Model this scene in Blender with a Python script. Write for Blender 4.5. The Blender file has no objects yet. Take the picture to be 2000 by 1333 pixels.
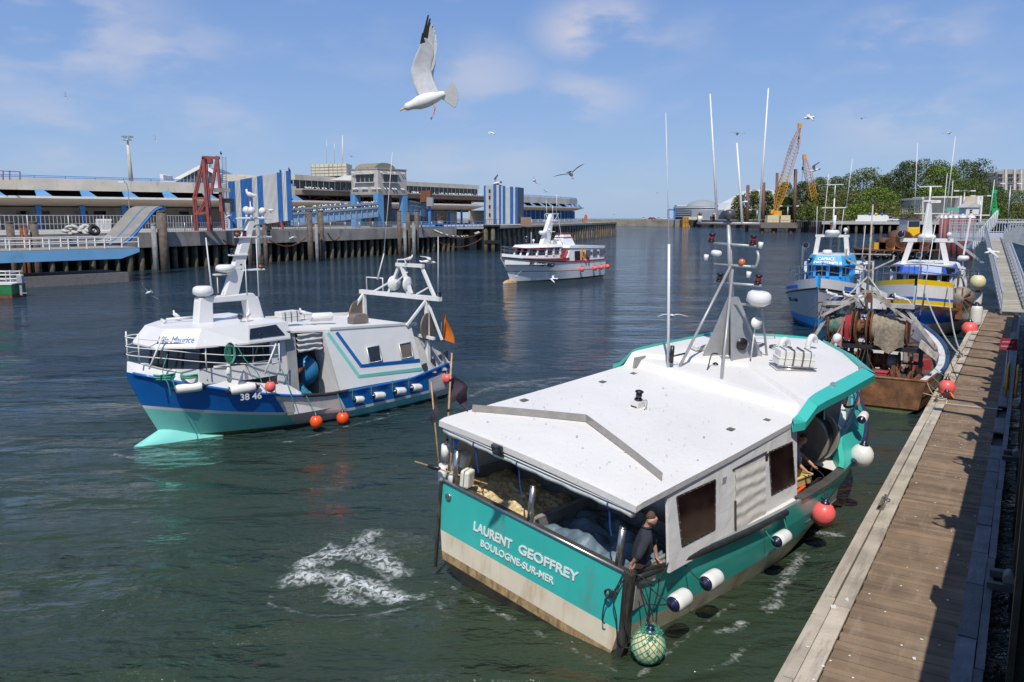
import bpy, math, random
from math import sin, cos, pi, sqrt, atan2, radians
from mathutils import Vector, Matrix, Euler
random.seed(7)
C = bpy.context.scene.collection
SC = bpy.context.scene
# ---------------- camera
FPX, HZ, CH = 1600.0, 424.0, 6.8
PIT = math.atan((666.5 - HZ) / FPX)
cam = bpy.data.cameras.new('camera'); co = bpy.data.objects.new('camera', cam); C.objects.link(co)
cam.sensor_width = 36; cam.lens = 36 * FPX / 2000; cam.clip_start = 0.1; cam.clip_end = 6000
co.location = (0, 0, CH); co.rotation_euler = (pi / 2 - PIT, 0, 0); SC.camera = co
SC.render.resolution_x = 1024; SC.render.resolution_y = 682
# ---------------- light
SUN_EL, SUN_AZ = radians(54), radians(189)
sv = Vector((sin(SUN_AZ) * cos(SUN_EL), cos(SUN_AZ) * cos(SUN_EL), sin(SUN_EL)))
sl = bpy.data.lights.new('sun', 'SUN'); so = bpy.data.objects.new('sun', sl); C.objects.link(so)
sl.energy = 3.7; sl.angle = radians(0.5); sl.color = (1, .95, .87)
so.rotation_euler = sv.to_track_quat('Z', 'Y').to_euler(); so.location = (0, -20, 60)
W = bpy.data.worlds.new("World"); SC.world = W; W.use_nodes = True
nt = W.node_tree; nt.nodes.clear()
def N(t, typ, **k):
    n = t.nodes.new(typ)
    for a, b in k.items(): setattr(n, a, b)
    return n
sky = N(nt, 'ShaderNodeTexSky', sky_type='NISHITA', sun_disc=False)
sky.sun_elevation = SUN_EL; sky.sun_rotation = SUN_AZ; sky.air_density = 1.1; sky.dust_density = .5; sky.ozone_density = 3.0
tc = N(nt, 'ShaderNodeTexCoord')
mp = N(nt, 'ShaderNodeMapping'); mp.inputs['Scale'].default_value = (1, 1, 2.6)
nz = N(nt, 'ShaderNodeTexNoise'); nz.inputs['Scale'].default_value = 6.5; nz.inputs['Detail'].default_value = 7; nz.inputs['Roughness'].default_value = .52
nt.links.new(tc.outputs['Generated'], mp.inputs['Vector']); nt.links.new(mp.outputs[0], nz.inputs['Vector'])
nz2 = N(nt, 'ShaderNodeTexNoise'); nz2.inputs['Scale'].default_value = 11; nz2.inputs['Detail'].default_value = 5
nt.links.new(mp.outputs[0], nz2.inputs['Vector'])
def dirpx(x, y):
    v = Vector(((x - 1000) / FPX, cos(PIT) - (y - 666.5) / FPX * sin(PIT), -sin(PIT) - (y - 666.5) / FPX * cos(PIT)))
    return v.normalized()
# soft cloud banks, each a direction, a width and a strength
clouds = [(1165, 60, .052, 1.0), (1760, 80, .05, .85), (930, 150, .06, .5), (1140, 190, .05, .5), (60, 40, .1, .75), (280, 110, .06, .55), (1780, 212, .075, .5),
          (400, 235, .06, .3), (1010, 312, .05, .25), (850, 305, .05, .25), (100, 250, .09, .4), (1250, 95, .05, .4), (1320, 90, .04, .2)]
acc = None
for (x, y, w, s) in clouds:
    d = dirpx(x, y)
    vm = N(nt, 'ShaderNodeVectorMath', operation='SUBTRACT'); nt.links.new(tc.outputs['Generated'], vm.inputs[0]); vm.inputs[1].default_value = d
    v2 = N(nt, 'ShaderNodeVectorMath', operation='MULTIPLY'); nt.links.new(vm.outputs[0], v2.inputs[0]); v2.inputs[1].default_value = (1, 1, 1.9)
    ln = N(nt, 'ShaderNodeVectorMath', operation='LENGTH'); nt.links.new(v2.outputs[0], ln.inputs[0])
    mr = N(nt, 'ShaderNodeMapRange', interpolation_type='SMOOTHSTEP'); nt.links.new(ln.outputs['Value'], mr.inputs[0])
    mr.inputs[1].default_value = 0; mr.inputs[2].default_value = w * 1.9; mr.inputs[3].default_value = s; mr.inputs[4].default_value = 0
    if acc is None: acc = mr.outputs[0]
    else:
        ad = N(nt, 'ShaderNodeMath', operation='MAXIMUM'); nt.links.new(acc, ad.inputs[0]); nt.links.new(mr.outputs[0], ad.inputs[1]); acc = ad.outputs[0]
r1 = N(nt, 'ShaderNodeMapRange', interpolation_type='SMOOTHSTEP'); nt.links.new(nz.outputs['Fac'], r1.inputs[0])
r1.inputs[1].default_value = .40; r1.inputs[2].default_value = .60
r2 = N(nt, 'ShaderNodeMapRange', interpolation_type='SMOOTHSTEP'); nt.links.new(nz2.outputs['Fac'], r2.inputs[0])
r2.inputs[1].default_value = .50; r2.inputs[2].default_value = .85; r2.inputs[4].default_value = .16
m1 = N(nt, 'ShaderNodeMath', operation='MULTIPLY'); nt.links.new(acc, m1.inputs[0]); nt.links.new(r1.outputs[0], m1.inputs[1])
m2 = N(nt, 'ShaderNodeMath', operation='ADD', use_clamp=True); nt.links.new(m1.outputs[0], m2.inputs[0]); nt.links.new(r2.outputs[0], m2.inputs[1])
m3 = N(nt, 'ShaderNodeMath', operation='MULTIPLY'); nt.links.new(m2.outputs[0], m3.inputs[0]); m3.inputs[1].default_value = .9
tint = N(nt, 'ShaderNodeMix', data_type='RGBA', blend_type='MULTIPLY'); tint.inputs[0].default_value = 1
sx = N(nt, 'ShaderNodeSeparateXYZ'); nt.links.new(tc.outputs['Generated'], sx.inputs[0])
cr = N(nt, 'ShaderNodeValToRGB'); nt.links.new(sx.outputs['Z'], cr.inputs[0])
for k, (p_, c_) in enumerate([(0, (3.2, 4.6, 7.0)), (.12, (2.35, 3.85, 7.0)), (.3, (1.4, 2.7, 6.2)), (.8, (.95, 1.9, 4.6))]):
    e = cr.color_ramp.elements[k] if k < 2 else cr.color_ramp.elements.new(p_)
    e.position = p_; e.color = (*[v / 8 for v in c_], 1)
gr = N(nt, 'ShaderNodeVectorMath', operation='SCALE'); nt.links.new(cr.outputs[0], gr.inputs[0]); gr.inputs['Scale'].default_value = 8
mixg = N(nt, 'ShaderNodeMix', data_type='RGBA'); mixg.inputs[0].default_value = .8; nt.links.new(sky.outputs[0], mixg.inputs[6]); nt.links.new(gr.outputs[0], mixg.inputs[7])
nt.links.new(mixg.outputs[2], tint.inputs[6]); tint.inputs[7].default_value = (1.0, 1., 1., 1)
cm = N(nt, 'ShaderNodeMix', data_type='RGBA'); nt.links.new(m3.outputs[0], cm.inputs[0]); nt.links.new(tint.outputs[2], cm.inputs[6])
cm.inputs[7].default_value = (6.4, 6.2, 6.7, 1)
bg = N(nt, 'ShaderNodeBackground'); bg.inputs[1].default_value = .094; nt.links.new(cm.outputs[2], bg.inputs[0])
wo = N(nt, 'ShaderNodeOutputWorld'); nt.links.new(bg.outputs[0], wo.inputs[0])
SC.view_settings.view_transform = 'Standard'; SC.view_settings.look = 'None'; SC.view_settings.exposure = .2; SC.view_settings.gamma = 1

# ---------------- helpers
def ray(x, y):
    a = (x - 1000) / FPX; b = -(y - 666.5) / FPX
    return (a, cos(PIT) + b * sin(PIT), -sin(PIT) + b * cos(PIT))
def far(x, y, Y):          # the point at distance Y whose bearing was measured
    d = ray(x, y); t = Y / d[1]; return Vector((d[0] * t, Y, CH + d[2] * t))
def lin(c): return c / 12.92 if c <= .04045 else ((c + .055) / 1.055) ** 2.4
def S(r, g, b, k=.85): return tuple(min(lin(v / 255) * k, .9) for v in (r, g, b))
MATS = {}
def mat(name, col, rough=.55, metal=0., var=.12, vs=3., bump=0., bs=25., dirt=None, da=.5, ds=(2, 2, 2), spec=.5, trans=0., alpha=1., isl=0., coat=0.):
    if name in MATS: return MATS[name]
    m = bpy.data.materials.new(name); m.use_nodes = True; t = m.node_tree; p = t.nodes['Principled BSDF']
    p.inputs['Roughness'].default_value = rough; p.inputs['Metallic'].default_value = metal; p.inputs['Specular IOR Level'].default_value = spec
    if trans: p.inputs['Transmission Weight'].default_value = trans
    if alpha < 1: p.inputs['Alpha'].default_value = alpha
    if coat: p.inputs['Coat Weight'].default_value = coat; p.inputs['Coat Roughness'].default_value = .15
    c = N(t, 'ShaderNodeTexCoord')
    n = N(t, 'ShaderNodeTexNoise'); n.inputs['Scale'].default_value = vs; n.inputs['Detail'].default_value = 5
    t.links.new(c.outputs['Object'], n.inputs['Vector'])
    mx = N(t, 'ShaderNodeMix', data_type='RGBA')
    r = N(t, 'ShaderNodeMapRange'); r.inputs[1].default_value = .3; r.inputs[2].default_value = .7
    t.links.new(n.outputs['Fac'], r.inputs[0]); t.links.new(r.outputs[0], mx.inputs[0])
    mx.inputs[6].default_value = (*[v * (1 - var) for v in col], 1); mx.inputs[7].default_value = (*[min(v * (1 + var), .92) for v in col], 1)
    out = mx.outputs[2]
    if isl:
        g = N(t, 'ShaderNodeNewGeometry'); hm = N(t, 'ShaderNodeMapRange'); hm.inputs[3].default_value = 1 - isl; hm.inputs[4].default_value = 1 + isl
        t.links.new(g.outputs['Random Per Island'], hm.inputs[0])
        mm = N(t, 'ShaderNodeVectorMath', operation='SCALE'); t.links.new(out, mm.inputs[0]); t.links.new(hm.outputs[0], mm.inputs['Scale']); out = mm.outputs[0]
    if dirt:
        mpp = N(t, 'ShaderNodeMapping'); mpp.inputs['Scale'].default_value = ds; t.links.new(c.outputs['Object'], mpp.inputs['Vector'])
        n2 = N(t, 'ShaderNodeTexNoise'); n2.inputs['Scale'].default_value = 1; n2.inputs['Detail'].default_value = 8; n2.inputs['Roughness'].default_value = .65
        t.links.new(mpp.outputs[0], n2.inputs['Vector'])
        r2 = N(t, 'ShaderNodeMapRange'); r2.inputs[1].default_value = .62 - da * .25; r2.inputs[2].default_value = .8 - da * .2; r2.inputs[4].default_value = min(1, .5 + da * .5)
        t.links.new(n2.outputs['Fac'], r2.inputs[0])
        m2 = N(t, 'ShaderNodeMix', data_type='RGBA'); t.links.new(r2.outputs[0], m2.inputs[0]); t.links.new(out, m2.inputs[6]); m2.inputs[7].default_value = (*dirt, 1)
        out = m2.outputs[2]
    t.links.new(out, p.inputs['Base Color'])
    if bump:
        nb = N(t, 'ShaderNodeTexNoise'); nb.inputs['Scale'].default_value = bs; nb.inputs['Detail'].default_value = 4
        t.links.new(c.outputs['Object'], nb.inputs['Vector'])
        b = N(t, 'ShaderNodeBump'); b.inputs['Strength'].default_value = bump; b.inputs['Distance'].default_value = .03
        t.links.new(nb.outputs['Fac'], b.inputs['Height']); t.links.new(b.outputs[0], p.inputs['Normal'])
    MATS[name] = m; return m

class M:
    shift = None
    def __init__(s): s.v = []; s.f = []; s.m = []; s.k = 0; s.sm = False; s.s = []
    def add(s, vs, fs):
        o = len(s.v); s.v += [tuple(v) for v in vs]
        for f in fs: s.f.append([o + i for i in f]); s.m.append(s.k); s.s.append(s.sm)
    def box(s, x0, x1, y0, y1, z0, z1, X=None):
        vs = [(x, y, z) for z in (z0, z1) for y in (y0, y1) for x in (x0, x1)]
        if X is not None: vs = [X @ Vector(v) for v in vs]
        s.add(vs, [(0, 2, 3, 1), (4, 5, 7, 6), (0, 1, 5, 4), (2, 6, 7, 3), (0, 4, 6, 2), (1, 3, 7, 5)])
    def bc(s, c, d, rz=0, rx=0, ry=0):
        X = Matrix.Translation(c) @ Euler((rx, ry, rz)).to_matrix().to_4x4()
        s.box(-d[0] / 2, d[0] / 2, -d[1] / 2, d[1] / 2, -d[2] / 2, d[2] / 2, X)
    def bar(s, a, b, w, h=None, up=(0, 0, 1)):
        a = Vector(a); b = Vector(b); h = h or w; d = (b - a); L = d.length; d.normalize()
        u = Vector(up); 
        if abs(d.dot(u)) > .98: u = Vector((1, 0, 0))
        r = d.cross(u).normalized(); u = r.cross(d)
        X = Matrix((r, d, u)).transposed().to_4x4(); X.translation = a
        s.box(-w / 2, w / 2, 0, L, -h / 2, h / 2, X)
    def cyl(s, a, b, r0, r1=None, n=10, cap=True):
        s.tube([a, b], r0, n, r1=r1, cap=cap)
    def tube(s, P, r, n=8, r1=None, cap=True, closed=False):
        P = [Vector(p) for p in P]; k = len(P); rings = []; up = None; o = len(s.v)
        for i, p in enumerate(P):
            if closed: d = P[(i + 1) % k] - P[i - 1]
            else: d = P[min(i + 1, k - 1)] - P[max(i - 1, 0)]
            d = d.normalized() if d.length else Vector((0, 0, 1))
            if up is None: up = Vector((0, 0, 1)) if abs(d.z) < .9 else Vector((1, 0, 0))
            x = d.cross(up)
            if x.length < 1e-4: x = d.cross(Vector((0, 1, .1)))
            x.normalize(); y = x.cross(d); up = y
            rr = r if r1 is None else r + (r1 - r) * i / (k - 1)
            if isinstance(r, (list, tuple)): rr = r[i]
            for j in range(n):
                a = 2 * pi * j / n; s.v.append(tuple(p + x * (rr * cos(a)) + y * (rr * sin(a))))
        segs = k if closed else k - 1
        old = s.sm
        for i in range(segs):
            for j in range(n):
                a = o + i * n + j; b = o + i * n + (j + 1) % n; i2 = (i + 1) % k
                s.f.append([a, b, o + i2 * n + (j + 1) % n, o + i2 * n + j]); s.m.append(s.k); s.s.append(n > 5)
        if cap and not closed:
            s.f.append([o + j for j in range(n)][::-1]); s.m.append(s.k); s.s.append(False)
            s.f.append([o + (k - 1) * n + j for j in range(n)]); s.m.append(s.k); s.s.append(False)
    def lathe(s, prof, o=(0, 0, 0), ax=(0, 0, 1), n=16):
        q = Vector(ax).normalized().to_track_quat('Z', 'Y').to_matrix(); o = Vector(o); b = len(s.v); k = len(prof)
        for (r, z) in prof:
            for j in range(n):
                a = 2 * pi * j / n; s.v.append(tuple(o + q @ Vector((r * cos(a), r * sin(a), z))))
        for i in range(k - 1):
            for j in range(n):
                s.f.append([b + i * n + j, b + i * n + (j + 1) % n, b + (i + 1) * n + (j + 1) % n, b + (i + 1) * n + j]); s.m.append(s.k); s.s.append(True)
        s.f.append([b + j for j in range(n)][::-1]); s.m.append(s.k); s.s.append(False)
        s.f.append([b + (k - 1) * n + j for j in range(n)]); s.m.append(s.k); s.s.append(False)
    def ell(s, c, r, n=16, m=10, ax=(0, 0, 1)):
        if not isinstance(r, (tuple, list)): r = (r, r, r)
        b = len(s.v); c = Vector(c); q = Vector(ax).normalized().to_track_quat('Z', 'Y').to_matrix()
        for i in range(m + 1):
            t = pi * i / m
            for j in range(n):
                a = 2 * pi * j / n; s.v.append(tuple(c + q @ Vector((r[0] * sin(t) * cos(a), r[1] * sin(t) * sin(a), -r[2] * cos(t)))))
        for i in range(m):
            for j in range(n):
                s.f.append([b + i * n + j, b + i * n + (j + 1) % n, b + (i + 1) * n + (j + 1) % n, b + (i + 1) * n + j]); s.m.append(s.k); s.s.append(True)
    def slab(s, P, off):      # polygon P (3-D) extruded by vector off
        P = [Vector(p) for p in P]; off = Vector(off); n = len(P)
        s.add(P + [p + off for p in P], [list(range(n))[::-1], list(range(n, 2 * n))] + [(i, (i + 1) % n, n + (i + 1) % n, n + i) for i in range(n)])
    def quad(s, *P): s.add(P, [list(range(len(P)))])
    def grid(s, fn, nu, nv, sm=True):
        b = len(s.v)
        for i in range(nu + 1):
            for j in range(nv + 1): s.v.append(tuple(fn(i / nu, j / nv)))
        for i in range(nu):
            for j in range(nv):
                s.f.append([b + i * (nv + 1) + j, b + (i + 1) * (nv + 1) + j, b + (i + 1) * (nv + 1) + j + 1, b + i * (nv + 1) + j + 1]); s.m.append(s.k); s.s.append(sm)
    def build(s, name, mats, parent=None, bevel=0, solid=0, sub=0):
        if M.shift: s.v = [tuple(Vector(v) + M.shift) for v in s.v]
        me = bpy.data.meshes.new(name); me.from_pydata(s.v, [], s.f)
        if not isinstance(mats, (list, tuple)): mats = [mats]
        for m in mats: me.materials.append(m)
        me.polygons.foreach_set('material_index', s.m); me.polygons.foreach_set('use_smooth', s.s); me.update()
        o = bpy.data.objects.new(name, me); C.objects.link(o)
        if parent: o.parent = parent
        if solid: d = o.modifiers.new('s', 'SOLIDIFY'); d.thickness = solid; d.offset = 0
        if sub: d = o.modifiers.new('u', 'SUBSURF'); d.levels = d.render_levels = sub
        if bevel: d = o.modifiers.new('b', 'BEVEL'); d.width = bevel; d.segments = 2; d.limit_method = 'ANGLE'; d.angle_limit = radians(40)
        return o
def tag(o, label=None, cat=None, group=None, kind=None):
    if label: o['label'] = label
    if cat: o['category'] = cat
    if group: o['group'] = group
    if kind: o['kind'] = kind
    return o
def thing(name, label, cat, loc=(0, 0, 0), rz=0, group=None):
    o = bpy.data.objects.new(name, None); C.objects.link(o); o.location = loc; o.rotation_euler = (0, 0, rz); o.empty_display_size = .3
    return tag(o, label, cat, group)
def dup(root, label=None, loc=None, rot=None, scale=None, group=None):
    r = root.copy(); C.objects.link(r)
    if loc is not None: r.location = loc
    if rot is not None: r.rotation_euler = rot
    if scale: r.scale = (scale,) * 3
    if label: r['label'] = label
    if group: r['group'] = group
    for ch in list(root.children):
        c = ch.copy(); C.objects.link(c); c.parent = r
        for g in list(ch.children): d = g.copy(); C.objects.link(d); d.parent = c
    return r
def frame(ox, oy, hd, heel=0, oz=0):
    return Matrix.Translation((ox, oy, oz)) @ Matrix.Rotation(radians(hd), 4, 'Z') @ Matrix.Rotation(radians(heel), 4, 'X')
def setm(o, X): o.location = X.to_translation(); o.rotation_euler = X.to_euler(); o.scale = X.to_scale()
def text(body, size, o, right, up, m, parent, ext=.004, bold=0., name='lettering', sx=1., shear=0, spacing=1., width=0):
    cu = bpy.data.curves.new(name, 'FONT'); cu.body = body; cu.size = size; cu.extrude = ext; cu.offset = bold; cu.shear = shear; cu.space_character = spacing
    t = bpy.data.objects.new(name, cu); C.objects.link(t); bpy.context.view_layer.update()
    dg = bpy.context.evaluated_depsgraph_get(); me = bpy.data.meshes.new_from_object(t.evaluated_get(dg)); C.objects.unlink(t); bpy.data.objects.remove(t)
    r = Vector(right).normalized(); u = Vector(up).normalized(); n = r.cross(u).normalized(); u = n.cross(r)
    xs_ = [v.co.x for v in me.vertices]; x0 = min(xs_)
    if width: sx = width / (max(xs_) - x0)
    me.transform(Matrix.Translation((-x0, 0, 0)))
    X = Matrix((r * sx, u, n)).transposed().to_4x4(); X.translation = Vector(o); me.transform(X)
    me.materials.clear(); me.materials.append(m)
    ob = bpy.data.objects.new(name, me); C.objects.link(ob); ob.parent = parent; return ob
def resample(P, n):
    P = [Vector(p) for p in P]; out = []
    for i in range(n + 1):      # Catmull-Rom
        t = i / n * (len(P) - 1); k = min(int(t), len(P) - 2); f = t - k
        p0 = P[max(k - 1, 0)]; p1 = P[k]; p2 = P[k + 1]; p3 = P[min(k + 2, len(P) - 1)]
        out.append(.5 * ((2 * p1) + (p2 - p0) * f + (2 * p0 - 5 * p1 + 4 * p2 - p3) * f * f + (3 * p1 - p0 - 3 * p2 + p3) * f ** 3))
    return out
def sag(a, b, s, n=10):
    a = Vector(a); b = Vector(b); return [a.lerp(b, i / n) - Vector((0, 0, s * 4 * (i / n) * (1 - i / n))) for i in range(n + 1)]

# ---------------- common materials
WHITE = mat('white_paint', (.71, .70, .675), .38, var=.04, vs=1.5, bump=.15, bs=6, dirt=(.42, .36, .26), da=.0, ds=(9, 9, 3))
ROOFW = mat('white_deck_paint', (.70, .675, .63), .5, var=.04, vs=.8, bump=.3, bs=9, dirt=(.33, .27, .18), da=.13, ds=(20, 20, 20))
WSTEEL = mat('white_steel', (.72, .71, .68), .42, var=.06, vs=5, dirt=(.38, .2, .08), da=.12, ds=(6, 6, 3))
GALV = mat('galvanised', (.42, .43, .43), .42, .6, var=.15, vs=8)
STEEL = mat('stainless', (.5, .49, .46), .28, .9, var=.1, vs=12)
ALU = mat('aluminium', (.52, .53, .54), .4, .45, var=.1, vs=10)
DARK = mat('dark_rubber', (.018, .018, .02), .6, var=.3, vs=6)
BLACK = mat('black_plastic', (.012, .012, .014), .35)
GLASS = mat('dark_glass', (.012, .016, .02), .06, var=.3, vs=2, spec=.8)
ROPE_G = mat('green_rope', (.05, .28, .19), .85, var=.3, vs=40)
ROPE_K = mat('black_rope', (.02, .022, .022), .85, var=.3, vs=30)
ROPE_B = mat('tan_rope', (.42, .33, .2), .9, var=.25, vs=30)
RUST = mat('rust', (.15, .06, .028), .85, var=.4, vs=4, bump=.4, bs=30, dirt=(.30, .12, .04), da=.5, ds=(5, 5, 3))
FEND = mat('fender_vinyl', (.74, .73, .68), .42, var=.05, vs=5, dirt=(.35, .35, .3), da=.12, ds=(9, 9, 9), coat=.3)
NAVY = mat('navy_vinyl', (.012, .015, .055), .35, coat=.4)
PINK = mat('pink_vinyl', (.85, .13, .12), .45, var=.1, vs=3, coat=.2)
ORANGE = mat('orange_vinyl', (.9, .09, .01), .35, var=.06, coat=.4)
REDL = mat('red_lens', (.25, .005, .01), .12, spec=.8)
GREENL = mat('green_lens', (.005, .15, .05), .12, spec=.8)
AMBER = mat('amber_lens', (.7, .14, .01), .2, spec=.8)
# ---------------- water
def water_mat():
    m = bpy.data.materials.new('harbour_water'); m.use_nodes = True; t = m.node_tree; p = t.nodes['Principled BSDF']
    p.inputs['Roughness'].default_value = .04; p.inputs['IOR'].default_value = 1.333; p.inputs['Specular IOR Level'].default_value = .5
    c = N(t, 'ShaderNodeTexCoord'); L = t.links.new
    n0 = N(t, 'ShaderNodeTexNoise'); n0.inputs['Scale'].default_value = .12; n0.inputs['Detail'].default_value = 3; L(c.outputs['Object'], n0.inputs['Vector'])
    sp = N(t, 'ShaderNodeSeparateXYZ'); L(c.outputs['Object'], sp.inputs[0])        # silty green near the boats; beyond, blue sky reflection is put into the colour
    ya = N(t, 'ShaderNodeMath', operation='MULTIPLY_ADD'); L(n0.outputs['Fac'], ya.inputs[0]); ya.inputs[1].default_value = -26; L(sp.outputs['Y'], ya.inputs[2])
    yr = N(t, 'ShaderNodeMapRange'); L(ya.outputs[0], yr.inputs[0]); yr.inputs[1].default_value = 2; yr.inputs[2].default_value = 22; yr.inputs[3].default_value = 1; yr.inputs[4].default_value = 0
    mx = N(t, 'ShaderNodeMix', data_type='RGBA'); L(yr.outputs[0], mx.inputs[0])
    mx.inputs[6].default_value = (.016, .035, .047, 1); mx.inputs[7].default_value = (.030, .047, .026, 1)
    L(mx.outputs[2], p.inputs['Base Color'])
    def noise(sc, rot, detail, rough, dist=0.):
        mp = N(t, 'ShaderNodeMapping'); mp.inputs['Scale'].default_value = sc; mp.inputs['Rotation'].default_value = (0, 0, rot); L(c.outputs['Object'], mp.inputs['Vector'])
        n = N(t, 'ShaderNodeTexNoise'); n.inputs['Scale'].default_value = 1; n.inputs['Detail'].default_value = detail; n.inputs['Roughness'].default_value = rough; n.inputs['Distortion'].default_value = dist
        L(mp.outputs[0], n.inputs['Vector']); return n.outputs['Fac']
    a = noise((.35, .8, 1), .25, 2, .5, .4)       # chop a couple of metres long
    b = noise((1.5, 3.2, 1), -.2, 3, .55, .3)     # ripples
    d = noise((7, 13, 1), .1, 3, .6)              # fine wind ripple
    gate = N(t, 'ShaderNodeMapRange'); L(noise((.05, .09, 1), .4, 3, .6), gate.inputs[0]); gate.inputs[1].default_value = .38; gate.inputs[2].default_value = .62
    gate.inputs[3].default_value = .35; gate.inputs[4].default_value = 1.
    def sc(s, k):
        q = N(t, 'ShaderNodeMath', operation='MULTIPLY'); L(s, q.inputs[0])
        if isinstance(k, float): q.inputs[1].default_value = k
        else: L(k, q.inputs[1])
        return q.outputs[0]
    def ad(u, v): q = N(t, 'ShaderNodeMath', operation='ADD'); L(u, q.inputs[0]); L(v, q.inputs[1]); return q.outputs[0]
    h = ad(ad(sc(a, .60), sc(sc(b, .36), gate.outputs[0])), sc(sc(d, .075), gate.outputs[0]))
    bu = N(t, 'ShaderNodeBump'); bu.inputs['Strength'].default_value = 1; bu.inputs['Distance'].default_value = 1.0
    L(h, bu.inputs['Height']); L(bu.outputs[0], p.inputs['Normal'])
    return m
def grade(a, b, n, c, k):
    out = []
    for i in range(n + 1):
        t = i / n * 2 - 1; s = math.copysign(abs(t) ** k, t); out.append(c + (s * (b - c) if s > 0 else s * (c - a)))
    return out
from mathutils import noise as mn
def swell(x, y):
    f = 1 / (1 + (max(0, y - 22) / 14) ** 2)
    z = .055 * sin(.62 * x * -.35 + 1.15 * y + .5 * mn.noise(Vector((x * .2, y * .2, 0)))) + .10 * mn.noise(Vector((x * .28 + 3, y * .45, 1.3))) + .03 * mn.noise(Vector((x * 1.1, y * 1.5, 4)))
    r = sqrt((x + 3.2) ** 2 + ((y - 15.0) * 1.1) ** 2)          # propeller wash: ring waves round it
    z += .07 * math.exp(-((r - 2.2) / .4) ** 2) + .03 * sin(r * 3.2) * math.exp(-r / 4)
    return z * f * .75 - .02
xs = grade(-1500, 1500, 300, 0, 2.6); ys = [-60, -30, -12, -4, 2, 5] + [7 + 33 * (i / 230) for i in range(231)] + [40 * (4000 / 40) ** (i / 90) for i in range(1, 91)]
wv = [(x, y, swell(x, y)) for y in ys for x in xs]; nx = len(xs)
wf = [(j * nx + i, j * nx + i + 1, (j + 1) * nx + i + 1, (j + 1) * nx + i) for j in range(len(ys) - 1) for i in range(nx - 1)]
me = bpy.data.meshes.new('water'); me.from_pydata(wv, [], wf); me.materials.append(water_mat()); me.polygons.foreach_set('use_smooth', [True] * len(wf))
wob = bpy.data.objects.new('water', me); C.objects.link(wob); wob['kind'] = 'structure'
# foam
def foam_mat(name, dens, sc):
    m = bpy.data.materials.new(name); m.use_nodes = True; t = m.node_tree; p = t.nodes['Principled BSDF']; L = t.links.new
    p.inputs['Base Color'].default_value = (.72, .76, .72, 1); p.inputs['Roughness'].default_value = .6
    c = N(t, 'ShaderNodeTexCoord'); at = N(t, 'ShaderNodeAttribute'); at.attribute_name = 'dens'
    n = N(t, 'ShaderNodeTexNoise'); n.inputs['Scale'].default_value = sc; n.inputs['Detail'].default_value = 9; n.inputs['Roughness'].default_value = .66; n.inputs['Distortion'].default_value = 1.1
    L(c.outputs['Object'], n.inputs['Vector'])
    s = N(t, 'ShaderNodeMath', operation='ADD'); L(n.outputs['Fac'], s.inputs[0]); L(at.outputs['Fac'], s.inputs[1])
    r = N(t, 'ShaderNodeMapRange'); L(s.outputs[0], r.inputs[0]); r.inputs[1].default_value = .92 - dens; r.inputs[2].default_value = 1.62 - dens; r.inputs[4].default_value = 1.15
    v = N(t, 'ShaderNodeTexNoise'); v.inputs['Scale'].default_value = 8; v.inputs['Detail'].default_value = 6; v.inputs['Distortion'].default_value = .8; L(c.outputs['Object'], v.inputs['Vector'])
    v2 = N(t, 'ShaderNodeMapRange'); L(v.outputs['Fac'], v2.inputs[0]); v2.inputs[1].default_value = .42; v2.inputs[2].default_value = .56; v2.inputs[3].default_value = .12
    q = N(t, 'ShaderNodeMath', operation='MULTIPLY', use_clamp=True); L(r.outputs[0], q.inputs[0]); L(v2.outputs[0], q.inputs[1]); L(q.outputs[0], p.inputs['Alpha']); return m
FOAM = foam_mat('foam', .0, 3.2)
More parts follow.
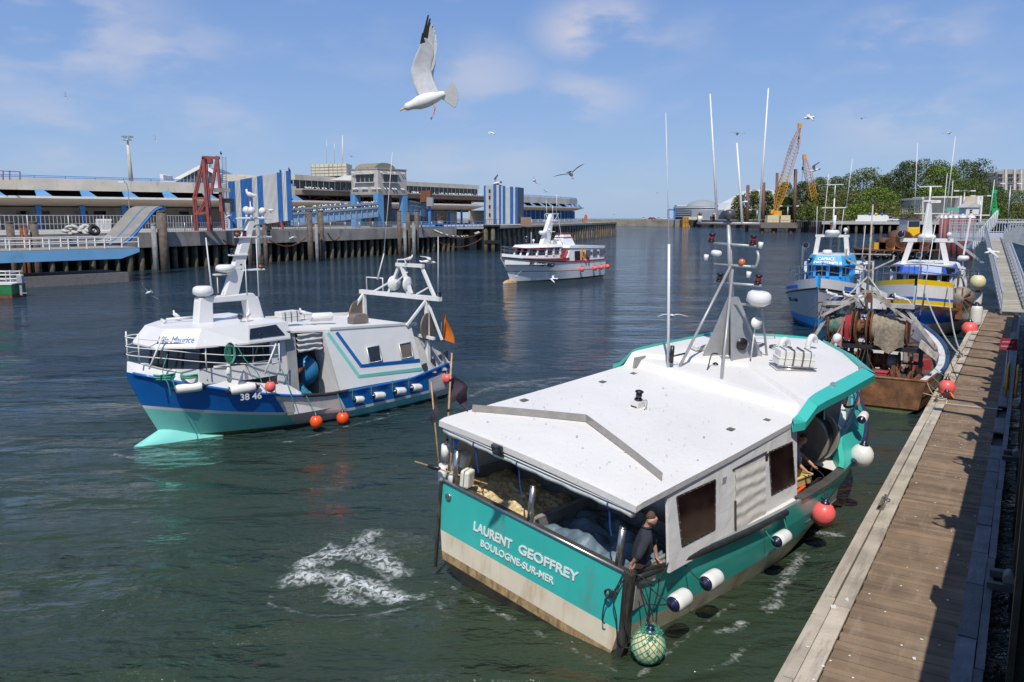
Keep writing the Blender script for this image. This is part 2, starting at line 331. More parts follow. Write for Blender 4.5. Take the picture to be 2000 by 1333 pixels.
def foam(name, pts, label, zamp=.05, off=(0, 0)):
    """pts: ridge lines [(x,y),(x,y),...], width, strength - a lumpy sheet of froth lying on the swell"""
    pts = [([(a + off[0], b + off[1]) for a, b in l], w_, s_) for l, w_, s_ in pts]
    allp = [p for l in pts for p in l[0]]; x0 = min(p[0] for p in allp) - 1.2; x1 = max(p[0] for p in allp) + 1.2; y0 = min(p[1] for p in allp) - 1.2; y1 = max(p[1] for p in allp) + 1.2
    nu = max(12, int((x1 - x0) / .05)); nv = max(12, int((y1 - y0) / .05)); nu = min(nu, 160); nv = min(nv, 160)
    vs = []; ds = []
    def seg(p, a, b):
        ax, ay = a; bx, by = b; dx, dy = bx - ax, by - ay; L2 = dx * dx + dy * dy or 1e-9
        t = max(0, min(1, ((p[0] - ax) * dx + (p[1] - ay) * dy) / L2)); return sqrt((p[0] - ax - t * dx) ** 2 + (p[1] - ay - t * dy) ** 2)
    for j in range(nv + 1):
        for i in range(nu + 1):
            x = x0 + (x1 - x0) * i / nu; y = y0 + (y1 - y0) * j / nv; d = -1.
            for (l, wd, st) in pts:
                q = min(seg((x, y), l[k], l[k + 1]) for k in range(len(l) - 1))
                q *= 1 + .6 * mn.noise(Vector((x * 1.7, y * 1.7, 9)))
                d = max(d, st * (1 - q / wd))
            lump = mn.noise(Vector((x * 3, y * 3, 2))) * .5 + mn.noise(Vector((x * 8, y * 8, 5))) * .3 + .4
            z = swell(x, y) + .012 + max(0, d) * zamp * lump * 2
            vs.append((x, y, z)); ds.append(max(-1, d))
    fs = []; keep = []
    for j in range(nv):
        for i in range(nu):
            q = (j * (nu + 1) + i, j * (nu + 1) + i + 1, (j + 1) * (nu + 1) + i + 1, (j + 1) * (nu + 1) + i)
            if max(ds[k] for k in q) > -.2: fs.append(q)
    me = bpy.data.meshes.new(name); me.from_pydata(vs, [], fs); me.materials.append(FOAM); me.polygons.foreach_set('use_smooth', [True] * len(fs))
    a = me.attributes.new('dens', 'FLOAT', 'POINT'); a.data.foreach_set('value', ds)
    o = bpy.data.objects.new(name, me); C.objects.link(o); return tag(o, label, 'foam', kind='stuff')
foam('propeller_foam', [([(-3.9, 15.9), (-3.3, 16.4), (-2.6, 16.1), (-2.2, 15.5)], .85, .84), ([(-4.0, 15.3), (-3.1, 15.2), (-2.5, 14.8), (-1.9, 14.3)], .75, .9), ([(-3.2, 16.6), (-2.9, 17.2)], .7, .7),
     ([(-4.4, 15.0), (-4.2, 14.1), (-3.2, 13.5), (-2.0, 13.6), (-1.3, 14.0)], .28, .5), ([(-3.1, 14.6), (-2.6, 14.2)], .6, .74), ([(-4.3, 15.2), (-2.2, 15.1)], 1.3, .42)],
     'white churned water where a propeller wash breaks the green surface', .09, (-.12, -.42))
foam('hull_foam', [([(1.9, 11.4), (2.8, 12.4), (3.9, 13.6)], .22, .5), ([(4.6, 13.4), (4.9, 14.2), (5.4, 15.0), (5.9, 15.9)], .45, .6), ([(6.5, 17.2), (7.1, 16.9)], .5, .62),
     ([(5.9, 13.4), (6.3, 13.7)], .45, .62), ([(3.2, 11.6), (3.8, 12.2)], .3, .5), ([(6.9, 15.6), (7.3, 15.9)], .35, .55), ([(3.4, 12.6), (3.9, 12.9)], .35, .62), ([(-1.6, 14.8), (-.6, 13.7), (.8, 12.3), (1.6, 11.5)], .22, .5), ([(-1.6, 14.2), (-1.0, 13.0)], .5, .42)],
     'thin foam and bubbles along the teal trawler and towards the pontoon', .03)
foam('bow_wave_foam', [([(-11.5, 23.0), (-10.7, 22.6), (-9.6, 23.2)], .45, .6), ([(-7, 24.4), (-5.6, 25.9), (-4.0, 27.7)], .3, .52), ([(-1.9, 30.6), (-1.0, 32.2), (.6, 33.5), (2.4, 34.2)], .8, .52)],
     'low bow wave and wake foam beside the blue and white trawler', .03)
foam('drifting_foam', [([(-9.3, 17.4), (-8.2, 17.9)], .6, .42), ([(-7.5, 18.6), (-6.7, 18.8)], .5, .42)], 'specks of foam drifting on open water at left', .01)
# ---------------- shared boat builders
class Hull:
    def __init__(s, L, rows, u0=.45, x0=0., fm=.35):
        s.L = L; s.rows = rows; s.u0 = u0; s.fm = fm; s.x0 = x0
    def P(s, r, u, sd):
        zf, X, B, k, tf = r[:5]
        y = B * (tf + (1 - tf) * sin(min(u / s.fm, 1) * pi / 2)) * max(0, 1 - max(0, (u - s.u0) / (1 - s.u0)) ** k)
        return Vector((s.x0 + u * (X - s.x0), sd * max(y, .012), zf(u)))
    def edge(s, u, sd, r=0): return s.P(s.rows[r], u, sd)
    def at(s, x, sd, r=0): return s.P(s.rows[r], (x - s.x0) / (s.rows[r][1] - s.x0), sd)
    def mesh(s, parent, mats, N_=44, name='hull'):
        m = M(); R = s.rows
        us = [1 - (1 - i / N_) ** 1.25 for i in range(N_ + 1)]
        for sd in (-1, 1):
            for j in range(len(R) - 1):
                m.k = R[j][5]; b = len(m.v)
                for u in us: m.v.append(tuple(s.P(R[j], u, sd))); m.v.append(tuple(s.P(R[j + 1], u, sd)))
                for i in range(N_):
                    q = [b + 2 * i, b + 2 * i + 1, b + 2 * i + 3, b + 2 * i + 2]
                    m.f.append(q if sd < 0 else q[::-1]); m.m.append(m.k); m.s.append(True)
        for j in range(len(R) - 1):
            m.k = R[j][5] if len(R[j]) < 7 else R[j][6]; m.quad(s.P(R[j], 0, 1), s.P(R[j + 1], 0, 1), s.P(R[j + 1], 0, -1), s.P(R[j], 0, -1))
        return m.build(name, mats, parent)
    def inner(s, parent, mt, dz, ins=.07, u1=.97, N_=30, name='bulwark'):
        m = M()
        def q(u, sd, z=None):
            p = s.edge(u, sd); y = max(abs(p.y) - ins, .0); p = Vector((p.x if u > .02 else ins, sd * y, p.z if z is None else z)); return p
        for sd in (-1, 1):
            for i in range(N_):
                a, b = u1 * i / N_, u1 * (i + 1) / N_
                e0, e1 = s.edge(a, sd), s.edge(b, sd)
                m.quad(e0, e1, q(b, sd), q(a, sd)); m.quad(q(a, sd), q(b, sd), q(b, sd, dz(b)), q(a, sd, dz(a)))
        m.quad(s.edge(0, -1), s.edge(0, 1), q(0, 1), q(0, -1)); m.quad(q(0, -1), q(0, 1), q(0, 1, dz(0)), q(0, -1, dz(0)))
        m.build(name, mt, parent)
    def deck(s, parent, mt, dz, ins=.05, u0=0., u1=.99, N_=24, name='deck'):
        m = M()
        for i in range(N_):
            a, b = u0 + (u1 - u0) * i / N_, u0 + (u1 - u0) * (i + 1) / N_; P = []
            for u, sd in ((a, -1), (b, -1), (b, 1), (a, 1)):
                p = s.edge(u, sd); P.append((p.x, sd * max(abs(p.y) - ins, 0.005), dz(u)))
            m.quad(*P)
        return m.build(name, mt, parent)
    def rub(s, parent, mt, r, u0, u1, sd, row=0, dz=0., out=.02, n=30, name='rub_rail', flat=1.):
        P = []
        for i in range(n + 1):
            p = s.edge(u0 + (u1 - u0) * i / n, sd, row); P.append((p.x, p.y + sd * out, p.z + dz))
        m = M(); m.tube(P, r, 8); return m.build(name, mt, parent)
def rail(parent, pts, hs, mt, r=.018, step=1, name='guard_rail', base=0.):
    m = M(); pts = [Vector(p) for p in pts]
    for h in hs: m.tube([p + Vector((0, 0, h)) for p in pts], r, 6)
    for p in pts[::step]: m.cyl(p + Vector((0, 0, base)), p + Vector((0, 0, hs[-1])), r, n=6)
    return m.build(name, mt, parent)
def radome(parent, c, r=.3, h=.22, mt=None, name='radar_dome'):
    m = M(); m.lathe([(r * .55, -h * .35), (r * .9, -h * .05), (r, 0), (r * 1.0, h * .45), (r * .93, h * .8), (r * .7, h), (.02, h * 1.02)], c, n=24)
    return m.build(name, mt or WHITE, parent)
def ball(parent, c, r, mt=None, name='dome_antenna', stem=.15):
    m = M(); m.ell(c, (r, r, r * 1.05), 18, 12); m.cyl((c[0], c[1], c[2] - r - stem), (c[0], c[1], c[2] - r * .8), r * .35); return m.build(name, mt or WHITE, parent)
def whip(parent, a, b, r=.018, mt=None, name='antenna', r1=None):
    m = M(); m.cyl(a, b, r, r * .55 if r1 is None else r1, n=7); return m.build(name, mt or WHITE, parent)
def navlamp(parent, c, s=.09, lens=None, name='navigation_lamp'):
    m = M(); x, y, z = c
    m.k = 0; m.lathe([(s * .9, 0), (s, s * .15), (s, s * .45), (s * .75, s * .5)], c, n=14); m.lathe([(s * .75, s * 2.0), (s * 1.05, s * 2.05), (s * 1.0, s * 2.4), (s * .5, s * 2.6), (.01, s * 2.62)], c, n=14)
    m.k = 1; m.lathe([(s * .72, s * .45), (s * .78, s * 1.25), (s * .72, s * 2.05)], c, n=14)
    return m.build(name, [BLACK, lens or GLASS], parent)
def floodlamp(parent, c, d, s=.13, name='floodlight', mt=None):
    m = M(); d = Vector(d).normalized(); q = d.to_track_quat('Y', 'Z').to_matrix().to_4x4(); q.translation = c
    m.box(-s, s, -s * .35, s * .25, -s * .7, s * .7, q); m.box(-s * .85, s * .85, s * .25, s * .3, -s * .58, s * .58, q); m.k = 1; m.box(-s * .78, s * .78, s * .3, s * .32, -s * .5, s * .5, q)
    for k in range(5): m.k = 0; m.box(-s * .8 + k * s * .4 - .008, -s * .8 + k * s * .4 + .008, -s * .6, -s * .35, -s * .5, s * .5, q)
    m.box(-s * 1.15, -s * 1.05, -s * .1, s * .1, -s, 0, q); m.box(s * 1.05, s * 1.15, -s * .1, s * .1, -s, 0, q); m.box(-s * 1.15, s * 1.15, -s * .1, s * .1, -s * 1.06, -s, q)
    return m.build(name, [mt or GALV, GLASS], parent, bevel=.006)
def hornlamp(parent, c, d, s=.12, name='searchlight'):
    m = M(); d = Vector(d).normalized(); c = Vector(c)
    m.lathe([(s * .3, -s * .8), (s * .8, -s * .6), (s, -s * .1), (s, s * .5)], c, d, 18); m.k = 1; m.lathe([(s * .9, s * .42), (s * .9, s * .51), (.01, s * .55)], c, d, 18); m.k = 0
    m.cyl(c - Vector((0, 0, s * 2.2)), c - Vector((0, 0, s * .7)), s * .18)
    return m.build(name, [STEEL, GLASS], parent)
_fp = {}
def fender(Xf, loc, axis, L, r, label, group=None, hang=None, endm=None, rope=None):
    """a long sausage fender with dark end caps, its axis along `axis`"""
    axis = Vector(axis).normalized(); t = thing('fender', label, 'fender', group=group)
    q = axis.to_track_quat('Z', 'Y').to_matrix().to_4x4(); q.translation = loc; setm(t, Xf @ q)
    m = M(); h = L / 2
    m.lathe([(r * .45, -h), (r * .8, -h * .86), (r * .97, -h * .66), (r, -h * .4), (r, h * .4), (r * .97, h * .66), (r * .8, h * .86), (r * .45, h)], n=22); m.build('body', FEND, t)
    for s in (-1, 1):
        m = M(); m.lathe([(r * .83, s * h * .85), (r * .66, s * h * .96), (r * .34, s * h * 1.05), (r * .26, s * h * 1.15), (.01, s * h * 1.17)], n=20); m.build('end_cap', endm or NAVY, t)
    if hang:
        inv = q.inverted(); m = M()
        for a, b in hang: m.tube([inv @ Vector(p) for p in sag(a, b, .02, 5)], .011, 5)
        m.build('lanyard', rope or ROPE_G, t)
    return t
def buoy(Xf, loc, r, mt, label, group=None, hang=None, up=(0, 0, 1), rope=None, cap=None, sq=1.12):
    t = thing('buoy', label, 'buoy', group=group); up = Vector(up).normalized(); q = up.to_track_quat('Z', 'Y').to_matrix().to_4x4(); q.translation = loc; setm(t, Xf @ q)
    m = M(); m.lathe([(.01, -r * sq), (r * .35, -r * sq * .95), (r * .72, -r * .78), (r * .95, -r * .38), (r, .05 * r), (r * .93, r * .4), (r * .7, r * .75), (r * .42, r * .95)], n=24); m.build('body', mt, t)
    m = M(); m.lathe([(r * .44, r * .93), (r * .3, r * 1.08), (r * .2, r * 1.15), (r * .2, r * 1.32), (.01, r * 1.35)], n=16); m.build('end_cap', cap or NAVY, t)
    if hang:
        inv = q.inverted(); m = M(); m.tube([inv @ Vector(p) for p in sag((Vector(loc) + up * r * 1.25), hang, .02, 6)], .012, 5); m.build('lanyard', rope or ROPE_G, t)
    return t
def coil(m, c, r, turns=4, th=.012, tilt=(0, 0, 1), sq=1.):
    q = Vector(tilt).to_track_quat('Z', 'Y').to_matrix(); c = Vector(c)
    for k in range(turns):
        rr = r * (1 - .1 * random.random()); o = Vector((random.uniform(-.06, .06) * r, random.uniform(-.06, .06) * r, k * th * 1.2))
        m.tube([c + q @ (Vector((rr * cos(a * pi / 8), sq * rr * sin(a * pi / 8), random.uniform(-.01, .01))) + o) for a in range(16)], th, 5, closed=True)
def heap(fn, name, mt, parent, nu=40, nv=40):
    m = M(); m.grid(fn, nu, nv); return m.build(name, mt, parent)
def raft(parent, c, L, r, rz=0, name='life_raft'):
    m = M(); X = Matrix.Translation(c) @ Matrix.Rotation(rz, 4, 'Z')
    def prof(k): return [(X @ Vector((0, 0, 0)))]
    m.k = 0; m.box(-L / 2, L / 2, -r, r, .08, .08 + r * .85, X); m.box(-L / 2 + .015, L / 2 - .015, -r + .015, r - .015, .08 + r * .92, .08 + r * 1.75, X)
    m.box(-L / 2 - .012, L / 2 + .012, -r - .012, r + .012, .08 + r * .82, .08 + r * .94, X)
    o = m.build(name, FEND, parent, bevel=.05)
    return o
# ---------------- teal trawler, heeled a little to starboard as it swings off the pontoon
FA = frame(.1156, 13.45, 46.3, 7, .252) @ Matrix.Diagonal((.963, .963, .963, 1))
A = thing('fishing_trawler', 'white roofed teal trawler with white lettering across its broad stern, nearest the camera', 'fishing boat'); setm(A, FA)
TEAL = mat('teal_paint', S(62, 190, 178, .95), .32, var=.06, vs=1.2, bump=.1, bs=3, dirt=(.13, .28, .22), da=.3, ds=(2.2, 2.2, .7), coat=.3)
TEAL2 = mat('teal_trim_paint', S(64, 188, 174, .9), .4, var=.03, vs=2)
CREAM = mat('cream_topsides', (.76, .67, .50), .45, var=.06, vs=1.5, dirt=(.42, .24, .09), da=.42, ds=(1.6, 1.6, .35), bump=.1, bs=5)
CREAM2 = mat('rust_stained_waterline', (.45, .30, .14), .6, var=.25, vs=6, dirt=(.13, .085, .04), da=.75, ds=(7, 7, 3))
ANTI = mat('dark_antifouling', (.028, .026, .018), .6, var=.4, vs=5, dirt=(.05, .06, .02), da=.4)
L_ = 14.1
def zgA(u): return 1.44 + .5 * max(0, (u - .5) / .5) ** 1.3
hA = Hull(L_, [(zgA, 14.1, 2.62, 2.4, .855, 0), (lambda u: .95 + .4 * max(0, u - .4), 13.9, 2.6, 2.2, .855, 0),
               (lambda u: .44 + .35 * u * u, 13.6, 2.54, 1.95, .86, 1), (lambda u: .02, 13.2, 2.42, 1.6, .87, 2), (lambda u: -.15, 13.1, 2.34, 1.5, .88, 3),
               (lambda u: -.6, 12.6, 1.6, 1.2, .7, 3), (lambda u: -.9, 12, .2, 1, .5, 3)], u0=.40)
hA.mesh(A, [TEAL, CREAM, CREAM2, ANTI])
DECKG = mat('grey_working_deck', (.16, .155, .14), .7, var=.2, dirt=(.05, .045, .04), da=.5)
hA.inner(A, mat('grey_bulwark', (.25, .25, .24), .6, dirt=(.1, .08, .06), da=.4), lambda u: .75, u1=.56)
hA.deck(A, DECKG, lambda u: .75, u1=.56); hA.deck(A, ROOFW, lambda u: zgA(u) - .1, u0=.56, u1=.985, name='foredeck')
# stern
m = M(); m.tube([(.0, -2.2, 1.47), (.0, 2.2, 1.47)], .035, 8); m.bc((.09, 0, 1.44), (.16, 4.4, .03)); m.build('stern_rail', STEEL, A)
m = M()
m.slab([(-.03, -2.15, 1.52), (-.05, -2.33, 1.5), (-.06, -2.36, .2), (.03, -2.2, -.4), (.03, -2.05, -.4), (-.04, -2.22, .2)], (.12, 0, 0)); m.build('corner_post', mat('worn_black_steel', (.05, .047, .042), .5, .3, var=.4, dirt=(.2, .17, .12), da=.35, ds=(9, 9, 2)), A, bevel=.01)
m = M(); m.bar((-.02, 2.24, 1.45), (-.01, 2.25, -.4), .06); m.build('corner_post', MATS['worn_black_steel'], A, bevel=.01)
m = M(); m.bar((.0, -2.24, 1.5), (.82, -2.4, 1.45), .045); m.build('corner_rail', MATS['worn_black_steel'], A)
m = M(); m.slab([(.02, -2.22, 1.2), (.62, -2.36, 1.2), (.62, -2.37, 1.43), (.02, -2.23, 1.48)], (0, .03, 0)); m.build('corner_bulwark', mat('rust_streaked_white', (.6, .58, .5), .5, dirt=(.45, .22, .05), da=.5, ds=(5, 5, 1.5)), A)
for y in (0, -1.95, 1.98):
    m = M(); m.cyl((.1, y, 1.45), (.1, y, 2.13), .058, n=18); m.cyl((.1, y, 2.13), (.1, y, 2.15), .063, .05, n=18); m.build('stern_post', STEEL, A)
for (y, z) in ((-2.0, 1.02), (2.02, 1.2)):
    m = M(); m.lathe([(.05, 0), (.075, 0), (.075, .03), (.05, .03)], (.0, y, z), (-1, 0, 0), 18); m.k = 1; m.lathe([(.05, 0), (.05, .006), (.001, .008)], (.0, y, z), (-1, 0, 0), 18); m.build('fairlead', [STEEL, BLACK], A)
LET = mat('white_lettering', (.82, .84, .8), .5, var=.01)
text('LAURENT', .25, (-.012, 1.27, .81), (0, -1, .018), (0, 0, 1), LET, A, bold=.006, width=1.0)
text('GEOFFREY', .25, (-.012, .10, .84), (0, -1, .03), (0, 0, 1), LET, A, bold=.006, width=1.38)
text('BOULOGNE-SUR-MER', .185, (-.012, 1.05, .57), (0, -1, .02), (0, 0, 1), LET, A, bold=.003, width=1.82)
# net pounds
m = M(); m.box(.16, 2.0, -.05, .05, .76, 1.5); m.box(.16, .24, -.09, .09, 1.5, 1.53); m.box(2.0, 2.08, -2.1, 2.1, .76, 1.5); m.box(.2, 2.0, -2.28, -2.22, .76, 1.5); m.box(.2, 2.0, 2.2, 2.26, .76, 1.5)
m.build('pound_board', mat('grey_boards', (.30, .29, .27), .6, var=.2, dirt=(.1, .08, .05), da=.5, ds=(3, 3, 8)), A, bevel=.01)
NET = mat('tan_netting', (.66, .50, .27), .95, var=.45, vs=14, bump=1.0, bs=45, dirt=(.06, .11, .06), da=.35, ds=(8, 8, 8))
t = thing('fishing_net', 'heap of tan and green netting filling the port stern pound of the teal trawler', 'fishing net'); setm(t, FA)
heap(lambda u, v: Vector((.16 + 1.75 * u, 0.07 + 2.1 * v, 1.2 + .24 * sin(pi * min(1, u * .9 + .15)) * sin(pi * (.15 + .7 * v)) + .16 * mn.noise(Vector((u * 5, v * 5, 1))) + .05 * mn.noise(Vector((u * 19, v * 19, 3))))), 'net_pile', NET, t, 60, 60)
m = M(); random.seed(3)
for k in range(40):
    a = Vector((random.uniform(.3, 1.6), random.uniform(.2, 2), 1.27)); P = [a]
    for q in range(6): a = a + Vector((random.uniform(-.16, .16), random.uniform(-.16, .16), random.uniform(-.04, .03))); P.append(a)
    m.k = 0 if k < 26 else 1; m.tube(resample(P, 14), .008, 5)
m.build('net_twine', [ROPE_G, ROPE_B], t)
t = thing('tarpaulin', 'crumpled blue grey tarpaulin over gear in the starboard stern pound', 'tarpaulin'); setm(t, FA)
TARP = mat('blue_grey_tarp', (.11, .16, .20), .5, var=.25, vs=4, bump=.6, bs=9)
def tarp(u, v):
    f = abs(mn.noise(Vector((u * 3.3, v * 3.3, 7)))) * .32 + abs(mn.noise(Vector((u * 8, v * 7, 2)))) * .12
    return Vector((.17 + 1.8 * u, -.07 - 2.12 * v, 1.08 + .3 * sin(pi * min(1, .2 + u * .7)) * (.4 + .6 * sin(pi * v)) + f))
heap(tarp, 'cloth', TARP, t, 70, 70)
# rolled awning under the roof edge
m = M(); m.tube([(-.05, y / 10, 2.52 + .012 * sin(y * 2.1)) for y in range(-22, 23, 2)], .068, 12); m.lathe([(.03, 0), (.055, 0), (.055, .02), (.03, .02)], (-.05, -2.2, 2.52), (0, -1, 0), 12)
m.build('rolled_awning', mat('awning_cloth', (.70, .69, .65), .6, var=.06, vs=6, bump=.5, bs=14), A)
BST = mat('blue_strap', (.01, .06, .25), .6)
for y in (1.35, .25, -1.75):
    m = M(); m.tube([(-.05 + .082 * cos(a * pi / 6), y, 2.52 + .082 * sin(a * pi / 6)) for a in range(12)], .014, 5, closed=True); m.tube([(-.05, y, 2.44), (.0, y - .02, 2.1), (.03, y - .05, 1.95)], .014, 5); m.build('strap', BST, A)
# shelter walls
WALLG = mat('grey_white_wall', (.74, .73, .70), .5, var=.04, vs=1.2, bump=.55, bs=5, dirt=(.5, .45, .37), da=.3, ds=(2, 2, .5))
def wy(z): return 2.50 - (z - 1.3) * .18
def wallstrip(m, x0, x1, z0, z1, sd, th=.05, zf0=0, zf1=0):
    P = [(x0, sd * wy(z0), z0), (x1, sd * wy(z0), z0), (x1, sd * wy(z1 + zf1), z1 + zf1), (x0, sd * wy(z1), z1 + zf0)]; m.slab(P, (0, -sd * th, 0))
m = M()
def roofz(x): return 2.66 + .06 * x
m.slab([(.8, -wy(1.33), 1.33), (5.55, -wy(1.33), 1.33), (5.55, -wy(roofz(5.55)), roofz(5.55)), (.8, -wy(roofz(.8)), roofz(.8))], (0, .05, 0))
m.build('shelter_wall', WALLG, A)
m = M(); m.slab([(.3, 2.35, 1.4), (5.6, 2.35, 1.4), (5.6, 2.2, roofz(5.6)), (.3, 2.2, roofz(.3))], (0, -.05, 0)); m.build('shelter_wall', WALLG, A)
m = M(); m.box(2.7, 2.75, -2.1, 2.1, .76, 1.9); m.build('bulkhead', WALLG, A)
WIN = mat('tinted_window', (.022, .010, .009), .12, var=.7, vs=2.5, spec=.7)
for (P) in (((1.06, 2.53), (2.30, 2.53), (2.26, 1.66), (1.20, 1.66)), ((4.32, 2.60), (5.32, 2.60), (5.44, 1.74), (4.42, 1.74))):
    m = M(); m.slab([(x, -wy(z) + .004, z) for x, z in P], (0, -.012, 0)); w = m.build('window', WIN, A)
    m = M()
    for i in range(4):
        a, b = P[i], P[(i + 1) % 4]; m.bar((a[0], -wy(a[1]) - .004, a[1]), (b[0], -wy(b[1]) - .004, b[1]), .035, .012, up=(0, 1, 0))
        for k in range(1, 6): x = a[0] + (b[0] - a[0]) * k / 6; z = a[1] + (b[1] - a[1]) * k / 6; m.k = 1; m.ell((x, -wy(z) - .012, z), .009, 6, 4); m.k = 0
    m.build('frame', [mat('dark_frame', (.05, .04, .038), .5), STEEL], w)
# laced cloth door
def door(u, v):
    x = 2.98 + 1.16 * u + .3 * (1 - v) * 0 ; z = 1.36 + 1.2 * v
    return Vector((x, -wy(z) - .022 + .008 * sin(v * 34 + mn.noise(Vector((u * 2, v * 3, 0))) * 1.5) + .006 * mn.noise(Vector((u * 6, v * 12, 1))), z))
heap(door, 'door_curtain', mat('cream_canvas', (.66, .63, .56), .8, var=.06, vs=5, bump=.1, bs=12), A, 24, 60)
m = M(); m.bar((2.96, -2.52, 1.3), (2.96, -2.40, 2.0), .03); m.bar((2.9, -2.285, 2.58), (4.2, -2.28, 2.64), .02); m.build('door_frame', mat('dark_frame', (.05, .04, .038)), A)
m = M(); m.bc((2.6, -2.30, 2.44), (.14, .012, .16)); m.build('wall_plate', ALU, A); m = M(); m.bc((4.22, -2.285, 2.5), (.10, .02, .2)); m.build('wall_plate', MATS['dark_frame'], A)
# roof: stations (side x, centre x, z, half-breadth)
RS = [(-.14, -.14, 2.70, 2.3), (.0, .0, 2.735, 2.31), (2.8, 3.4, 2.87, 2.27), (5.5, 7.05, 3.03, 2.22), (5.62, 7.2, 3.05, 2.22), (5.86, 7.5, 3.33, 2.2), (6.0, 7.7, 3.36, 2.2), (7.2, 8.8, 3.42, 2.1), (9.3, 10.2, 3.48, 1.98), (10.6, 11.0, 3.5, .98), (11.35, 11.38, 3.5, .12)]
m = M(); n = 24; b0 = len(m.v)
for (a, b, z, h) in RS:
    for j in range(n + 1):
        v = -1 + 2 * j / n; m.v.append((a + (b - a) * (1 - abs(v)) ** 1.0, h * v, z + .05 * (1 - v * v)))
for i in range(len(RS) - 1):
    for j in range(n):
        q = b0 + i * (n + 1) + j; m.f.append([q, q + n + 1, q + n + 2, q + 1]); m.m.append(0); m.s.append(i not in (3, 4, 5) and True)
o_ = len(m.v)     # fascia and soffit
ring = [(a, -h, z) for (a, b, z, h) in RS] + [(a, h, z) for (a, b, z, h) in RS[::-1]] + [(RS[0][0], RS[0][3] * v, RS[0][2] + .05 * (1 - v * v)) for v in (.75, .5, .25, 0, -.25, -.5, -.75)]
for i in range(len(ring)):
    p, q = ring[i], ring[(i + 1) % len(ring)]; m.quad(p, q, (q[0], q[1], q[2] - .11), (p[0], p[1], p[2] - .11))
for i in range(len(RS) - 1):
    a, b = RS[i], RS[i + 1]; m.quad((a[0], -a[3], a[2] - .11), (a[0], a[3], a[2] - .11), (b[0], b[3], b[2] - .11), (b[0], -b[3], b[2] - .11))
m.build('roof', ROOFW, A)
# stainless water deflector in a wide V
m = M(); Z0 = lambda x, y: 2.745 + .045 * x + .05 * (1 - (y / 2.3) ** 2)
for a, b in (((.62, 2.2), (1.9, .38)), ((1.9, .38), (.86, -2.08))):
    for k in range(6):
        p = [a[i] + (b[i] - a[i]) * k / 6 for i in (0, 1)]; q = [a[i] + (b[i] - a[i]) * (k + 1) / 6 for i in (0, 1)]
        m.slab([(p[0], p[1], Z0(*p)), (q[0], q[1], Z0(*q)), (q[0], q[1], Z0(*q) + .14), (p[0], p[1], Z0(*p) + .14)], (.012, .006, 0))
m.build('deflector', mat('brushed_steel', (.36, .34, .31), .38, .6, var=.12, vs=6, dirt=(.55, .53, .48), da=.2, ds=(25, 25, 25)), A)
def zr(x, y): return Z0(x, y) + .01
for (x, y) in ((1.9, 2.0), (4.2, 1.75), (5.3, .0 + 1.7), (3.9, -1.62), (5.0, -1.82)):
    m = M(); m.bc((x, y, zr(x, y) + .004), (.17, .12, .008), rz=.05); m.build('roof_vent', mat('vent_grey', (.12, .115, .1), .6, var=.4, vs=30), A)
# roof lantern on its box
m = M(); m.bc((3.5, .3, 2.99), (.27, .2, .14)); m.k = 1; m.bc((3.362, .3, 2.95), (.01, .15, .025)); lb = m.build('lamp_box', [ROOFW, BLACK], A, bevel=.008)
navlamp(A, (3.5, .3, 3.06), .085, GLASS); m = M(); m.tube(resample([(3.52, .2, 3.08), (3.5, .1, 3.12), (3.46, .06, 3.0), (3.44, .1, 2.92)], 10), .007, 5); m.build('cable', BLACK, A)
for s in (-1, 1): # teal trim round the wheelhouse roof
    m = M(); P = [(5.2, 2.24, 3.06, .05), (5.45, 2.22, 3.1, .2), (5.9, 2.2, 3.36, .22), (6.3, 2.16, 3.4, .26), (7.2, 2.1, 3.43, .3), (9.3, 1.99, 3.5, .3), (10.6, .99, 3.52, .28), (11.35, .12, 3.53, .25)]
    for i in range(len(P) - 1):
        a, b = P[i], P[i + 1]; d = Vector((b[0] - a[0], b[1] - a[1], 0)).normalized(); nrm = Vector((-d.y, d.x, 0)) if -d.y * 0 + d.x > 0 else Vector((d.y, -d.x, 0))
        p0 = Vector((a[0], a[1], a[2])); p1 = Vector((b[0], b[1], b[2])); w0, w1 = a[3] * (1 if s < 0 else .35), b[3] * (1 if s < 0 else .35)
        q0 = p0 + nrm * w0 - Vector((0, 0, .1)); q1 = p1 + nrm * w1 - Vector((0, 0, .1))
        f = lambda v: (v.x, v.y * s, v.z); up = Vector((0, 0, .05))
        m.quad(f(p0 + up), f(p1 + up), f(q1 + up), f(q0 + up)); m.quad(f(q0 + up), f(q1 + up), f(q1 - Vector((0, 0, .12))), f(q0 - Vector((0, 0, .12)))); m.quad(f(p0 + up), f(p1 + up), f(p1 - up), f(p0 - up)); m.quad(f(p0 - up), f(p1 - up), f(q1 - Vector((0, 0, .12))), f(q0 - Vector((0, 0, .12))))
    m.build('roof_trim', TEAL2, A)
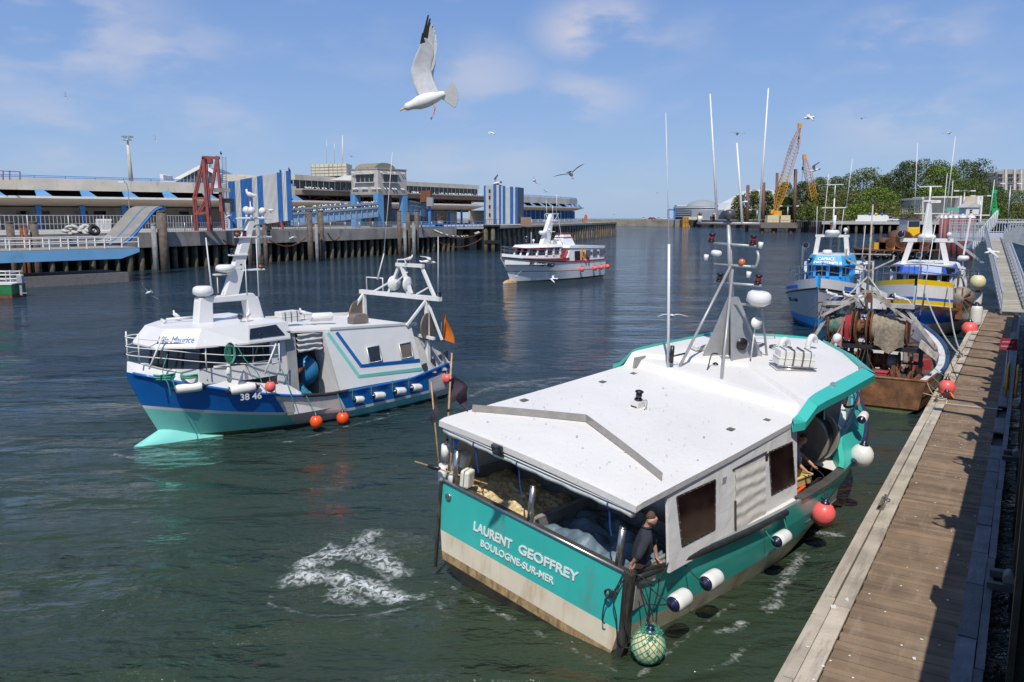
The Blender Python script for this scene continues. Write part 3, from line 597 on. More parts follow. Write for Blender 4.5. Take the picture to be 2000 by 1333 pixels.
# wheelhouse below
m = M(); P = [(8.5, -1.5), (9.9, -1.45), (10.9, -.8), (11.1, 0), (10.9, .8), (9.9, 1.45), (8.5, 1.5)]
for i in range(7):
    a, b = P[i], P[(i + 1) % 7]; m.slab([(*a, 1.6), (*b, 1.6), (*b, 2.5), (*a, 2.5)], (0, 0, .0001)); m.quad((*a, 1.6), (*b, 1.6), (*b, 2.45), (*a, 2.45)); m.quad((*a, 3.1), (*b, 3.1), (*b, 3.42), (*a, 3.42))
    m.bar((*a, 2.4), (*a, 3.2), .12)
m.build('wheelhouse_wall', WALLG, A)
m = M()
for i in range(7):
    a, b = P[i], P[(i + 1) % 7]; m.quad((*a, 2.45), (*b, 2.45), (*b, 3.1), (*a, 3.1))
m.build('window', mat('grey_green_glass', (.09, .12, .11), .08, var=.3), A)
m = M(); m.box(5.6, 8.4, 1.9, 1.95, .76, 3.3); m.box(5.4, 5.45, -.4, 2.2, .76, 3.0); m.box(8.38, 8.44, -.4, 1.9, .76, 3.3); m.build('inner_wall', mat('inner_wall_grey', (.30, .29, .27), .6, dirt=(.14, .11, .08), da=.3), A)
# grey metal screen curving behind the hauler, then the drum
HAUL = mat('hauler_steel', (.42, .38, .33), .4, .55, var=.18, vs=3, dirt=(.13, .1, .08), da=.3)
wn = thing('net_hauler', 'grey steel net hauler with a black drum on the side deck of the teal trawler', 'net hauler'); setm(wn, FA)
for x in (7.7, 8.3):
    m = M(); m.lathe([(.6, -.025), (.64, 0), (.6, .025), (.2, .1 if x < 7.9 else -.1), (.05, .1 if x < 7.9 else -.1)], (x, -1.5, 1.95), (1, 0, 0), 36); m.build('flange', HAUL, wn)
m = M(); m.lathe([(.5, 0), (.53, .28), (.5, .56)], (7.72, -1.5, 1.95), (1, 0, 0), 32); m.build('drum', mat('black_rubber_drum', (.025, .026, .028), .55, var=.2), wn)
m = M(); m.slab([(6.9, -1.0, 1.2), (7.6, -1.0, 1.2), (7.9, -1.0, 2.7), (7.2, -1.0, 2.8), (6.8, -1.0, 2.5)], (0, .04, 0)); m.build('guard_plate', HAUL, wn)
m = M(); m.tube(resample([(7.9, -1.75, 1.2), (8.0, -1.8, 1.8), (8.15, -1.75, 2.3), (8.35, -1.6, 2.75)], 12), .05, 10); m.cyl((7.7, -1.6, .8), (7.7, -1.55, 1.6), .05); m.build('arm', STEEL, wn)
m = M(); m.lathe([(.16, 0), (.17, .03), (.01, .04)], (6.35, -.8, 2.35), (0, -1, 0), 20); m.build('disc', ALU, wn)
# starboard gunwale cap, rub rails
def capstrip(u0, u1, sd, w, th, mt, name='gunwale_cap', n=20, lift=.0):
    m = M()
    for i in range(n):
        a, b = u0 + (u1 - u0) * i / n, u0 + (u1 - u0) * (i + 1) / n; p, q = hA.edge(a, sd), hA.edge(b, sd)
        m.slab([(p.x, p.y + sd * .03, p.z + lift), (q.x, q.y + sd * .03, q.z + lift), (q.x, q.y - sd * w, q.z + lift), (p.x, p.y - sd * w, p.z + lift)], (0, 0, th))
    m.build(name, mt, A)
capstrip(.385, .56, -1, .17, .03, mat('worn_cap', (.11, .10, .09), .5, .3, var=.3, dirt=(.25, .2, .14), da=.3))
capstrip(.02, .9, 1, .12, .03, MATS['worn_cap'])
hA.rub(A, mat('black_rubber_rail', (.025, .024, .026), .55, var=.4, vs=9, dirt=(.12, .11, .1), da=.15), .062, .01, .335, -1, dz=-.06, out=.03)
m = M(); P = [hA.edge(.01 + .37 * i / 12, -1) for i in range(13)]
for i in range(12): p, q = P[i], P[i + 1]; m.slab([(p.x, p.y + .02, p.z - .05), (q.x, q.y + .02, q.z - .05), (q.x, q.y + .16, q.z - .02), (p.x, p.y + .16, p.z - .02)], (0, 0, .03))
m.build('side_ledge', ROOFW, A)
for sd in (-1, 1): hA.rub(A, mat('navy_rail', (.02, .025, .055), .5, var=.3, vs=8), .075, .60, .995, sd, dz=-.02, out=.02)
# forward bulwark: flares inward in teal over a white foredeck
for sd in (-1, 1):
    m = M(); n = 26; P = []
    for i in range(n + 1):
        u = .555 + .43 * i / n; p = hA.edge(u, sd); k = min(1, i / 4.); k = k * k * (3 - 2 * k); w = .34 * (1 - .5 * (i / n) ** 3)
        P.append((p, Vector((p.x, sd * max(abs(p.y) - w * k - .02, .0), p.z + .06 + .34 * k)), Vector((p.x, sd * max(abs(p.y) - w * k - .14, .0), p.z + .06 + .34 * k)), Vector((p.x, sd * max(abs(p.y) - w * k - .2, .0), p.z - .25))))
    for i in range(n):
        for j in range(3): m.quad(P[i][j], P[i + 1][j], P[i + 1][j + 1], P[i][j + 1])
    m.build('bow_bulwark', TEAL2, A)
m = M(); m.tube(resample([(9.0, -1.95, 2.1), (9.9, -1.78, 2.45), (11.3, -1.3, 3.0), (12.1, -.75, 3.1), (12.6, 0, 3.12), (12.1, .75, 3.1), (11.3, 1.3, 3.05), (9.9, 1.75, 2.9), (9.2, 1.9, 2.2)], 40), .03, 8)
for p in ((12.1, -.75), (12.1, .75), (10.8, -1.48), (10.8, 1.5)): m.cyl((p[0], p[1], 2.2), (p[0], p[1], 3.05 if p[0] > 12 else 2.85), .022)
m.build('bow_rail', STEEL, A)
m = M(); m.bc((11.8, 0, 2.1), (.5, .12, .5)); m.cyl((12.5, 0, 1.7), (12.5, 0, 2.2), .09); m.cyl((12.5, -.2, 2.05), (12.5, .2, 2.05), .035); m.build('bollard', NAVY, A)
# mast
MG = mat('mast_aluminium', (.38, .385, .38), .42, .3, var=.08, vs=6)
m = M(); B_ = [(6.9, .75), (8.6, .75), (8.5, .1), (7.5, .1)]
m.slab([(7.0, .95, 3.38), (8.0, .45, 3.4), (7.75, .75, 4.85), (7.6, .82, 4.85)], (.03, .03, 0)); m.slab([(7.3, .35, 3.4), (8.3, .1, 3.4), (7.75, .68, 4.85), (7.55, .75, 4.85)], (.03, .03, 0))
m.slab([(7.2, .55, 3.4), (8.2, .0, 3.4), (8.5, .5, 3.4), (7.7, 1.0, 3.4)], (0, 0, .02))
m.slab([(8.3, .05, 3.4), (7.9, .95, 3.4), (7.65, .8, 4.85), (7.75, .65, 4.85)], (.03, .0, 0)); m.k = 1; m.lathe([(.15, 0), (.15, .02), (.001, .02)], (7.63, .31, 3.78), (-.45, -.85, .1), 20)
m.build('mast_pylon', [MG, BLACK], A)
m = M(); m.cyl((7.62, .75, 4.7), (7.6, 1.14, 6.66), .05, .045); m.cyl((7.66, .70, 4.7), (7.64, 1.09, 6.5), .02, n=6)
for (a, b) in (((7.6, 1.95, 6.46), (7.6, .32, 6.66)), ((7.6, 1.57, 6.03), (7.6, .33, 6.13)), ((7.6, 1.34, 5.54), (7.6, .21, 5.66)), ((7.6, 1.24, 5.12), (7.6, .04, 5.25))): m.cyl(a, b, .03)
m.tube(resample([(7.6, .35, 5.65), (7.55, .22, 5.68), (7.55, .2, 5.9), (7.6, .28, 6.02)], 8), .035, 8)
m.cyl((6.0, 1.0, 3.1), (7.55, .87, 5.57), .035, .03); m.cyl((5.92, -.22, 3.0), (7.55, .80, 5.5), .035, .03); m.cyl((8.5, .05, 3.45), (7.75, .0, 4.7), .028); m.build('mast', MG, A)
m = M(); m.bc((5.92, -.26, 3.05), (.2, .16, .07)); m.bc((5.95, .98, 3.05), (.16, .14, .07)); m.build('strut_foot', ROOFW, A, bevel=.006)
m = M(); m.lathe([(.13, 0), (.13, .12), (.11, .2), (.05, .22), (.01, .22)], (7.6, 1.12, 6.66), n=18); m.build('masthead_unit', mat('dark_grey_unit', (.06, .06, .065), .4), A)
whip(A, (7.6, 1.43, 6.6), (7.6, 2.1, 9.5), .032); whip(A, (7.6, .35, 6.7), (7.6, .63, 9.66), .03); whip(A, (7.6, .76, 6.6), (7.6, 1.21, 8.42), .036)
whip(A, (5.9, 1.15, 3.05), (5.75, 1.5, 6.05), .035, r1=.03); whip(A, (5.75, 1.5, 6.05), (5.55, 1.9, 8.9), .012)
m = M(); m.cyl((5.88, 1.1, 3.35), (5.87, 1.12, 3.75), .05); m.cyl((5.9, 1.1, 3.5), (6.25, 1.0, 3.55), .02); m.build('antenna_clamp', BLACK, A)
m = M(); m.tube(resample([(5.95, 1.0, 3.1), (6.1, .7, 3.12), (6.35, .45, 3.2), (6.6, .5, 3.6), (6.72, .4, 3.62)], 16), .015, 6); m.build('cable', BLACK, A)
for (y, z, l) in ((1.5, 6.06, REDL), (.42, 6.16, REDL), (1.13, 5.15, GLASS), (.14, 5.28, REDL)): navlamp(A, (7.6, y, z), .085, l)
m = M(); m.lathe([(.075, 0), (.08, .05), (.06, .11), (.01, .13)], (7.6, .62, 5.66), n=16); m.build('beacon', AMBER, A)
radome(A, (7.6, .05, 4.86), .28, .25); m = M(); m.bc((7.6, .1, 4.76), (.2, .3, .05)); m.bar((7.65, .1, 4.76), (7.65, .7, 4.7), .05); m.build('bracket', MG, A)
m = M(); m.lathe([(.03, -.03), (.13, 0), (.15, .03), (.001, .02)], (7.6, .02, 4.36), (-.5, -.8, .3), 20); m.cyl((7.62, .02, 3.5), (7.62, .04, 4.3), .018); m.build('dish_antenna', FEND, A)
radome(A, (7.6, 1.32, 5.78), .13, .1, name='satellite_dome')
for c in ((7.6, 1.58, 5.6), (7.6, .22, 6.1), (7.6, .4, 5.38), (7.6, 1.9, 6.5)):
    m = M(); m.cyl(c, (c[0], c[1], c[2] + .14), .045, .06, n=12); m.build('sensor', FEND, A)
# roof furniture
ball(A, (11.0, -.62, 3.78), .11, name='dome_antenna'); 
for (x, y) in ((9.9, -.35), (8.75, -.15)):
    m = M(); m.tube(resample([(x, y, 3.5), (x, y, 3.75), (x + .1, y - .02, 3.87), (x + .24, y - .05, 3.8), (x + .26, y - .06, 3.7)], 12), .07, 10); m.build('vent_pipe', WHITE, A)
m = M(); m.tube([(8.9, 1.55, 3.52), (8.95, 1.5, 3.62), (10.2, .75, 3.66), (10.25, .72, 3.55)], .018, 6); m.build('grab_rail', STEEL, A)
DK = mat('faded_black_marking', (.06, .06, .065), .7)
text('1763', .62, (8.75, .75, 3.543), (.55, -.84, 0), (.84, .55, .0), DK, A, ext=.003, sx=1.1, name='roof_number')
floodlamp(A, (7.3, -2.12, 3.42), (.35, -1, -.25), .12); floodlamp(A, (9.35, -1.95, 3.5), (.5, -1, -.25), .12)
floodlamp(A, (-.16, .7, 2.64), (-1, 0, -.4), .12, mt=mat('dark_grey_unit', (.06, .06, .065)))
m = M(); m.lathe([(.07, 0), (.075, .03), (.01, .04)], (6.95, .55, 3.28), (-.85, -.3, .3), 14); m.lathe([(.07, 0), (.075, .03), (.01, .04)], (6.9, -.12, 3.22), (-.85, .3, .3), 14); m.build('rubber_plug', BLACK, A)
m = M(); m.bc((7.4, 1.3, 3.5), (.4, .3, .12), rz=-.4); m.build('hatch', ROOFW, A, bevel=.02)
t = thing('life_raft', 'white life raft canister strapped to a cradle on the teal trawler roof', 'life raft'); setm(t, FA @ Matrix.Translation((7.9, -.9, 3.42)) @ Matrix.Rotation(radians(-42), 4, 'Z'))
raft(t, (0, 0, .04), .85, .2, 0, 'canister'); m = M()
for x in (-.3, -.1, .12, .3): m.tube([(x, -.22, .08), (x, -.225, .4), (x, -.19, .49), (x, .19, .49), (x, .225, .4), (x, .22, .08)], .01 if abs(x) > .2 else .02, 5)
m.build('strap', mat('grey_strap', (.12, .11, .1), .7), t); m = M()
for y in (-.24, .24): m.tube([(-.47, y, .06), (.47, y, .06)], .016, 6); m.tube([(-.47, y, .12), (.47, y, .12)], .01, 6)
for x in (-.46, .46): m.tube([(x, -.24, .06), (x, .24, .06)], .016, 6)
m.build('cradle', STEEL, t)
# fenders, buoys
fg = 'fenders along the starboard side of the teal trawler'
def hg(x, z=1.3): p = hA.at(x, -1); return (p.x, p.y - .03, z)
fender(FA, (.8, -2.76, .97), (1, -.02, .05), .46, .155, 'white sausage fender with navy end nearest the stern corner of the teal trawler', fg, [((.53, -2.76, 1.0), hg(.4, 1.2)), ((.53, -2.76, 1.0), hg(.5, .8))], rope=ROPE_K)
fender(FA, (1.72, -2.80, 1.03), (1, -.02, .03), .46, .155, 'white sausage fender below the canvas door, second from the teal trawler stern', fg, [((1.45, -2.8, 1.05), hg(1.4, 1.25))], rope=ROPE_K)
fender(FA, (4.3, -2.82, 1.02), (1, .0, .02), .5, .14, 'scuffed slimmer white fender forward of the black rubbing rail of the teal trawler', fg, [((4.0, -2.8, 1.05), hg(3.9, 1.25)), ((4.6, -2.8, 1.05), hg(4.6, 1.35))])
fender(FA, (9.5, -2.14, 2.32), (.9, .2, .1), .42, .12, 'small white fender with dark end high on the bow flare of the teal trawler', fg, [((9.6, -2.1, 2.4), (9.7, -1.8, 2.5))])
buoy(FA, (6.42, -2.75, .92), .245, PINK, 'large salmon pink ball buoy hanging between the teal trawler and the pontoon', None, hg(6.5, 1.4), rope=ROPE_K)
buoy(FA, (8.85, -2.5, 1.62), .26, FEND, 'large cream ball buoy hanging off the bow quarter of the teal trawler', None, (8.85, -2.35, 2.0), rope=ROPE_K, sq=1.1)
t = buoy(FA, (.18, -2.66, .34), .265, mat('pale_yellow_vinyl', (.66, .62, .36), .5, var=.08, dirt=(.3, .22, .1), da=.15), 'pale yellow ball buoy in green netting at the stern corner of the teal trawler', None, (.1, -2.4, 1.3), rope=ROPE_K)
m = M()
for k in range(14):
    for sgn in (-1, 1):
        P = []
        for i in range(15):
            th = pi * (.03 + .94 * i / 14); a = 2 * pi * k / 14 + sgn * i * .225; P.append((.272 * sin(th) * cos(a), .272 * sin(th) * sin(a), -.30 * cos(th) + .0))
        m.tube(P, .0055, 4)
for k in range(60):
    a = random.uniform(0, 6.28); z = random.choice([random.uniform(.2, .3), random.uniform(-.1, .28) if a < 2 else .25]); r = sqrt(max(.02, .28 ** 2 - z * z)); c = Vector((r * cos(a), r * sin(a), z)); m.tube([c, c * 1.08 + Vector((random.uniform(-.03, .03), random.uniform(-.03, .03), .03)), c * 1.05 + Vector((random.uniform(-.05, .05), random.uniform(-.05, .05), 0))], .007, 4)
m.build('netting', ROPE_G, t)
# mooring lines and loops hung on the stern corner
t = thing('mooring_rope', 'black mooring rope looped over the stern corner post of the teal trawler', 'rope'); setm(t, FA)
m = M()
for P in ([(.0, -2.15, 1.5), (-.1, -2.1, 1.2), (-.13, -1.95, .9), (-.12, -1.93, .55), (-.1, -1.98, .5)], [(.0, -2.2, 1.5), (-.12, -2.3, 1.0), (-.1, -2.38, .6), (.05, -2.45, .4), (.25, -2.5, .55), (.4, -2.55, 1.0), (.5, -2.5, 1.35)],
          [(.02, -2.25, 1.5), (-.14, -2.1, 1.1), (-.14, -2.2, .75), (-.1, -2.3, .3), (.1, -2.45, .25), (.3, -2.5, .6), (.35, -2.45, 1.3)], [(.05, -2.2, 1.5), (.3, -2.5, 1.36), (.6, -2.5, 1.42), (.8, -2.45, 1.5)]):
    m.tube(resample(P, 24), .012, 6)
m.build('rope_loop', ROPE_K, t)
m = M(); coil(m, (-.1, -1.98, 1.05), .07, 3, .012, (-1, 0, 0)); m.build('rope_end', ROPE_K, t)
# poles with flags at the port stern
t = thing('marker_pole', 'bamboo marker pole with a blue flag and white floats at the port stern corner', 'marker buoy', group='flagged marker poles on the teal trawler'); setm(t, FA @ Matrix.Translation((.18, 2.2, 1.4)))
BAM = mat('bamboo', (.45, .28, .12), .5, var=.25, vs=12)
m = M(); m.cyl((0, 0, -.2), (0, .06, 1.25), .018, n=8); m.build('pole', BAM, t)
def flag(u, v): return Vector((-.02 + .02 * sin(v * 9), -.03 - .20 * u * (1 - .55 * v) + .03 * sin(v * 7 + u * 5), 1.22 - .62 * v - .1 * u))
heap(flag, 'flag', mat('blue_flag', (.01, .13, .42), .6, var=.2, vs=8), t, 10, 18)
m = M(); m.ell((-.02, -.1, .12), (.11, .11, .13)); m.build('float', FEND, t)
t = thing('marker_pole', 'taller bamboo marker pole with a furled black flag at the port stern corner', 'marker buoy', group='flagged marker poles on the teal trawler'); setm(t, FA @ Matrix.Translation((.15, 2.32, 1.4)))
m = M(); m.cyl((0, 0, -.3), (.06, .14, 2.55), .022, .016, n=8); m.cyl((0, .1, -.2), (-.1, .5, 1.9), .018, .014, n=8); m.k = 1
for z in (.2, .8, 1.4, 2.0): m.cyl((.06 * z / 2.5, .14 * z / 2.5, z), (.06 * z / 2.5, .14 * z / 2.5, z + .05), .026)
m.build('pole', [BAM, BLACK], t)
def flag2(u, v): return Vector((.1 + .36 * u + .05 * sin(v * 6), .12 - .12 * u + .09 * sin(u * 7 + v * 4), 2.0 - .42 * v - .2 * u + .1 * sin(u * 4)))
heap(flag2, 'flag', mat('black_flag', (.035, .02, .035), .8, var=.3, vs=8), t, 14, 14)
def flag3(u, v): return Vector((-.08 + .04 * sin(v * 6), .42 - .14 * u * (1 - v * .4) + .03 * sin(v * 9), 1.7 - .6 * v - .1 * u))
heap(flag3, 'flag', MATS['black_flag'], t, 10, 14)
m = M(); m.cyl((0, .08, -.1), (0, .08, .3), .09, n=14); m.cyl((.0, .06, .42), (.0, .06, .72), .08, n=14); m.build('float', FEND, t)
m = M(); m.bc((.3, -.18, .42), (.2, .22, .3), rx=.2); m.build('float', FEND, t, bevel=.04)
t = thing('boat_hook', 'bamboo pole with black rags lying out over the teal transom', 'boat hook'); setm(t, FA)
m = M(); m.cyl((.35, 1.35, 1.62), (-.25, 2.8, 1.72), .014, n=8); m.k = 1; m.ell((-.08, 2.42, 1.69), (.05, .05, .16), ax=(-.4, 1, 0)); m.build('pole', [BAM, BLACK], t)
t = thing('polystyrene_float', 'square white polystyrene float block tied on the teal stern rail', 'float'); setm(t, FA @ Matrix.Translation((.12, 1.68, 1.68)) @ Matrix.Rotation(.3, 4, 'Z'))
m = M(); m.bc((0, 0, 0), (.26, .2, .34)); m.build('block', mat('polystyrene', (.75, .72, .62), .8, var=.08, vs=14, bump=.5, bs=40, dirt=(.4, .36, .26), da=.15, ds=(12, 12, 12)), t, bevel=.04); m = M(); m.tube([(-.14, 0, -.18), (-.14, 0, .18), (.14, 0, .18), (.14, 0, -.18)], .008, 5, closed=True); m.build('cord', ROPE_G, t)
# crates by the crewman
for (x, y, z, mt, lb, rz) in ((5.95, -2.0, .95, mat('orange_crate', (.8, .1, .015), .5), 'orange plastic fish crate beside the crewman handling rope', .1), (6.25, -1.95, 1.18, mat('yellow_crate', (.72, .56, .22), .5), 'pale yellow fish crate under the crewman, above an orange one', -.1)):
    t = thing('fish_crate', lb, 'crate'); setm(t, FA @ Matrix.Translation((x + .35, y, z + .12)) @ Matrix.Rotation(rz, 4, 'Z'))
    m = M(); w, d, h = .3, .2, .22
    m.box(-w, w, -d, d, 0, .02)
    for sx in (-1, 1): m.box(sx * w - .012, sx * w + .012, -d, d, 0, h); m.box(sx * w - .03, sx * w + .03, -d - .02, d + .02, h - .03, h)
    for sy in (-1, 1): m.box(-w, w, sy * d - .012, sy * d + .012, 0, h); m.box(-w - .02, w + .02, sy * d - .03, sy * d + .03, h - .032, h - .002)
    m.build('shell', mt, t)
t = thing('orange_rope', 'coil of orange rope hung on the bow rail of the teal trawler', 'rope'); setm(t, FA)
m = M()
for k in range(2): m.tube(resample([(11.2 + k * .1, -1.2, 3.0), (11.3, -1.0, 2.7), (11.0 + .15 * k, -1.1, 2.3), (10.6, -1.3, 2.15), (11.0, -1.45, 2.2), (11.5, -1.25, 2.3), (11.35, -1.15, 2.95)], 40), .035, 7)
m.build('coil', mat('orange_rope_fibre', (.55, .13, .04), .8, var=.3, vs=30), t)
random.seed(77); m = M()
for k in range(300):
    x = random.uniform(.1, 6.2); y = random.uniform(-2.1, 2.1); s_ = random.choice([.005, .006, .008, .010, .018]) * random.uniform(.7, 1.4); a = random.uniform(0, 6.28); h = .018 if x < 5.4 else .6
    if x > 5.3 + .85 * (1 - abs(y) / 2.2): continue
    m.k = 0 if k % 3 else 1; m.quad(*[(x + s_ * random.uniform(.5, 1.6) * cos(a + q * 1.2), y + s_ * random.uniform(.4, 1.2) * sin(a + q * 1.2), Z0(x, y) - .002 + .02) for q in range(5)])
o = m.build('roof_specks', [mat('speck_brown', (.3, .24, .15), .9), mat('speck_grey', (.36, .35, .33), .9)]); setm(o, FA); tag(o, 'scattered grit, droppings and rusty specks on the white roof of the teal trawler', 'specks', kind='stuff')
m = M(); m.tube(resample([(3.6, .1, 2.93), (4.6, -.6, 2.97), (5.6, -.9, 3.02), (6.5, -.6, 3.1)], 20), .008, 4); m.build('cable', mat('pale_cable', (.5, .5, .48), .6), A)
# ---------------- blue and white trawler under way towards the left
FB = frame(-3.9, 32.3, 228)
B = thing('fishing_trawler', 'blue and white trawler with a pale aqua lower hull steaming towards the left', 'fishing boat'); setm(B, FB)
BLUE = mat('royal_blue_paint', S(16, 100, 176, .95), .3, var=.1, vs=2, coat=.3, dirt=(.06, .12, .22), da=.15, ds=(3, 3, 1.5))
AQUA = mat('aqua_paint', S(125, 208, 196, .97), .4, var=.05, vs=1.5, dirt=(.10, .24, .2), da=.12, ds=(2, 2, 1), coat=.2)
SCUFF = mat('scuffed_white_plate', (.62, .58, .54), .5, var=.1, dirt=(.16, .10, .06), da=.38, ds=(4, 4, 1.5))
WEED = mat('weedy_waterline', (.10, .12, .04), .8, var=.4, vs=8, dirt=(.03, .03, .02), da=.5)
def zgB(u): return 1.02 + .0 * u + 1.25 * max(0, (u - .5) / .5) ** 1.5 + .3 * max(0, .2 - u) / .2
hB = Hull(11.3, [(zgB, 11.35, 2.42, 2.6, .88, 0), (lambda u: .42 + .75 * max(0, (u - .45) / .55) ** 1.4, 10.9, 2.38, 2.2, .88, 1),
                 (lambda u: .32 + .75 * max(0, (u - .45) / .55) ** 1.4, 10.85, 2.36, 2.1, .88, 2), (lambda u: .07, 10.35, 2.25, 1.5, .88, 3), (lambda u: -.5, 10.0, 1.8, 1.2, .8, 3), (lambda u: -.8, 9.8, .1, 1, .5, 3)], u0=.42)
hB.mesh(B, [BLUE, WHITE, AQUA, WEED])
# scuffed plating amidships, set proud of the hull
for sd in (1, -1):
    m = M(); n = 10
    for i in range(n):
        for j in range(3):
            P = []
            for (ii, jj) in ((i, j), (i + 1, j), (i + 1, j + 1), (i, j + 1)):
                u = (5.1 + 2.2 * ii / n + .12 * (3 - jj)) / 11.3; p = hB.edge(u, sd, jj); P.append((p.x, p.y + sd * .012, p.z - (.02 if jj == 0 else 0)))
            m.quad(*P)
    m.build('scuffed_plate', SCUFF, B)
m = M()
for i in range(8):      # aft plate
    for j in range(3):
        P = []
        for (ii, jj) in ((i, j), (i + 1, j), (i + 1, j + 1), (i, j + 1)):
            u = (.02 + 1.3 * ii / 8) / 11.3; p = hB.edge(u, 1, jj); P.append((p.x, p.y + .012, p.z - (.3 if jj == 0 else 0)))
        m.quad(*P)
m.build('scuffed_plate', SCUFF, B)
hB.inner(B, WHITE, lambda u: .55, u1=.62); hB.deck(B, DECKG, lambda u: .55, u1=.64); hB.deck(B, WHITE, lambda u: zgB(u) - .1, u0=.6, u1=.98, name='foredeck')
# bulbous forefoot
m = M()
for sd in (1, -1):
    def bulb(u, v, sd=sd):
        r = Vector((11.25 - 2.8 * u, .02 * sd, -.05 + 1.3 * min(u, .45))); b = Vector((11.25 - 2.8 * u, sd * .92 * u ** .7, -.15)); return r.lerp(b, v) + Vector((0, sd * .10 * sin(pi * v) * (1 - u), 0))
    m.grid(bulb, 14, 8)
m.build('bulbous_bow', AQUA, B)
# white upper bulwark forward with cap
for sd in (1, -1):
    m = M(); n = 24
    for i in range(n):
        P = []
        for ii, k in ((i, 0), (i + 1, 0), (i + 1, 1), (i, 1)):
            u = .60 + .395 * ii / n; p = hB.edge(u, sd); h = .30 * min(1, ii / 3. + .3); P.append((p.x - .05 * k, sd * max(0, abs(p.y) - .10 * k), p.z + h * k))
        m.quad(*P)
        P = []
        for ii, k in ((i, 1), (i + 1, 1), (i + 1, 2), (i, 2)):
            u = .60 + .395 * ii / n; p = hB.edge(u, sd); h = .30 * min(1, ii / 3. + .3); P.append((p.x - .05 * k, sd * max(0, abs(p.y) - .10 * k), p.z + h))
        m.quad(*P)
    m.build('bulwark', WHITE, B)
    hB.rub(B, BLUE, .045, .02, .985, sd, dz=.0, out=.02)
hB.rub(B, mat('black_rubber_rail', (.025, .024, .026)), .06, .45, .60, 1, dz=.02, out=.02)
# foredeck house: raised white casing, dark slanted windows, visor roof
def loop(P, z): return [(x, y, z) for x, y in P]
WP = [(7.2, 1.75), (8.4, 1.72), (9.7, 1.35), (10.35, .55), (10.35, -.55), (9.7, -1.35), (8.4, -1.72), (7.2, -1.75)]
m = M()
for i in range(7):
    a, b = WP[i], WP[i + 1]; m.quad((*a, 1.8), (*b, 1.8), (b[0] + .02, b[1] * 1.0, 2.28), (a[0] + .02, a[1] * 1.0, 2.28))
m.quad((7.2, -1.75, 1.0), (7.2, 1.75, 1.0), (7.2, 1.75, 3.1), (7.2, -1.75, 3.1)); m.slab([(7.2, 1.75, 2.2), (7.5, 1.76, 2.2), (7.5, 1.7, 3.05), (7.2, 1.7, 3.05)], (0, -.04, 0)); m.slab([(6.9, 1.8, .8), (7.3, 1.8, .8), (7.3, 1.72, 3.0), (6.9, 1.72, 3.0)], (0, -.05, 0))
m.build('wheelhouse_wall', WHITE, B)
W2 = [(x - .12 * (x - 7.2) / 3, y * .97) for x, y in WP]
m = M(); f = M()
for i in range(7):
    a, b = WP[i], WP[i + 1]; c, d = W2[i + 1], W2[i]; m.quad((*a, 2.28), (*b, 2.28), (*c, 2.98), (*d, 2.98))
    for k in (0, .5):
        p = [a[j] + (b[j] - a[j]) * k for j in (0, 1)]; q = [d[j] + (c[j] - d[j]) * k for j in (0, 1)]; f.bar((*p, 2.28), (*q, 2.98), .05 if k else .09, .03)
w = m.build('window', GLASS, B); f.build('frame', BLACK, w)
m = M(); m.slab([(7.55, 1.755, 2.32), (8.15, 1.745, 2.32), (8.12, 1.71, 2.88), (7.55, 1.72, 2.88)], (0, .012, 0)); w = m.build('window', GLASS, B)
m = M()
for a, b in (((7.55, 1.77, 2.32), (8.15, 1.76, 2.32)), ((8.15, 1.76, 2.32), (8.12, 1.73, 2.88)), ((8.12, 1.73, 2.88), (7.55, 1.74, 2.88)), ((7.55, 1.74, 2.88), (7.55, 1.77, 2.32))): m.bar(a, b, .035, .02)
m.build('frame', ALU, w)
VP = [(6.9, 1.95), (8.4, 2.0), (9.9, 1.6), (10.75, .75), (10.75, -.75), (9.9, -1.6), (8.4, -2.0), (6.9, -1.95)]
VT = [(6.9, 1.82), (8.3, 1.85), (9.6, 1.42), (10.35, .66), (10.35, -.66), (9.6, -1.42), (8.3, -1.85), (6.9, -1.82)]
m = M()
for i in range(8):
    a, b = VP[i], VP[(i + 1) % 8]; c, d = VT[(i + 1) % 8], VT[i]; m.quad((*a, 3.0), (*b, 3.0), (*c, 3.5), (*d, 3.5)); m.quad((*a, 3.0), (*b, 3.0), (*b, 2.95), (*a, 2.95))
m.quad(*loop(VT, 3.5)); m.quad(*loop(VP[::-1], 2.95)); m.build('visor_roof', WHITE, B)
m = M(); m.slab([(x, 1.95 + .0333 * (x - 6.9) - .28 * (z - 3) + .012, z) for x, z in ((7.1, 3.1), (8.36, 3.1), (8.28, 3.4), (7.35, 3.44))], (0, .012, .01))
m.build('visor_window', GLASS, B); navlamp(B, (7.95, 1.9, 3.06), .07, REDL)
a, b, c = Vector((10.75, .75, 3.0)), Vector((9.9, 1.6, 3.0)), Vector((10.35, .66, 3.5)); r_ = (b - a).normalized(); n_ = r_.cross(c - a).normalized(); u_ = n_.cross(r_)
SCR = mat('blue_script', (.10, .20, .45), .5); text("L'ile Maurice", .33, a + r_ * .06 + u_ * .13 + n_ * .02, r_, u_, SCR, B, ext=.004, shear=.35, width=1.08)
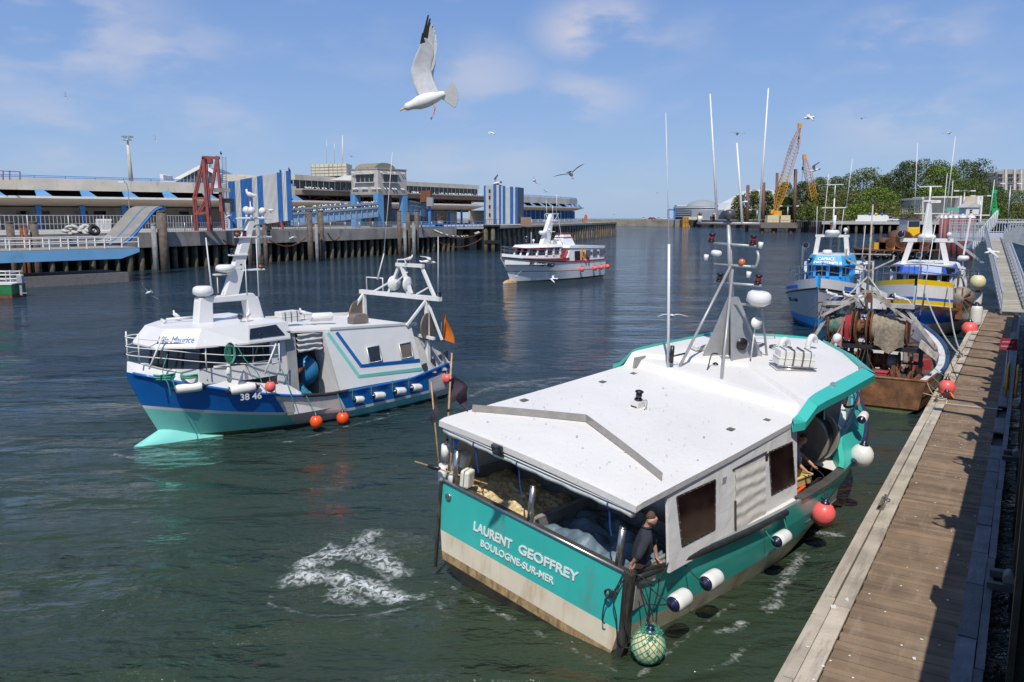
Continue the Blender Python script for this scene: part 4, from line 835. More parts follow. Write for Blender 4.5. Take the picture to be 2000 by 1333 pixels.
# roof running aft and the long shelter
m = M()
m.slab([(6.9, 1.8, 3.12), (6.9, -1.8, 3.12), (5.3, -1.95, 3.02), (1.6, -2.0, 2.84), (1.6, 1.95, 2.84), (5.4, 1.95, 3.02)], (0, 0, .06)); m.slab([(6.9, 1.75, 3.12), (7.6, 1.78, 3.12), (7.6, -1.78, 3.12), (6.9, -1.75, 3.12)], (0, 0, .22)); m.build('roof', ROOFW, B)
m = M(); m.slab([(5.4, 1.98, 3.08), (1.6, 1.98, 2.9), (1.6, 1.98, 2.98), (5.4, 1.98, 3.16)], (0, -.06, 0)); m.slab([(5.4, -1.98, 3.08), (1.6, -2.0, 2.9), (1.6, -2.0, 3.05), (5.4, -1.98, 3.22)], (0, .06, 0)); m.build('roof_coaming', WHITE, B)
m = M(); m.slab([(5.35, 2.36, 1.08), (1.6, 2.34, 1.05), (1.85, 1.97, 2.86), (5.65, 1.97, 3.04)], (0, -.05, 0)); m.quad((5.35, 2.3, 1.08), (5.65, 1.92, 3.04), (5.65, 1.3, 3.04), (5.35, 1.3, .6)); m.build('shelter_wall', WHITE, B)
m = M(); m.slab([(5.35, -2.36, 1.08), (1.6, -2.34, 1.05), (1.85, -1.97, 2.86), (5.65, -1.97, 3.04)], (0, .05, 0)); m.quad((1.7, 2.3, .6), (1.9, 1.92, 2.9), (1.9, -1.92, 2.9), (1.7, -2.3, .6)); m.build('shelter_wall', WHITE, B)
def sw(x, z): return Vector((x, 2.36 - (z - 1.08) * .20 + .006, z))
m = M(); ST = lambda pts, w, k: None
for (P, w, k) in (([(5.15, 2.98), (4.35, 1.75), (1.72, 1.62)], .12, 0), ([(5.5, 3.0), (4.5, 1.42), (1.68, 1.3)], .12, 1)):
    m.k = k
    for i in range(2): a, b = sw(*P[i]), sw(*P[i + 1]); m.bar(a, b, .012, w, up=(.0, 0, 1) if i else (1, 0, 0))
m.build('stripe', [BLUE, AQUA], B)
for (x, z) in ((3.72, 2.1), (2.28, 2.06)):
    m = M(); P = [sw(x - .27, z - .28), sw(x + .27, z - .28), sw(x + .31, z + .24), sw(x - .23, z + .26)]; m.slab(P, (0, .012, 0)); w = m.build('window', GLASS if x > 3 else mat('brown_glass', (.16, .13, .1), .2), B, bevel=.02)
    m = M(); m.tube([p + Vector((0, .02, 0)) for p in P], .028, 6, closed=True); m.build('frame', ALU, w)
# opening with hauler and rolled curtain
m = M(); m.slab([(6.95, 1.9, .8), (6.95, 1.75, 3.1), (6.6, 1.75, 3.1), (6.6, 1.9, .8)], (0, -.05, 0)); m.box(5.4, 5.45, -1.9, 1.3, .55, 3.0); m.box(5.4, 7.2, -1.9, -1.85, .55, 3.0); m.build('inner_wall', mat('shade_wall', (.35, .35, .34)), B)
def curt(u, v): return Vector((5.65 + .95 * u, 1.85 + .05 * sin(v * 22 + 2 * mn.noise(Vector((u * 4, v * 4, 0)))), 2.45 + .6 * v))
heap(curt, 'rolled_curtain', mat('grey_canvas', (.5, .49, .46), .8, bump=.5, bs=10), B, 16, 30)
t = thing('net_hauler', 'blue flanged net hauler in the side opening of the blue and white trawler', 'net hauler'); setm(t, FB)
m = M(); m.lathe([(.5, 0), (.52, .04), (.2, .14), (.05, .15)], (6.1, 1.4, 1.75), (.75, .6, .1), 28); m.build('flange', mat('hauler_blue', (.02, .16, .33), .45, dirt=(.1, .07, .05), da=.3), t)
m = M(); m.lathe([(.36, 0), (.34, .25), (.36, .5), (.44, .52)], (5.65, 1.1, 1.72), (.75, .55, .05), 24); m.build('drum', MATS['black_rubber_drum'], t)
m = M(); m.cyl((6.2, 1.45, 1.78), (6.6, 1.75, 1.84), .12, .1, 14); m.cyl((6.3, 1.4, .6), (6.2, 1.4, 1.6), .1); m.build('motor', RUST, t)
def heapb(u, v): return Vector((5.9 + .9 * u, 1.1 + .85 * v, .7 + .65 * sin(pi * u) * sin(pi * v) ** .5 + .18 * mn.noise(Vector((u * 5, v * 5, 0)))))
heap(heapb, 'net_bundle', mat('blue_net', (.03, .2, .3), .8, var=.4, vs=12, bump=.8, bs=30), t, 24, 24)
# mast on its arch
m = M()
for (x, xt) in ((8.85, 8.75), (7.0, 7.15)): m.slab([(x - .27, .25, 3.3), (x + .27, .25, 3.3), (xt + .22, .2, 4.2), (xt - .22, .2, 4.2)], (0, -.4, 0))
m.slab([(8.97, .2, 4.1), (8.95, .2, 4.28), (7.1, .2, 4.32), (6.9, .2, 4.1)], (0, -.4, 0)); m.build('mast_arch', WHITE, B, bevel=.03)
m = M(); m.slab([(8.1, .14, 4.3), (7.6, .14, 4.3), (6.82, .07, 6.75), (7.02, .07, 6.75)], (0, -.26, 0)); m.slab([(8.1, .12, 5.1), (7.45, .12, 4.7), (7.45, .12, 5.2)], (0, -.24, 0)); m.build('mast', WHITE, B, bevel=.015)
m = M()
for (xa, xb, z, w) in ((7.45, 6.2, 6.72, .1), (7.5, 6.3, 6.12, .16), (7.75, 7.2, 5.55, .16), (7.4, 6.6, 5.05, .14), (8.35, 7.6, 4.95, .1)): m.slab([(xa, -w, z), (xb, -w, z), (xb, w, z), (xa, w, z)], (0, 0, .05))
m.cyl((6.92, -.8, 6.76), (6.92, .8, 6.76), .03); m.build('mast_platform', WHITE, B, bevel=.01)
radome(B, (8.75, 0, 4.4), .31, .24); radome(B, (7.95, .0, 5.1), .30, .18)
for (x, y, z) in ((7.15, .38, 7.0), (6.7, .3, 6.98), (6.9, -.35, 7.02)): ball(B, (x, y, z), .12)
m = M(); m.cyl((6.2, 0, 6.75), (6.2, 0, 7.0), .02); m.ell((6.2, 0, 7.02), (.1, .1, .04)); m.build('gps_antenna', WHITE, B); whip(B, (6.95, 0, 6.75), (6.95, 0, 7.3), .03)
for (x, z, l) in ((7.25, 6.17, REDL), (6.35, 6.17, GREENL), (7.5, 6.17, AMBER), (7.7, 5.6, GLASS), (6.7, 5.1, AMBER), (7.45, 5.1, REDL)): navlamp(B, (x, .05, z), .075, l)
for (a, b, r) in (((8.45, .0, 4.4), (8.5, -.1, 6.15), .03), ((7.35, .2, 4.3), (7.35, .2, 5.4), .022), ((6.95, .25, 4.2), (6.98, .3, 6.1), .022), ((8.35, .2, 4.4), (8.35, .2, 4.9), .02)): whip(B, a, b, r)
hornlamp(B, (8.0, .9, 3.68), (.7, .5, .1), .1); m = M(); m.cyl((9.7, -.6, 3.62), (8.9, -.5, 3.62), .04, .05); m.lathe([(.03, 0), (.12, .15)], (9.7, -.6, 3.55), (1, -.1, 0), 14); m.build('horn', WHITE, B); m = M(); m.lathe([(.02, 0), (.13, .03), (.1, .05)], (8.75, -.4, 3.6), (1, 0, 0), 14); m.build('horn', ROPE_G, B)
floodlamp(B, (7.0, 1.85, 3.12), (.2, 1, -.3), .13)
t = thing('life_raft', 'strapped white life raft canister on the roof of the blue and white trawler', 'life raft'); setm(t, FB @ Matrix.Translation((5.9, .25, 3.2)) @ Matrix.Rotation(.1, 4, 'Z')); raft(t, (0, 0, 0), .8, .2, 0, 'canister'); m = M()
for x in (-.25, 0, .25): m.tube([(x, -.22, .05), (x, -.21, .42), (x, .21, .42), (x, .22, .05)], .012, 5)
m.build('strap', BLACK, t)
m = M(); m.cyl((4.95, .2, 3.32), (4.15, .35, 3.3), .15, n=18); m.build('canister', FEND, B, bevel=.02); m = M(); m.slab([(3.6, .5, 3.0), (2.9, .5, 3.0), (2.9, .5, 3.25), (3.05, .5, 3.34), (3.45, .5, 3.34), (3.6, .5, 3.22)], (0, .35, 0)); m.build('roof_vent', mat('brown_metal', (.16, .13, .11), .5, dirt=(.3, .28, .25), da=.3), B, bevel=.02)
# bow rails
PR = [(7.5, 2.22, 2.0), (8.6, 2.02, 2.1), (9.6, 1.6, 2.25), (10.5, 1.0, 2.42), (11.05, .4, 2.5), (11.2, 0, 2.52), (11.05, -.4, 2.5), (10.5, -1.0, 2.42), (9.6, -1.6, 2.25), (8.4, -2.05, 2.1)]
m = M(); PP = resample(PR, 40)
for h, r in ((.35, .016), (.6, .016), (.88, .02)): m.tube([p + Vector((.0, 0, h - .02 * p.x + .1)) for p in PP], r, 6)
for p in (PR[0], PR[2], PR[4], PR[6], PR[8]): p = Vector(p); m.cyl(p, p + Vector((0, 0, .9)), .022, n=6)
for p, q in ((PR[0], (-.35, .0)), (PR[3], (-.3, 0))): p = Vector(p); m.cyl(p + Vector((.55, 0, -.0)), p + Vector((.1, 0, .9)), .026, n=6)
m.build('bow_rail', WHITE, B)
m = M(); m.bc((10.7, 0, 2.35), (.16, .5, .12)); m.cyl((9.9, .9, 1.85), (9.9, .9, 2.3), .07); m.cyl((8.9, 1.6, 1.85), (8.9, 1.6, 2.35), .06); m.cyl((8.9, 1.6, 2.3), (9.3, 1.45, 2.3), .05); m.build('bollard', WHITE, B)
t = thing('rope_coil', 'pile of green rope on the foredeck behind the bow rail of the blue trawler', 'rope'); setm(t, FB)
m = M(); coil(m, (10.35, .5, 2.0), .38, 5, .03); coil(m, (9.9, 1.1, 2.05), .25, 3, .03); m.build('coil', ROPE_G, t)
t = thing('rope_hank', 'hank of green rope hung over the bow rail, trailing down the blue bow', 'rope'); setm(t, FB)
m = M()
for k in range(6): m.tube([(9.0 + (.05 + .025 * k) * cos(a * .45) + .02 * k, 2.06 + .012 * k, 2.78 + (.22 + .02 * k) * sin(a * .45)) for a in range(14)], .012, 5, closed=True)
m.build('hank', ROPE_G, t); m = M()
for P in ([(8.8, 1.95, 3.0), (8.6, 2.1, 2.5), (8.3, 2.22, 2.1), (8.2, 2.32, 1.75)], [(10.5, 1.05, 2.8), (10.7, 1.1, 2.3), (10.65, 1.3, 1.95), (10.6, 1.3, 1.6)], [(7.5, 2.3, 2.1), (7.4, 2.4, 1.7), (7.3, 2.5, 1.2), (7.2, 2.5, .7)]): m.tube(resample(P, 12), .014, 5)
m.build('rope', ROPE_G, t)
# stern gantry
m = M(); WS = WSTEEL
for (y, yt) in ((-1.5, -1.6), (2.15, 2.1)):
    m.bar((1.2, y, .6), (1.2, yt, 3.85), .13); m.bar((2.1, yt + (.1 if y < 0 else -.1), 2.9), (1.25, yt, 3.75), .08)
m.bar((1.2, -1.8, 3.86), (1.2, 2.85, 3.86), .16)
for (a, b) in (((-.05), .55), (1.05, .8), (2.55, 1.8)): m.bar((1.2, a, 3.9), (1.15, b, 5.0), .1)
m.bar((1.2, .45, 5.02), (1.2, 1.95, 5.02), .13); m.bar((1.2, 1.25, 3.95), (1.2, .72, 5.0), .12); m.bar((1.15, .0, 4.1), (1.15, 1.0, 4.75), .05); m.bar((1.15, 2.3, 4.3), (1.15, 1.5, 3.95), .05); m.bar((1.2, -1.0, 3.9), (1.2, .2, 4.4), .06)
m.bar((1.3, 2.6, 2.4), (1.3, 1.7, 2.45), .1); m.bar((1.1, 2.8, 2.35), (1.15, 2.05, 3.8), .07); m.build('gantry', WS, B)
m = M(); m.tube([(1.2, -1.4, 3.95), (1.2, -1.4, 4.45), (1.2, -.4, 4.45), (1.2, -.4, 3.95)], .025, 6); m.tube([(1.2, .5, 5.08), (1.2, .5, 5.2), (1.2, .9, 5.22), (1.2, 1.0, 5.08)], .025, 6); m.build('grab_rail', WHITE, B)
for y in (.35, .95): m = M(); m.lathe([(.05, 0), (.27, .06), (.29, .1), (.2, .12), (.07, .2)], (1.2, y, 4.3), (-.2, -1 if y < .5 else 1, 0), 20); m.build('sheave', WS, B)
for (y, x) in ((-1.75, 1.6), (1.95, 1.2)):
    m = M(); m.lathe([(.5, -.03), (.52, 0), (.5, .03), (.12, .05), (.1, .3)], (x, y + .2, 3.02 if y < 0 else 2.8), (.3, -1, 0), 30); m.build('net_drum', mat('drum_brown', (.22, .17, .13), .55, .2, dirt=(.12, .05, .02), da=.4), B)
whip(B, (1.3, -.6, 4.4), (1.15, -.35, 5.4), .035, name='antenna'); whip(B, (1.15, -.35, 5.4), (1.0, .1, 9.2), .014); whip(B, (1.1, 2.62, 3.9), (1.1, 2.66, 6.1), .02); navlamp(B, (1.2, 2.8, 3.95), .07)
def cov(u, v):
    x = 1.75 - 1.75 * u; y = 2.28 - .1 * u; zt = 2.35 * (1 - u) ** .9 + 1.2 * u + .1; return Vector((x, y - .35 * v * (1 - u * .5) + .06 * sin(u * 18 + v * 6), 1.05 + (zt - 1.0) * v))
heap(cov, 'canvas_cover', mat('grey_canvas', (.5, .49, .46)), B, 40, 20)
m = M(); P = [(.02, 1.98, 1.28), (1.8, 2.3, 1.06), (1.8, 2.25, 1.35), (.02, 1.95, 1.75)]; m.slab(P, (0, -.06, 0)); m.build('stern_bulwark', mat('dark_grey_paint', (.05, .05, .055), .5, dirt=(.2, .18, .15), da=.2), B)
def fl(u, v): return Vector((.75 - .35 * u * v, 2.45 + .12 * sin(u * 6 + v * 3) + .25 * u, 3.3 - .95 * v - .25 * u))
t = thing('orange_flag', 'pair of limp orange flags on the stern gantry of the blue and white trawler', 'flag'); setm(t, FB); heap(fl, 'cloth', mat('orange_cloth', (.75, .2, .02), .7, var=.15), t, 10, 16); m = M(); m.cyl((.8, 2.4, 2.2), (.75, 2.45, 3.4), .012); m.build('pole', BAM, t)
# fenders
fg = 'white fenders on the port side of the blue and white trawler'
def hb(x, z=.1): p = hB.at(x, 1); return (p.x, p.y + .05, p.z + z)
for (x, z, L, r, lb, tl) in ((9.95, 1.72, .88, .14, 'foremost white fender with purple ends on the blue bow', -.02), (8.6, 1.58, .88, .15, 'long white fender under the hanging green rope, second from the bow', .02),
                         (4.75, .70, .42, .12, 'short white fender just aft of the orange buoys on the blue hull', .1), (3.9, .70, .55, .13, 'white fender below the forward shelter window of the blue trawler', .12), (2.95, .70, .55, .14, 'white fender between the two shelter windows of the blue trawler', .14), (2.15, .70, .55, .14, 'aftmost white fender on the blue trawler, near the canvas cover', .12)):
    p = hB.at(x, 1); q = hB.at(x - .4, 1); ax = (p - q); ax.z = .05 if x < 6 else -.03
    fender(FB, (x, p.y + r + .03 - (.14 if x > 8 else 0), z), ax, L, r, lb, fg, [((x + L * .5, p.y + .1, z), hb(x + L * .45, .1))] + ([((x - L * .5, p.y + .12, z), hb(x - L * .5, .25))] if x > 6 else []))
og = 'orange ball buoys hanging at the waist of the blue trawler'
buoy(FB, (6.55, 2.68, .30), .205, ORANGE, 'forward one of two bright orange ball buoys at the trawler waist', og, hb(6.7, .05)); buoy(FB, (5.5, 2.66, .22), .205, ORANGE, 'aft one of two bright orange ball buoys at the trawler waist', og, hb(5.55, .05))
buoy(FB, (7.95, 2.36, 1.62), .165, PINK, 'small pink ball buoy at the aft end of the bow rail of the blue trawler', None, (7.9, 2.2, 2.1))
buoy(FB, (.35, 2.25, .75), .19, PINK, 'faded pink ball buoy at the stern quarter of the blue trawler', None, (.6, 2.2, 1.4)); buoy(FB, (-.3, 1.6, .95), .18, PINK, 'pink ball buoy hanging behind the transom of the blue trawler', None, (-.05, 1.6, 1.4))
text('38 46', .28, (8.95, 2.32, 1.34), (-1, .38, 0), (0, .1, 1), WHITE, B, ext=.004, bold=.004)
# ---------------- far quay on the left and the ferry terminal
CONC = mat('stained_concrete', (.34, .31, .27), .85, var=.2, vs=.5, bump=.4, bs=2, dirt=(.10, .085, .06), da=.45, ds=(.7, .7, .18))
CONCL = mat('pale_concrete', (.56, .52, .45), .85, var=.12, vs=.3, dirt=(.22, .18, .13), da=.3, ds=(.8, .8, .25))
QTOP = mat('quay_paving', (.40, .38, .34), .9, var=.12, vs=.15, dirt=(.25, .22, .18), da=.3, ds=(.3, .3, .3))
PILE = mat('weedy_pile', (.13, .11, .075), .9, var=.4, vs=1.2, bump=.5, bs=6, dirt=(.035, .05, .018), da=.65, ds=(1.4, 1.4, .35))
TIMB = mat('timber_pile', (.13, .10, .08), .85, var=.35, vs=2, bump=.5, bs=8, dirt=(.06, .045, .03), da=.4, ds=(3, 3, .3))
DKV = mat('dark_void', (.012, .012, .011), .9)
BLU = mat('sky_blue_paint', S(95, 150, 198, .9), .6, var=.12, vs=.6, dirt=(.16, .2, .24), da=.25, ds=(.8, .8, .3))
BLU2 = mat('strong_blue_paint', S(62, 126, 196, .9), .6, var=.12, vs=1)
STW = mat('white_cladding', (.70, .69, .65), .6, var=.06, vs=.6, dirt=(.33, .3, .26), da=.2, ds=(1, 1, .2))
REDP = mat('red_oxide_paint', (.27, .06, .05), .6, var=.25, vs=1.5, dirt=(.3, .2, .18), da=.2)
BEIGE = mat('beige_render', (.58, .50, .40), .85, var=.08, vs=.3, dirt=(.25, .2, .15), da=.2, ds=(.6, .6, .2))
def offs(P, d):
    out = []; n = len(P)
    for i in range(n):
        a = Vector(P[max(i - 1, 0)]); b = Vector(P[min(i + 1, n - 1)]); t = (b - a).normalized(); out.append(Vector(P[i]) + Vector((-t.y, t.x)) * d)
    return out
def ribbon(m, P, d0, d1, z0, z1, z0b=None, z1b=None):
    a = offs(P, d0); b = offs(P, d1); z0b = z0 if z0b is None else z0b; z1b = z1 if z1b is None else z1b
    for i in range(len(P) - 1):
        A0, A1, B0, B1 = a[i], a[i + 1], b[i], b[i + 1]
        m.add([(*A0, z0), (*A1, z0), (*B1, z0b), (*B0, z0b), (*A0, z1), (*A1, z1), (*B1, z1b), (*B0, z1b)], [(0, 3, 2, 1), (4, 5, 6, 7), (0, 1, 5, 4), (3, 7, 6, 2)] + ([(0, 4, 7, 3)] if i == 0 else []) + ([(1, 2, 6, 5)] if i == len(P) - 2 else []))
def along(P, step, d=0, start=0):
    """points every `step` metres along polyline P with the local heading"""
    P = offs(P, d); out = []; acc = start
    for i in range(len(P) - 1):
        a, b = P[i], P[i + 1]; L = (b - a).length; t = (b - a) / L
        while acc < L: out.append((a + t * acc, atan2(t.y, t.x))); acc += step
        acc -= L
    return out
Q1 = [(-75, 57), (-45.6, 109), (-21.2, 151.4), (-11.5, 168)]; Q2 = [(-16, 167.5), (-4.8, 177), (12, 224), (38.5, 306)]
g = M(); g.slab([(-75, 57, 4.75), (-45.6, 109, 4.75), (-21.2, 151.4, 4.75), (-11.5, 168, 4.75), (-4.5, 171, 4.75), (12, 222, 4.75), (38.5, 306, 4.75), (36, 318, 4.75), (-60, 420, 4.75), (-300, 400, 4.75), (-300, 57, 4.75)], (0, 0, -.4))
tag(g.build('quay_ground', QTOP), kind='structure')
q = thing('quay_wall', 'long stained concrete quay on dark piles facing the boats at left', 'quay')
m = M(); ribbon(m, Q1, -.25, 1.2, 2.9, 4.82); m.build('capping_beam', CONC, q)
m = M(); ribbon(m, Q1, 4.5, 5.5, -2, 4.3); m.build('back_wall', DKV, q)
random.seed(5)
for k, (p, a) in enumerate(along(Q1, 1.7, .5)):
    if p.y < 60: continue
    m = M(); w = random.uniform(.28, .45); m.cyl((p.x, p.y, -2), (p.x, p.y, 3), w, n=8)
    m.build('pile', PILE, q)
for k, (p, a) in enumerate(along(Q1, 4.6, 2.6, 1)):
    if p.y < 60: continue
    m = M(); m.bar((p.x, p.y, -2), (p.x + .9, p.y - 1.2, 3), .35); m.build('raker_pile', PILE, q)
q = thing('pier', 'pier head on a long row of weed covered piles, end of the left quay', 'pier')
m = M(); ribbon(m, Q2, -.3, 4, 4.25, 4.86); m.build('deck_beam', mat('weathered_timber', (.30, .25, .18), .9, var=.3, vs=.5, dirt=(.1, .07, .05), da=.4), q)
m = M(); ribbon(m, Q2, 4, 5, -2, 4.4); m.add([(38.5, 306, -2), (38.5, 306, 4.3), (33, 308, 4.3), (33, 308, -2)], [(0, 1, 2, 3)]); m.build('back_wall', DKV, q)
for k, (p, a) in enumerate(along(Q2, 3.3, .2)):
    X = Matrix.Translation((p.x, p.y, 0)) @ Matrix.Rotation(a, 4, 'Z'); m = M(); m.box(-.75, .75, -.45, 2.5, -2, 4.3, X); m.box(-.95, .95, -.6, 1.5, -2, 2.2 + .3 * random.random(), X)
    m.build('pile', mat('pier_pile', (.25, .20, .14), .9, var=.35, vs=.5, bump=.4, bs=3, dirt=(.04, .045, .02), da=.6, ds=(.8, .8, .25)), q)
# timber dolphin piles standing in front of the quay
def pilepost(x0, x1, yt, Y, mt, lb, zb=-2, grp=None):
    a = far(x0, yt, Y); b = far(x1, yt, Y); w = (b.x - a.x); m = M(); c = (a.x + b.x) / 2
    m.cyl((c, Y, zb), (c - .03, Y, a.z - .15), w * .5, w * .45, n=10); m.cyl((c - .03, Y, a.z - .15), (c - .03, Y, a.z), w * .5, w * .4, n=10)
    o = m.build('mooring_pile', mt); return tag(o, lb, 'pile', grp)
GREYP = mat('grey_marked_pile', (.24, .25, .25), .8, var=.3, vs=1.5, dirt=(.07, .08, .05), da=.5, ds=(2, 2, .4))
for a in ((305, 325, 412, 107.5, TIMB, 'tall timber pile right beside the tilted grey loading ramps'), (294, 305, 438, 106.5, GREYP, 'short grey pile with white marks just left of the tall timber pile by the ramps'),
          (598, 610, 411, 126.5, TIMB, 'left one of two tall timber piles below the blue gangway'), (620, 632, 411, 129.5, TIMB, 'right one of two tall timber piles below the blue gangway'), (614, 621, 435, 127, GREYP, 'short grey pile between the two tall piles below the blue gangway'),
          (481, 491, 437, 116.5, TIMB, 'brown pile just right of the striped ramp housing, behind the trawler mast'), (499, 508, 438, 118, GREYP, 'grey marked pile behind the mast of the blue trawler'), (512, 521, 436, 119, TIMB, 'second brown pile right of the trawler mast'),
          (775, 784, 412, 147, TIMB, 'leftmost of three tall timber piles in front of the concrete tower'), (793, 801, 412, 149.5, TIMB, 'middle one of three tall timber piles in front of the concrete tower'), (809, 818, 412, 152, TIMB, 'rightmost of three tall timber piles in front of the concrete tower'),
          (787, 794, 434, 148, GREYP, 'short grey pile left of the middle tall pile by the tower'), (804, 812, 434, 150.5, GREYP, 'short grey pile between the middle and right tall piles by the tower'),
          (11, 27, 433, 88, TIMB, 'left one of two stout brown stumps above the blue ramp'), (57, 74, 433, 90, TIMB, 'right one of two stout brown stumps above the blue ramp')):
    pilepost(*a[:4], a[4], a[5])
t = thing('dolphin', 'dark timber dolphin with railed top behind the bow of the red and white boat', 'dolphin')
for k, x in enumerate((949, 956, 963, 971)): p = far(x, 487, 163 + (k % 2) * 2.5); m = M(); m.cyl((p.x, p.y, -2), (p.x, p.y, 5.2), .42, n=8); m.build('pile', PILE, t)
a = far(946, 470, 162.5); m = M(); m.box(a.x, a.x + 3.0, 162.5, 167, 1.6, 2.2); m.build('platform', DKV, t); m = M(); m.box(a.x - .2, a.x + 3.1, 162.3, 167, 4.9, 5.2); m.build('platform', DKV, t); m = M(); m.box(a.x, a.x + 3, 166, 166.5, -2, 4.9); m.build('backing', DKV, t)
m = M(); 
for i in range(7): m.cyl((a.x + i * .5, 162.5, 5.2), (a.x + i * .5, 162.5, 6.3), .03, n=5)
m.cyl((a.x, 162.5, 6.3), (a.x + 3, 162.5, 6.3), .03, n=5); m.build('railing', BLACK, t)
for lb, a, b, s in (('rusty chain slung low across the recess left of the dolphin', far(848, 452, 156), far(945, 452, 164), 1.3), ('lower slack chain near the water left of the dolphin', far(852, 470, 156), far(942, 465, 164), 1.5), ('chain hung on the quay face below the tower', far(640, 455, 131), far(662, 463, 134), .9), ('chain hung on the quay face behind the blue trawler mast', far(435, 468, 112), far(478, 468, 116), .8), ('chain slung along the quay face between the masts and the twin piles', far(525, 468, 119.5), far(597, 465, 125.8), 1.1)):
    m = M(); P = sag(a, b, s, 44)
    for i in range(44): m.bc(tuple((P[i] + P[i + 1]) / 2), ((P[i + 1] - P[i]).length * .9, .16, .16 if i % 2 else .1), rz=atan2((b - a).y, (b - a).x), ry=-math.asin(max(-1, min(1, ((P[i + 1] - P[i]).normalized()).z))))
    tag(m.build('chain', RUST), lb, 'chain')
# terminal
T = [(-110, 92), (-82, 127), (-56, 149), (-42, 168), (-20, 206), (-7, 226)]; TL = T[:4]; TM = T[3:]; TR = [(-2, 232), (12, 262), (22, 284), (26, 300), (24, 316)]
term = thing('ferry_terminal', 'long low ferry terminal with white canopy, window band and blue columns', 'building')
def wing(P, root):
    m = M(); m.k = 0; ribbon(m, P, 0, .3, 9.75, 10.1); m.k = 1; ribbon(m, P, .3, 5.5, 9.72, 10.08, 8.5, 10.2); m.build('canopy', [STW, BEIGE], root)
    m = M(); ribbon(m, P, 2.4, 2.9, 11.1, 12.95); m.k = 1; ribbon(m, P, 2.9, 40, 12.2, 12.8); m.build('roof_fascia', [CONCL, CONC], root)
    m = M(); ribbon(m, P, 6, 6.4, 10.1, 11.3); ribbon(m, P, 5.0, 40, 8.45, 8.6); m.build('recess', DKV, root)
    m = M(); ribbon(m, P, 11, 11.5, 4.7, 8.6); m.build('wall', BEIGE, root)
    m = M(); m.k = 0
    for h in (13.15, 13.4): 
        a = offs(P, 2.6); m.tube([(*p, h) for p in a], .05, 4)
    for p, an in along(P, 4.5, 2.6): m.cyl((p.x, p.y, 12.9), (p.x, p.y, 13.4), .05, n=4)
    m.build('roof_rail', BLU2, root)
wing(TL, term)
for k, (p, a) in enumerate(along(TL, 6.6, 4.4, 2)):
    X = Matrix.Translation((p.x, p.y, 0)) @ Matrix.Rotation(a, 4, 'Z'); m = M(); m.slab([X @ Vector(v) for v in ((-.35, -.8, 4.75), (.35, -.8, 4.75), (.45, -.2, 8.7), (-.35, -.2, 8.7))], X.to_3x3() @ Vector((0, .6, 0))); m.build('column', BLU2, term)
    m = M(); m.slab([X @ Vector(v) for v in ((-.7, -3.8, 10.1), (1.6, -3.8, 10.1), (.5, -2.6, 11.15), (-.7, -2.6, 11.15))], X.to_3x3() @ Vector((0, .3, 0))); m.build('bracket', BLU, term)
for k, (p, a) in enumerate(along(TL, 3.0, 10.9, 1)):
    if k % 3 == 2: continue
    X = Matrix.Translation((p.x, p.y, 0)) @ Matrix.Rotation(a, 4, 'Z'); m = M(); m.box(-1.0, 1.0, -.06, 0, 7.2, 7.8, X); m.build('window', GLASS, term)
# raised middle
m = M(); m.k = 0; ribbon(m, TM, 0, .3, 9.75, 10.1); m.k = 1; ribbon(m, TM, .3, 5.5, 9.72, 10.08, 8.5, 10.2); m.build('canopy', [STW, BEIGE], term)
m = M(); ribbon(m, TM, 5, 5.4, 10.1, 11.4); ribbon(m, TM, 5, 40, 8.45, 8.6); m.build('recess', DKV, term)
m = M(); 
for z in (10.15, 11.15): m.tube([(*p, z) for p in offs(TM, 2.5)], .07, 4)
pts = along(TM, 4.2, 2.5)
for i in range(len(pts) - 1):
    p, q_ = pts[i][0], pts[i + 1][0]; m.bar((*p, 10.1), (*p, 11.2), .22); m.bar((*p, 10.2 if i % 2 else 11.1), (*q_, 11.1 if i % 2 else 10.2), .12)
m.build('red_truss', REDP, term)
m = M(); m.k = 0; ribbon(m, TM, 0.6, 3.2, 11.3, 12.25, 11.2, 12.4); m.build('soffit_band', mat('brown_band', (.20, .165, .12), .9, var=.15, vs=.4), term)
m = M(); ribbon(m, TM, .2, 3.4, 12.25, 12.45); m.build('ledge', mat('droppings_ledge', (.45, .43, .38), .9, var=.3, vs=2), term)
m = M(); ribbon(m, TM, 2.9, 3.1, 12.4, 14.3); m.build('window_band', mat('terminal_glass', (.03, .03, .026), .1, var=.6, vs=.4), term)
m = M()
for k, (p, a) in enumerate(along(TM, 1.75, 2.8)): m.bar((p.x, p.y, 12.4), (p.x, p.y, 14.3), .16)
m.build('mullions', ALU, term)
m = M(); ribbon(m, TM, 2.3, 20, 14.25, 15.3); m.build('upper_fascia', CONCL, term)
m = M(); ribbon(m, TM, 10, 10.5, 4.7, 8.6); m.build('wall', BEIGE, term)
for k, (p, a) in enumerate(along(TM, 5.6, 4.4, 1)):
    m = M(); m.bar((p.x, p.y, 4.75), (p.x, p.y, 8.7), .55); m.build('column', BLU2, term)
for k, (p, a) in enumerate(along(TM, 3.6, 9.9, 1)):
    X = Matrix.Translation((p.x, p.y, 0)) @ Matrix.Rotation(a, 4, 'Z'); m = M(); m.box(-.9, .9, -.06, 0, 5.2, 7.8, X); m.build('window', GLASS if k % 2 else STW, term)
t2 = thing('terminal_wing', 'curved far wing of the terminal on many blue columns, beyond the striped tower', 'building'); wing(TR, t2)
